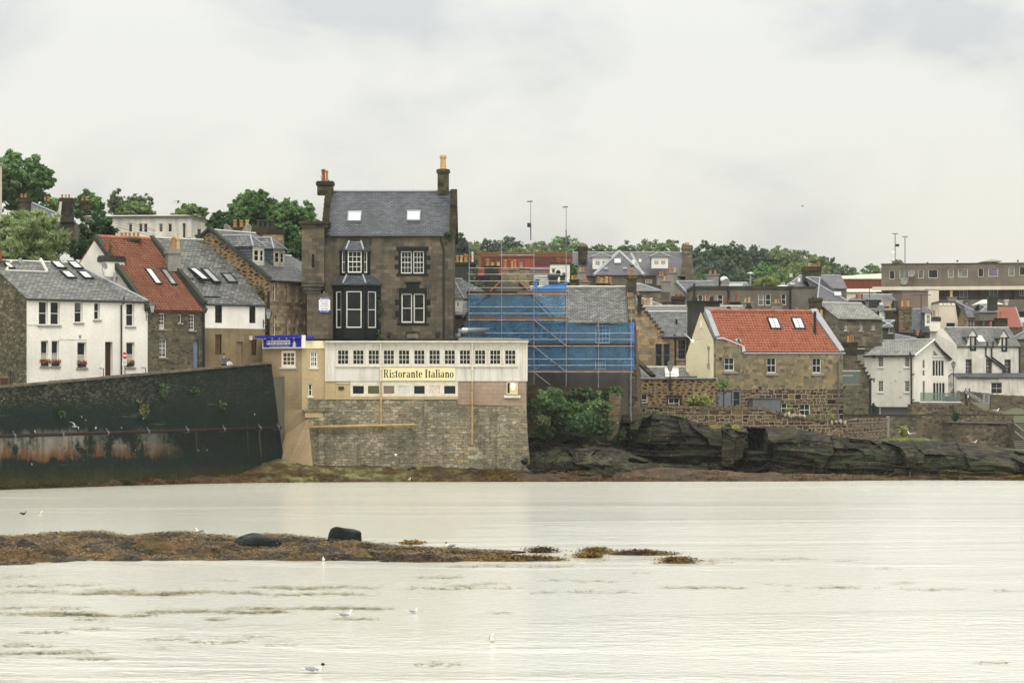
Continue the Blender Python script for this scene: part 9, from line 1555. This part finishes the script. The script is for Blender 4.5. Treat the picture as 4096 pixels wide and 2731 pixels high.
for i, (x, y, w, h_, lf, l) in enumerate(((1090, 480, 230, 60, 'rag', 'ochre weeds on the cliff ledge under the wing'), (985, 500, 150, 60, 'mid', 'green grass tuft at the left end of the cliff ledge'), (950, 640, 110, 160, 'ivy', 'ivy trailing down the cliff beside the pillar'), (1215, 640, 40, 180, 'ivy', 'thin ivy streak down the cliff crack'), (1520, 500, 160, 40, 'valer', 'reddish weeds along the cliff top'), (1960, 560, 70, 50, 'ivy', 'fern tuft above the split rock'), (2040, 590, 130, 60, 'rag', 'orange grass tuft above the cave'), (1830, 590, 120, 50, 'rag', 'ochre tuft left of the split rock'), (910, 630, 60, 60, 'rag', 'dry grass tuft at the pillar foot'))): SHB(l, zO, x, y - h_ / 2, y + h_ / 2, w, 214.6 if x > 1600 else 221 if y < 520 else 216.2, lf, 350, .09, 80 + i, .5, lobes=8, name='cliff_plant', cat='plant', group='plants on the cliff', stem=False)
SHB('tall yellow ragwort clump on the grassy ledge', zP, 1235, 318, 450, 110, 244, 'rag', 1100, .09, 95, 1.2, lobes=14); SHB('dark ivy patch beside the stair wall', zP, 1715, 190, 290, 100, 302.5, 'dark', 500, .14, 96, .8, lobes=10, stem=False); SHB('dark green shrub at the foot of the stepped gable', zN, 575, 1030, 1170, 60, 297, 'dark', 500, .14, 97, 1.0, lobes=9)
pts = [V(((zP(x, 0)[0] - CX) * Y / FP, Y, H - (zP(0, 470)[1] - YH) * 240 / FP + 0 * Y)) for x in np.linspace(1050, 1560, 90) for Y in np.linspace(236.5, 243, 10) if abs(x - 1260) / 230 + (Y - 236) / 9 + .4 * noise.noise(V((x * .02, Y, 1))) < 1]; g_ = MB(); rws = [[V(((zP(x, 0)[0] - CX) * Y / FP, Y, H - (zP(0, 488)[1] - YH) * 240 / FP + 0 * Y)) for x in np.linspace(1040, 1600, 20)] for Y in (235.5, 240, 250)]; g_.grid(rws); tag(g_.build('grass_ledge', MT['rock2'], smooth=True), kind='structure')
weedobj('grass', pts, 3500, .24, LF['grass'], 90, .0, .1, asp=.1)
rt = thing('stone_pillar', 'tall rough stone pillar left standing between bush and cliff', 'pillar', W(*zO(850, 710), 214)); b = MB(); F = fac(zO(822, 0)[0], 213.6, 0); P = []
for j in range(15):
 f = j / 14; y = 710 + (265 - 710) * f; x0 = np.interp(f, [0, .6, 1], [820, 830, 840]); x1 = np.interp(f, [0, .15, .4, .9, 1], [850, 905, 930, 945, 925]); a, c = W(*zO(x0, y), 213.6), W(*zO(x1, y), 213.6); r = []
 for q in (a, c, c + V((.2, 1.8, 0)), a + V((.2, 1.8, 0)), a): r.append(q + V((noise.noise(q * 3) * .07, noise.noise(q * 3.3) * .07, 0)))
 P.append(r)
b.grid(P); b.poly(P[-1][:4]); b.build('pillar', MT['rub_l'], rt)
rwall('old_boundary_wall', 'overgrown dark boundary wall behind the bushes under the scaffold', zO, [(75, 180), (165, 180), (170, 230), (420, 200), (850, 215)], 600, 216.4, 'chim', .5, None, seed=14)
def wp(z, x, y): px, py = z(x, y); Y = H * FP / (py - YH); return V(((px - CX) * Y / FP, Y, 0))
def gpx(z, x, y, Y): return W(*z(x, y), Y)
gs = 'gulls around the shore'
gull('brown headed gull swimming at the lower left, facing right', wp(zQ, 1975, 1240), .1, 'swim', 1.0, 'gullb'); gull('gull bobbing on the water near floating weed, head raised', wp(zQ, 2168, 893), .5, 'swim', .95); gull('small gull with dark beak on the open water, right of the pair', wp(zR_, 628, 765), .6, 'swim', .7); gull('lone gull seen head-on in the open foreground water', wp(zR_, 1064, 921), -1.5, 'swim', .95); gull('tiny dark bird low on the water at far left', wp(zQ, 145, 248), .0, 'swim', .8, mono='gullb'); gull('small grey bird beside the dark one at far left', wp(zQ, 250, 241), .2, 'swim', .6)
gull('white gull resting on the skerry crest', gpx(zQ, 1253, 366, 117), 2.9, 'sit', .9); gull('white gull on the weed below the angular boulder', gpx(zR_, 310, 416, 113), -1.2, 'stand', .85); gull('dark headed gull standing near the skerry tip', gpx(zR_, 832, 420, 113), 2.7, 'stand', 1.0, 'gullb'); gull('gull swimming close under the skerry front', wp(zQ, 2029, 538), -1.6, 'swim', .75); gull('tiny white gull at the shore under the restaurant', wp(zR_, 606, 40) + UP * .05, 1.2, 'stand', .8); gull('white gull standing on the grassy ledge', gpx(zP, 1308, 442, 236.6), 2.6, 'stand', 1.55); gull('white gull sitting on the right hand rocks', gpx(zP, 1890, 496, 216.5), .1, 'sit', 1.05); gull('white gull sitting on the stair wall cope', gpx(zP, 2092, 208, 317), .2, 'sit', 1.8)
fy = 'gulls in flight'
gull('large white gull flying before the cream gable', gpx(zL, 748, 525, 190), -2.0, 'fly', 2.0, group=fy, bank=-.25); gull('white gull gliding in front of the rubble base wall', gpx(zF, 1522, 1355, 200), -1.5, 'fly', 1.45, group=fy); gull('dark gull flying across the black sea wall', gpx(zH, 585, 640, 184), .9, 'fly', .85, group=fy, bank=.5, mono='gullg'); gull('tiny gull high in the sky at right', W(3208, 827, 420), .2, 'fly', 1.2, group=fy); gull('tiny gull over the trees behind the white block', gpx(zC, 862, 707, 300), .3, 'fly', 1.5, group=fy)
SUN_EL, SUN_AZ = 56, 0            # degrees; azimuth measured from behind the viewer towards the right
w = bpy.data.worlds.new('World'); sc.world = w; w.use_nodes = True; nt = w.node_tree; nt.nodes.clear(); L = nt.links.new
def nd(t, **k):
 n = nt.nodes.new('ShaderNode' + t)
 for a, v in k.items(): setattr(n, a, v)
 return n
out = nd('OutputWorld'); sky = nd('TexSky', sky_type='NISHITA'); sky.sun_disc = False; sky.sun_elevation = math.radians(SUN_EL); sky.sun_rotation = math.radians(180 - SUN_AZ); sky.air_density = 1; sky.dust_density = 3
bg1 = nd('Background'); bg1.inputs[1].default_value = .05; L(sky.outputs[0], bg1.inputs[0])
tc = nd('TexCoord'); sep = nd('SeparateXYZ'); L(tc.outputs['Generated'], sep.inputs[0])
mp = nd('Mapping'); mp.inputs['Scale'].default_value = (9, 9, 16); L(tc.outputs['Generated'], mp.inputs[0]); nz = nd('TexNoise'); nz.inputs['Scale'].default_value = 1; nz.inputs['Detail'].default_value = 7; nz.inputs['Roughness'].default_value = .5; nz.inputs['Distortion'].default_value = .35; L(mp.outputs[0], nz.inputs['Vector'])
cr = nd('ValToRGB'); el = cr.color_ramp.elements; el[0].position = .42; el[0].color = hx('d8d5d0'); el[1].position = .58; el[1].color = hx('f6f1e4'); e = el.new(.5); e.color = hx('ece8dd'); L(nz.outputs[0], cr.inputs[0])
br = nd('MapRange'); br.inputs['From Min'].default_value = .12; br.inputs['From Max'].default_value = .8; br.inputs['To Min'].default_value = SKY_LO; br.inputs['To Max'].default_value = SKY_HI; L(sep.outputs[2], br.inputs['Value'])
bg2 = nd('Background'); L(cr.outputs[0], bg2.inputs[0]); L(br.outputs[0], bg2.inputs[1]); add = nd('AddShader'); L(bg1.outputs[0], add.inputs[0]); L(bg2.outputs[0], add.inputs[1]); L(add.outputs[0], out.inputs[0])
sl_ = bpy.data.lights.new('sun', 'SUN'); sl_.energy = SUN_E; sl_.angle = math.radians(20); sl_.color = (1, .96, .88); so = bpy.data.objects.new('sun', sl_); COL.objects.link(so)
a = math.radians(SUN_AZ); e_ = math.radians(SUN_EL); d = V((math.sin(a) * math.cos(e_), -math.cos(a) * math.cos(e_), math.sin(e_))); so.rotation_euler = d.to_track_quat('Z', 'Y').to_euler()
cd = bpy.data.cameras.new('camera'); cd.lens = 100; cd.sensor_width = 36; cd.clip_end = 12000; cd.clip_start = 1; cd.shift_y = (YH - 1365.5) / 4096; co = bpy.data.objects.new('camera', cd); COL.objects.link(co); co.location = CAM; co.rotation_euler = (math.radians(90), 0, 0); sc.camera = co
sc.view_settings.view_transform = 'Standard'; sc.view_settings.look = 'None'; sc.view_settings.exposure = EXPO; sc.view_settings.gamma = 1
sc.cycles.use_denoising = True; sc.cycles.denoiser = 'OPENIMAGEDENOISE'; sc.cycles.denoising_input_passes = 'RGB_ALBEDO_NORMAL'; sc.cycles.denoising_prefilter = 'ACCURATE'; sc.cycles.max_bounces = 6; sc.cycles.transparent_max_bounces = 12; sc.cycles.diffuse_bounces = 3
if HAZE:
 b = MB(); b.box(Fr(V((0, 0, 0)), V((1, 0, 0)), UP), -700, 700, -2, 70, -6200, 20); hz = b.build('haze', bpy.data.materials.new('haze_air')); m = hz.data.materials[0]; m.use_nodes = True; m.node_tree.nodes.clear(); o_ = m.node_tree.nodes.new('ShaderNodeOutputMaterial'); pv = m.node_tree.nodes.new('ShaderNodeVolumePrincipled'); pv.inputs['Color'].default_value = (.93, .95, .95, 1); pv.inputs['Density'].default_value = HAZE; m.node_tree.links.new(pv.outputs[0], o_.inputs['Volume']); tag(hz, kind='stuff')
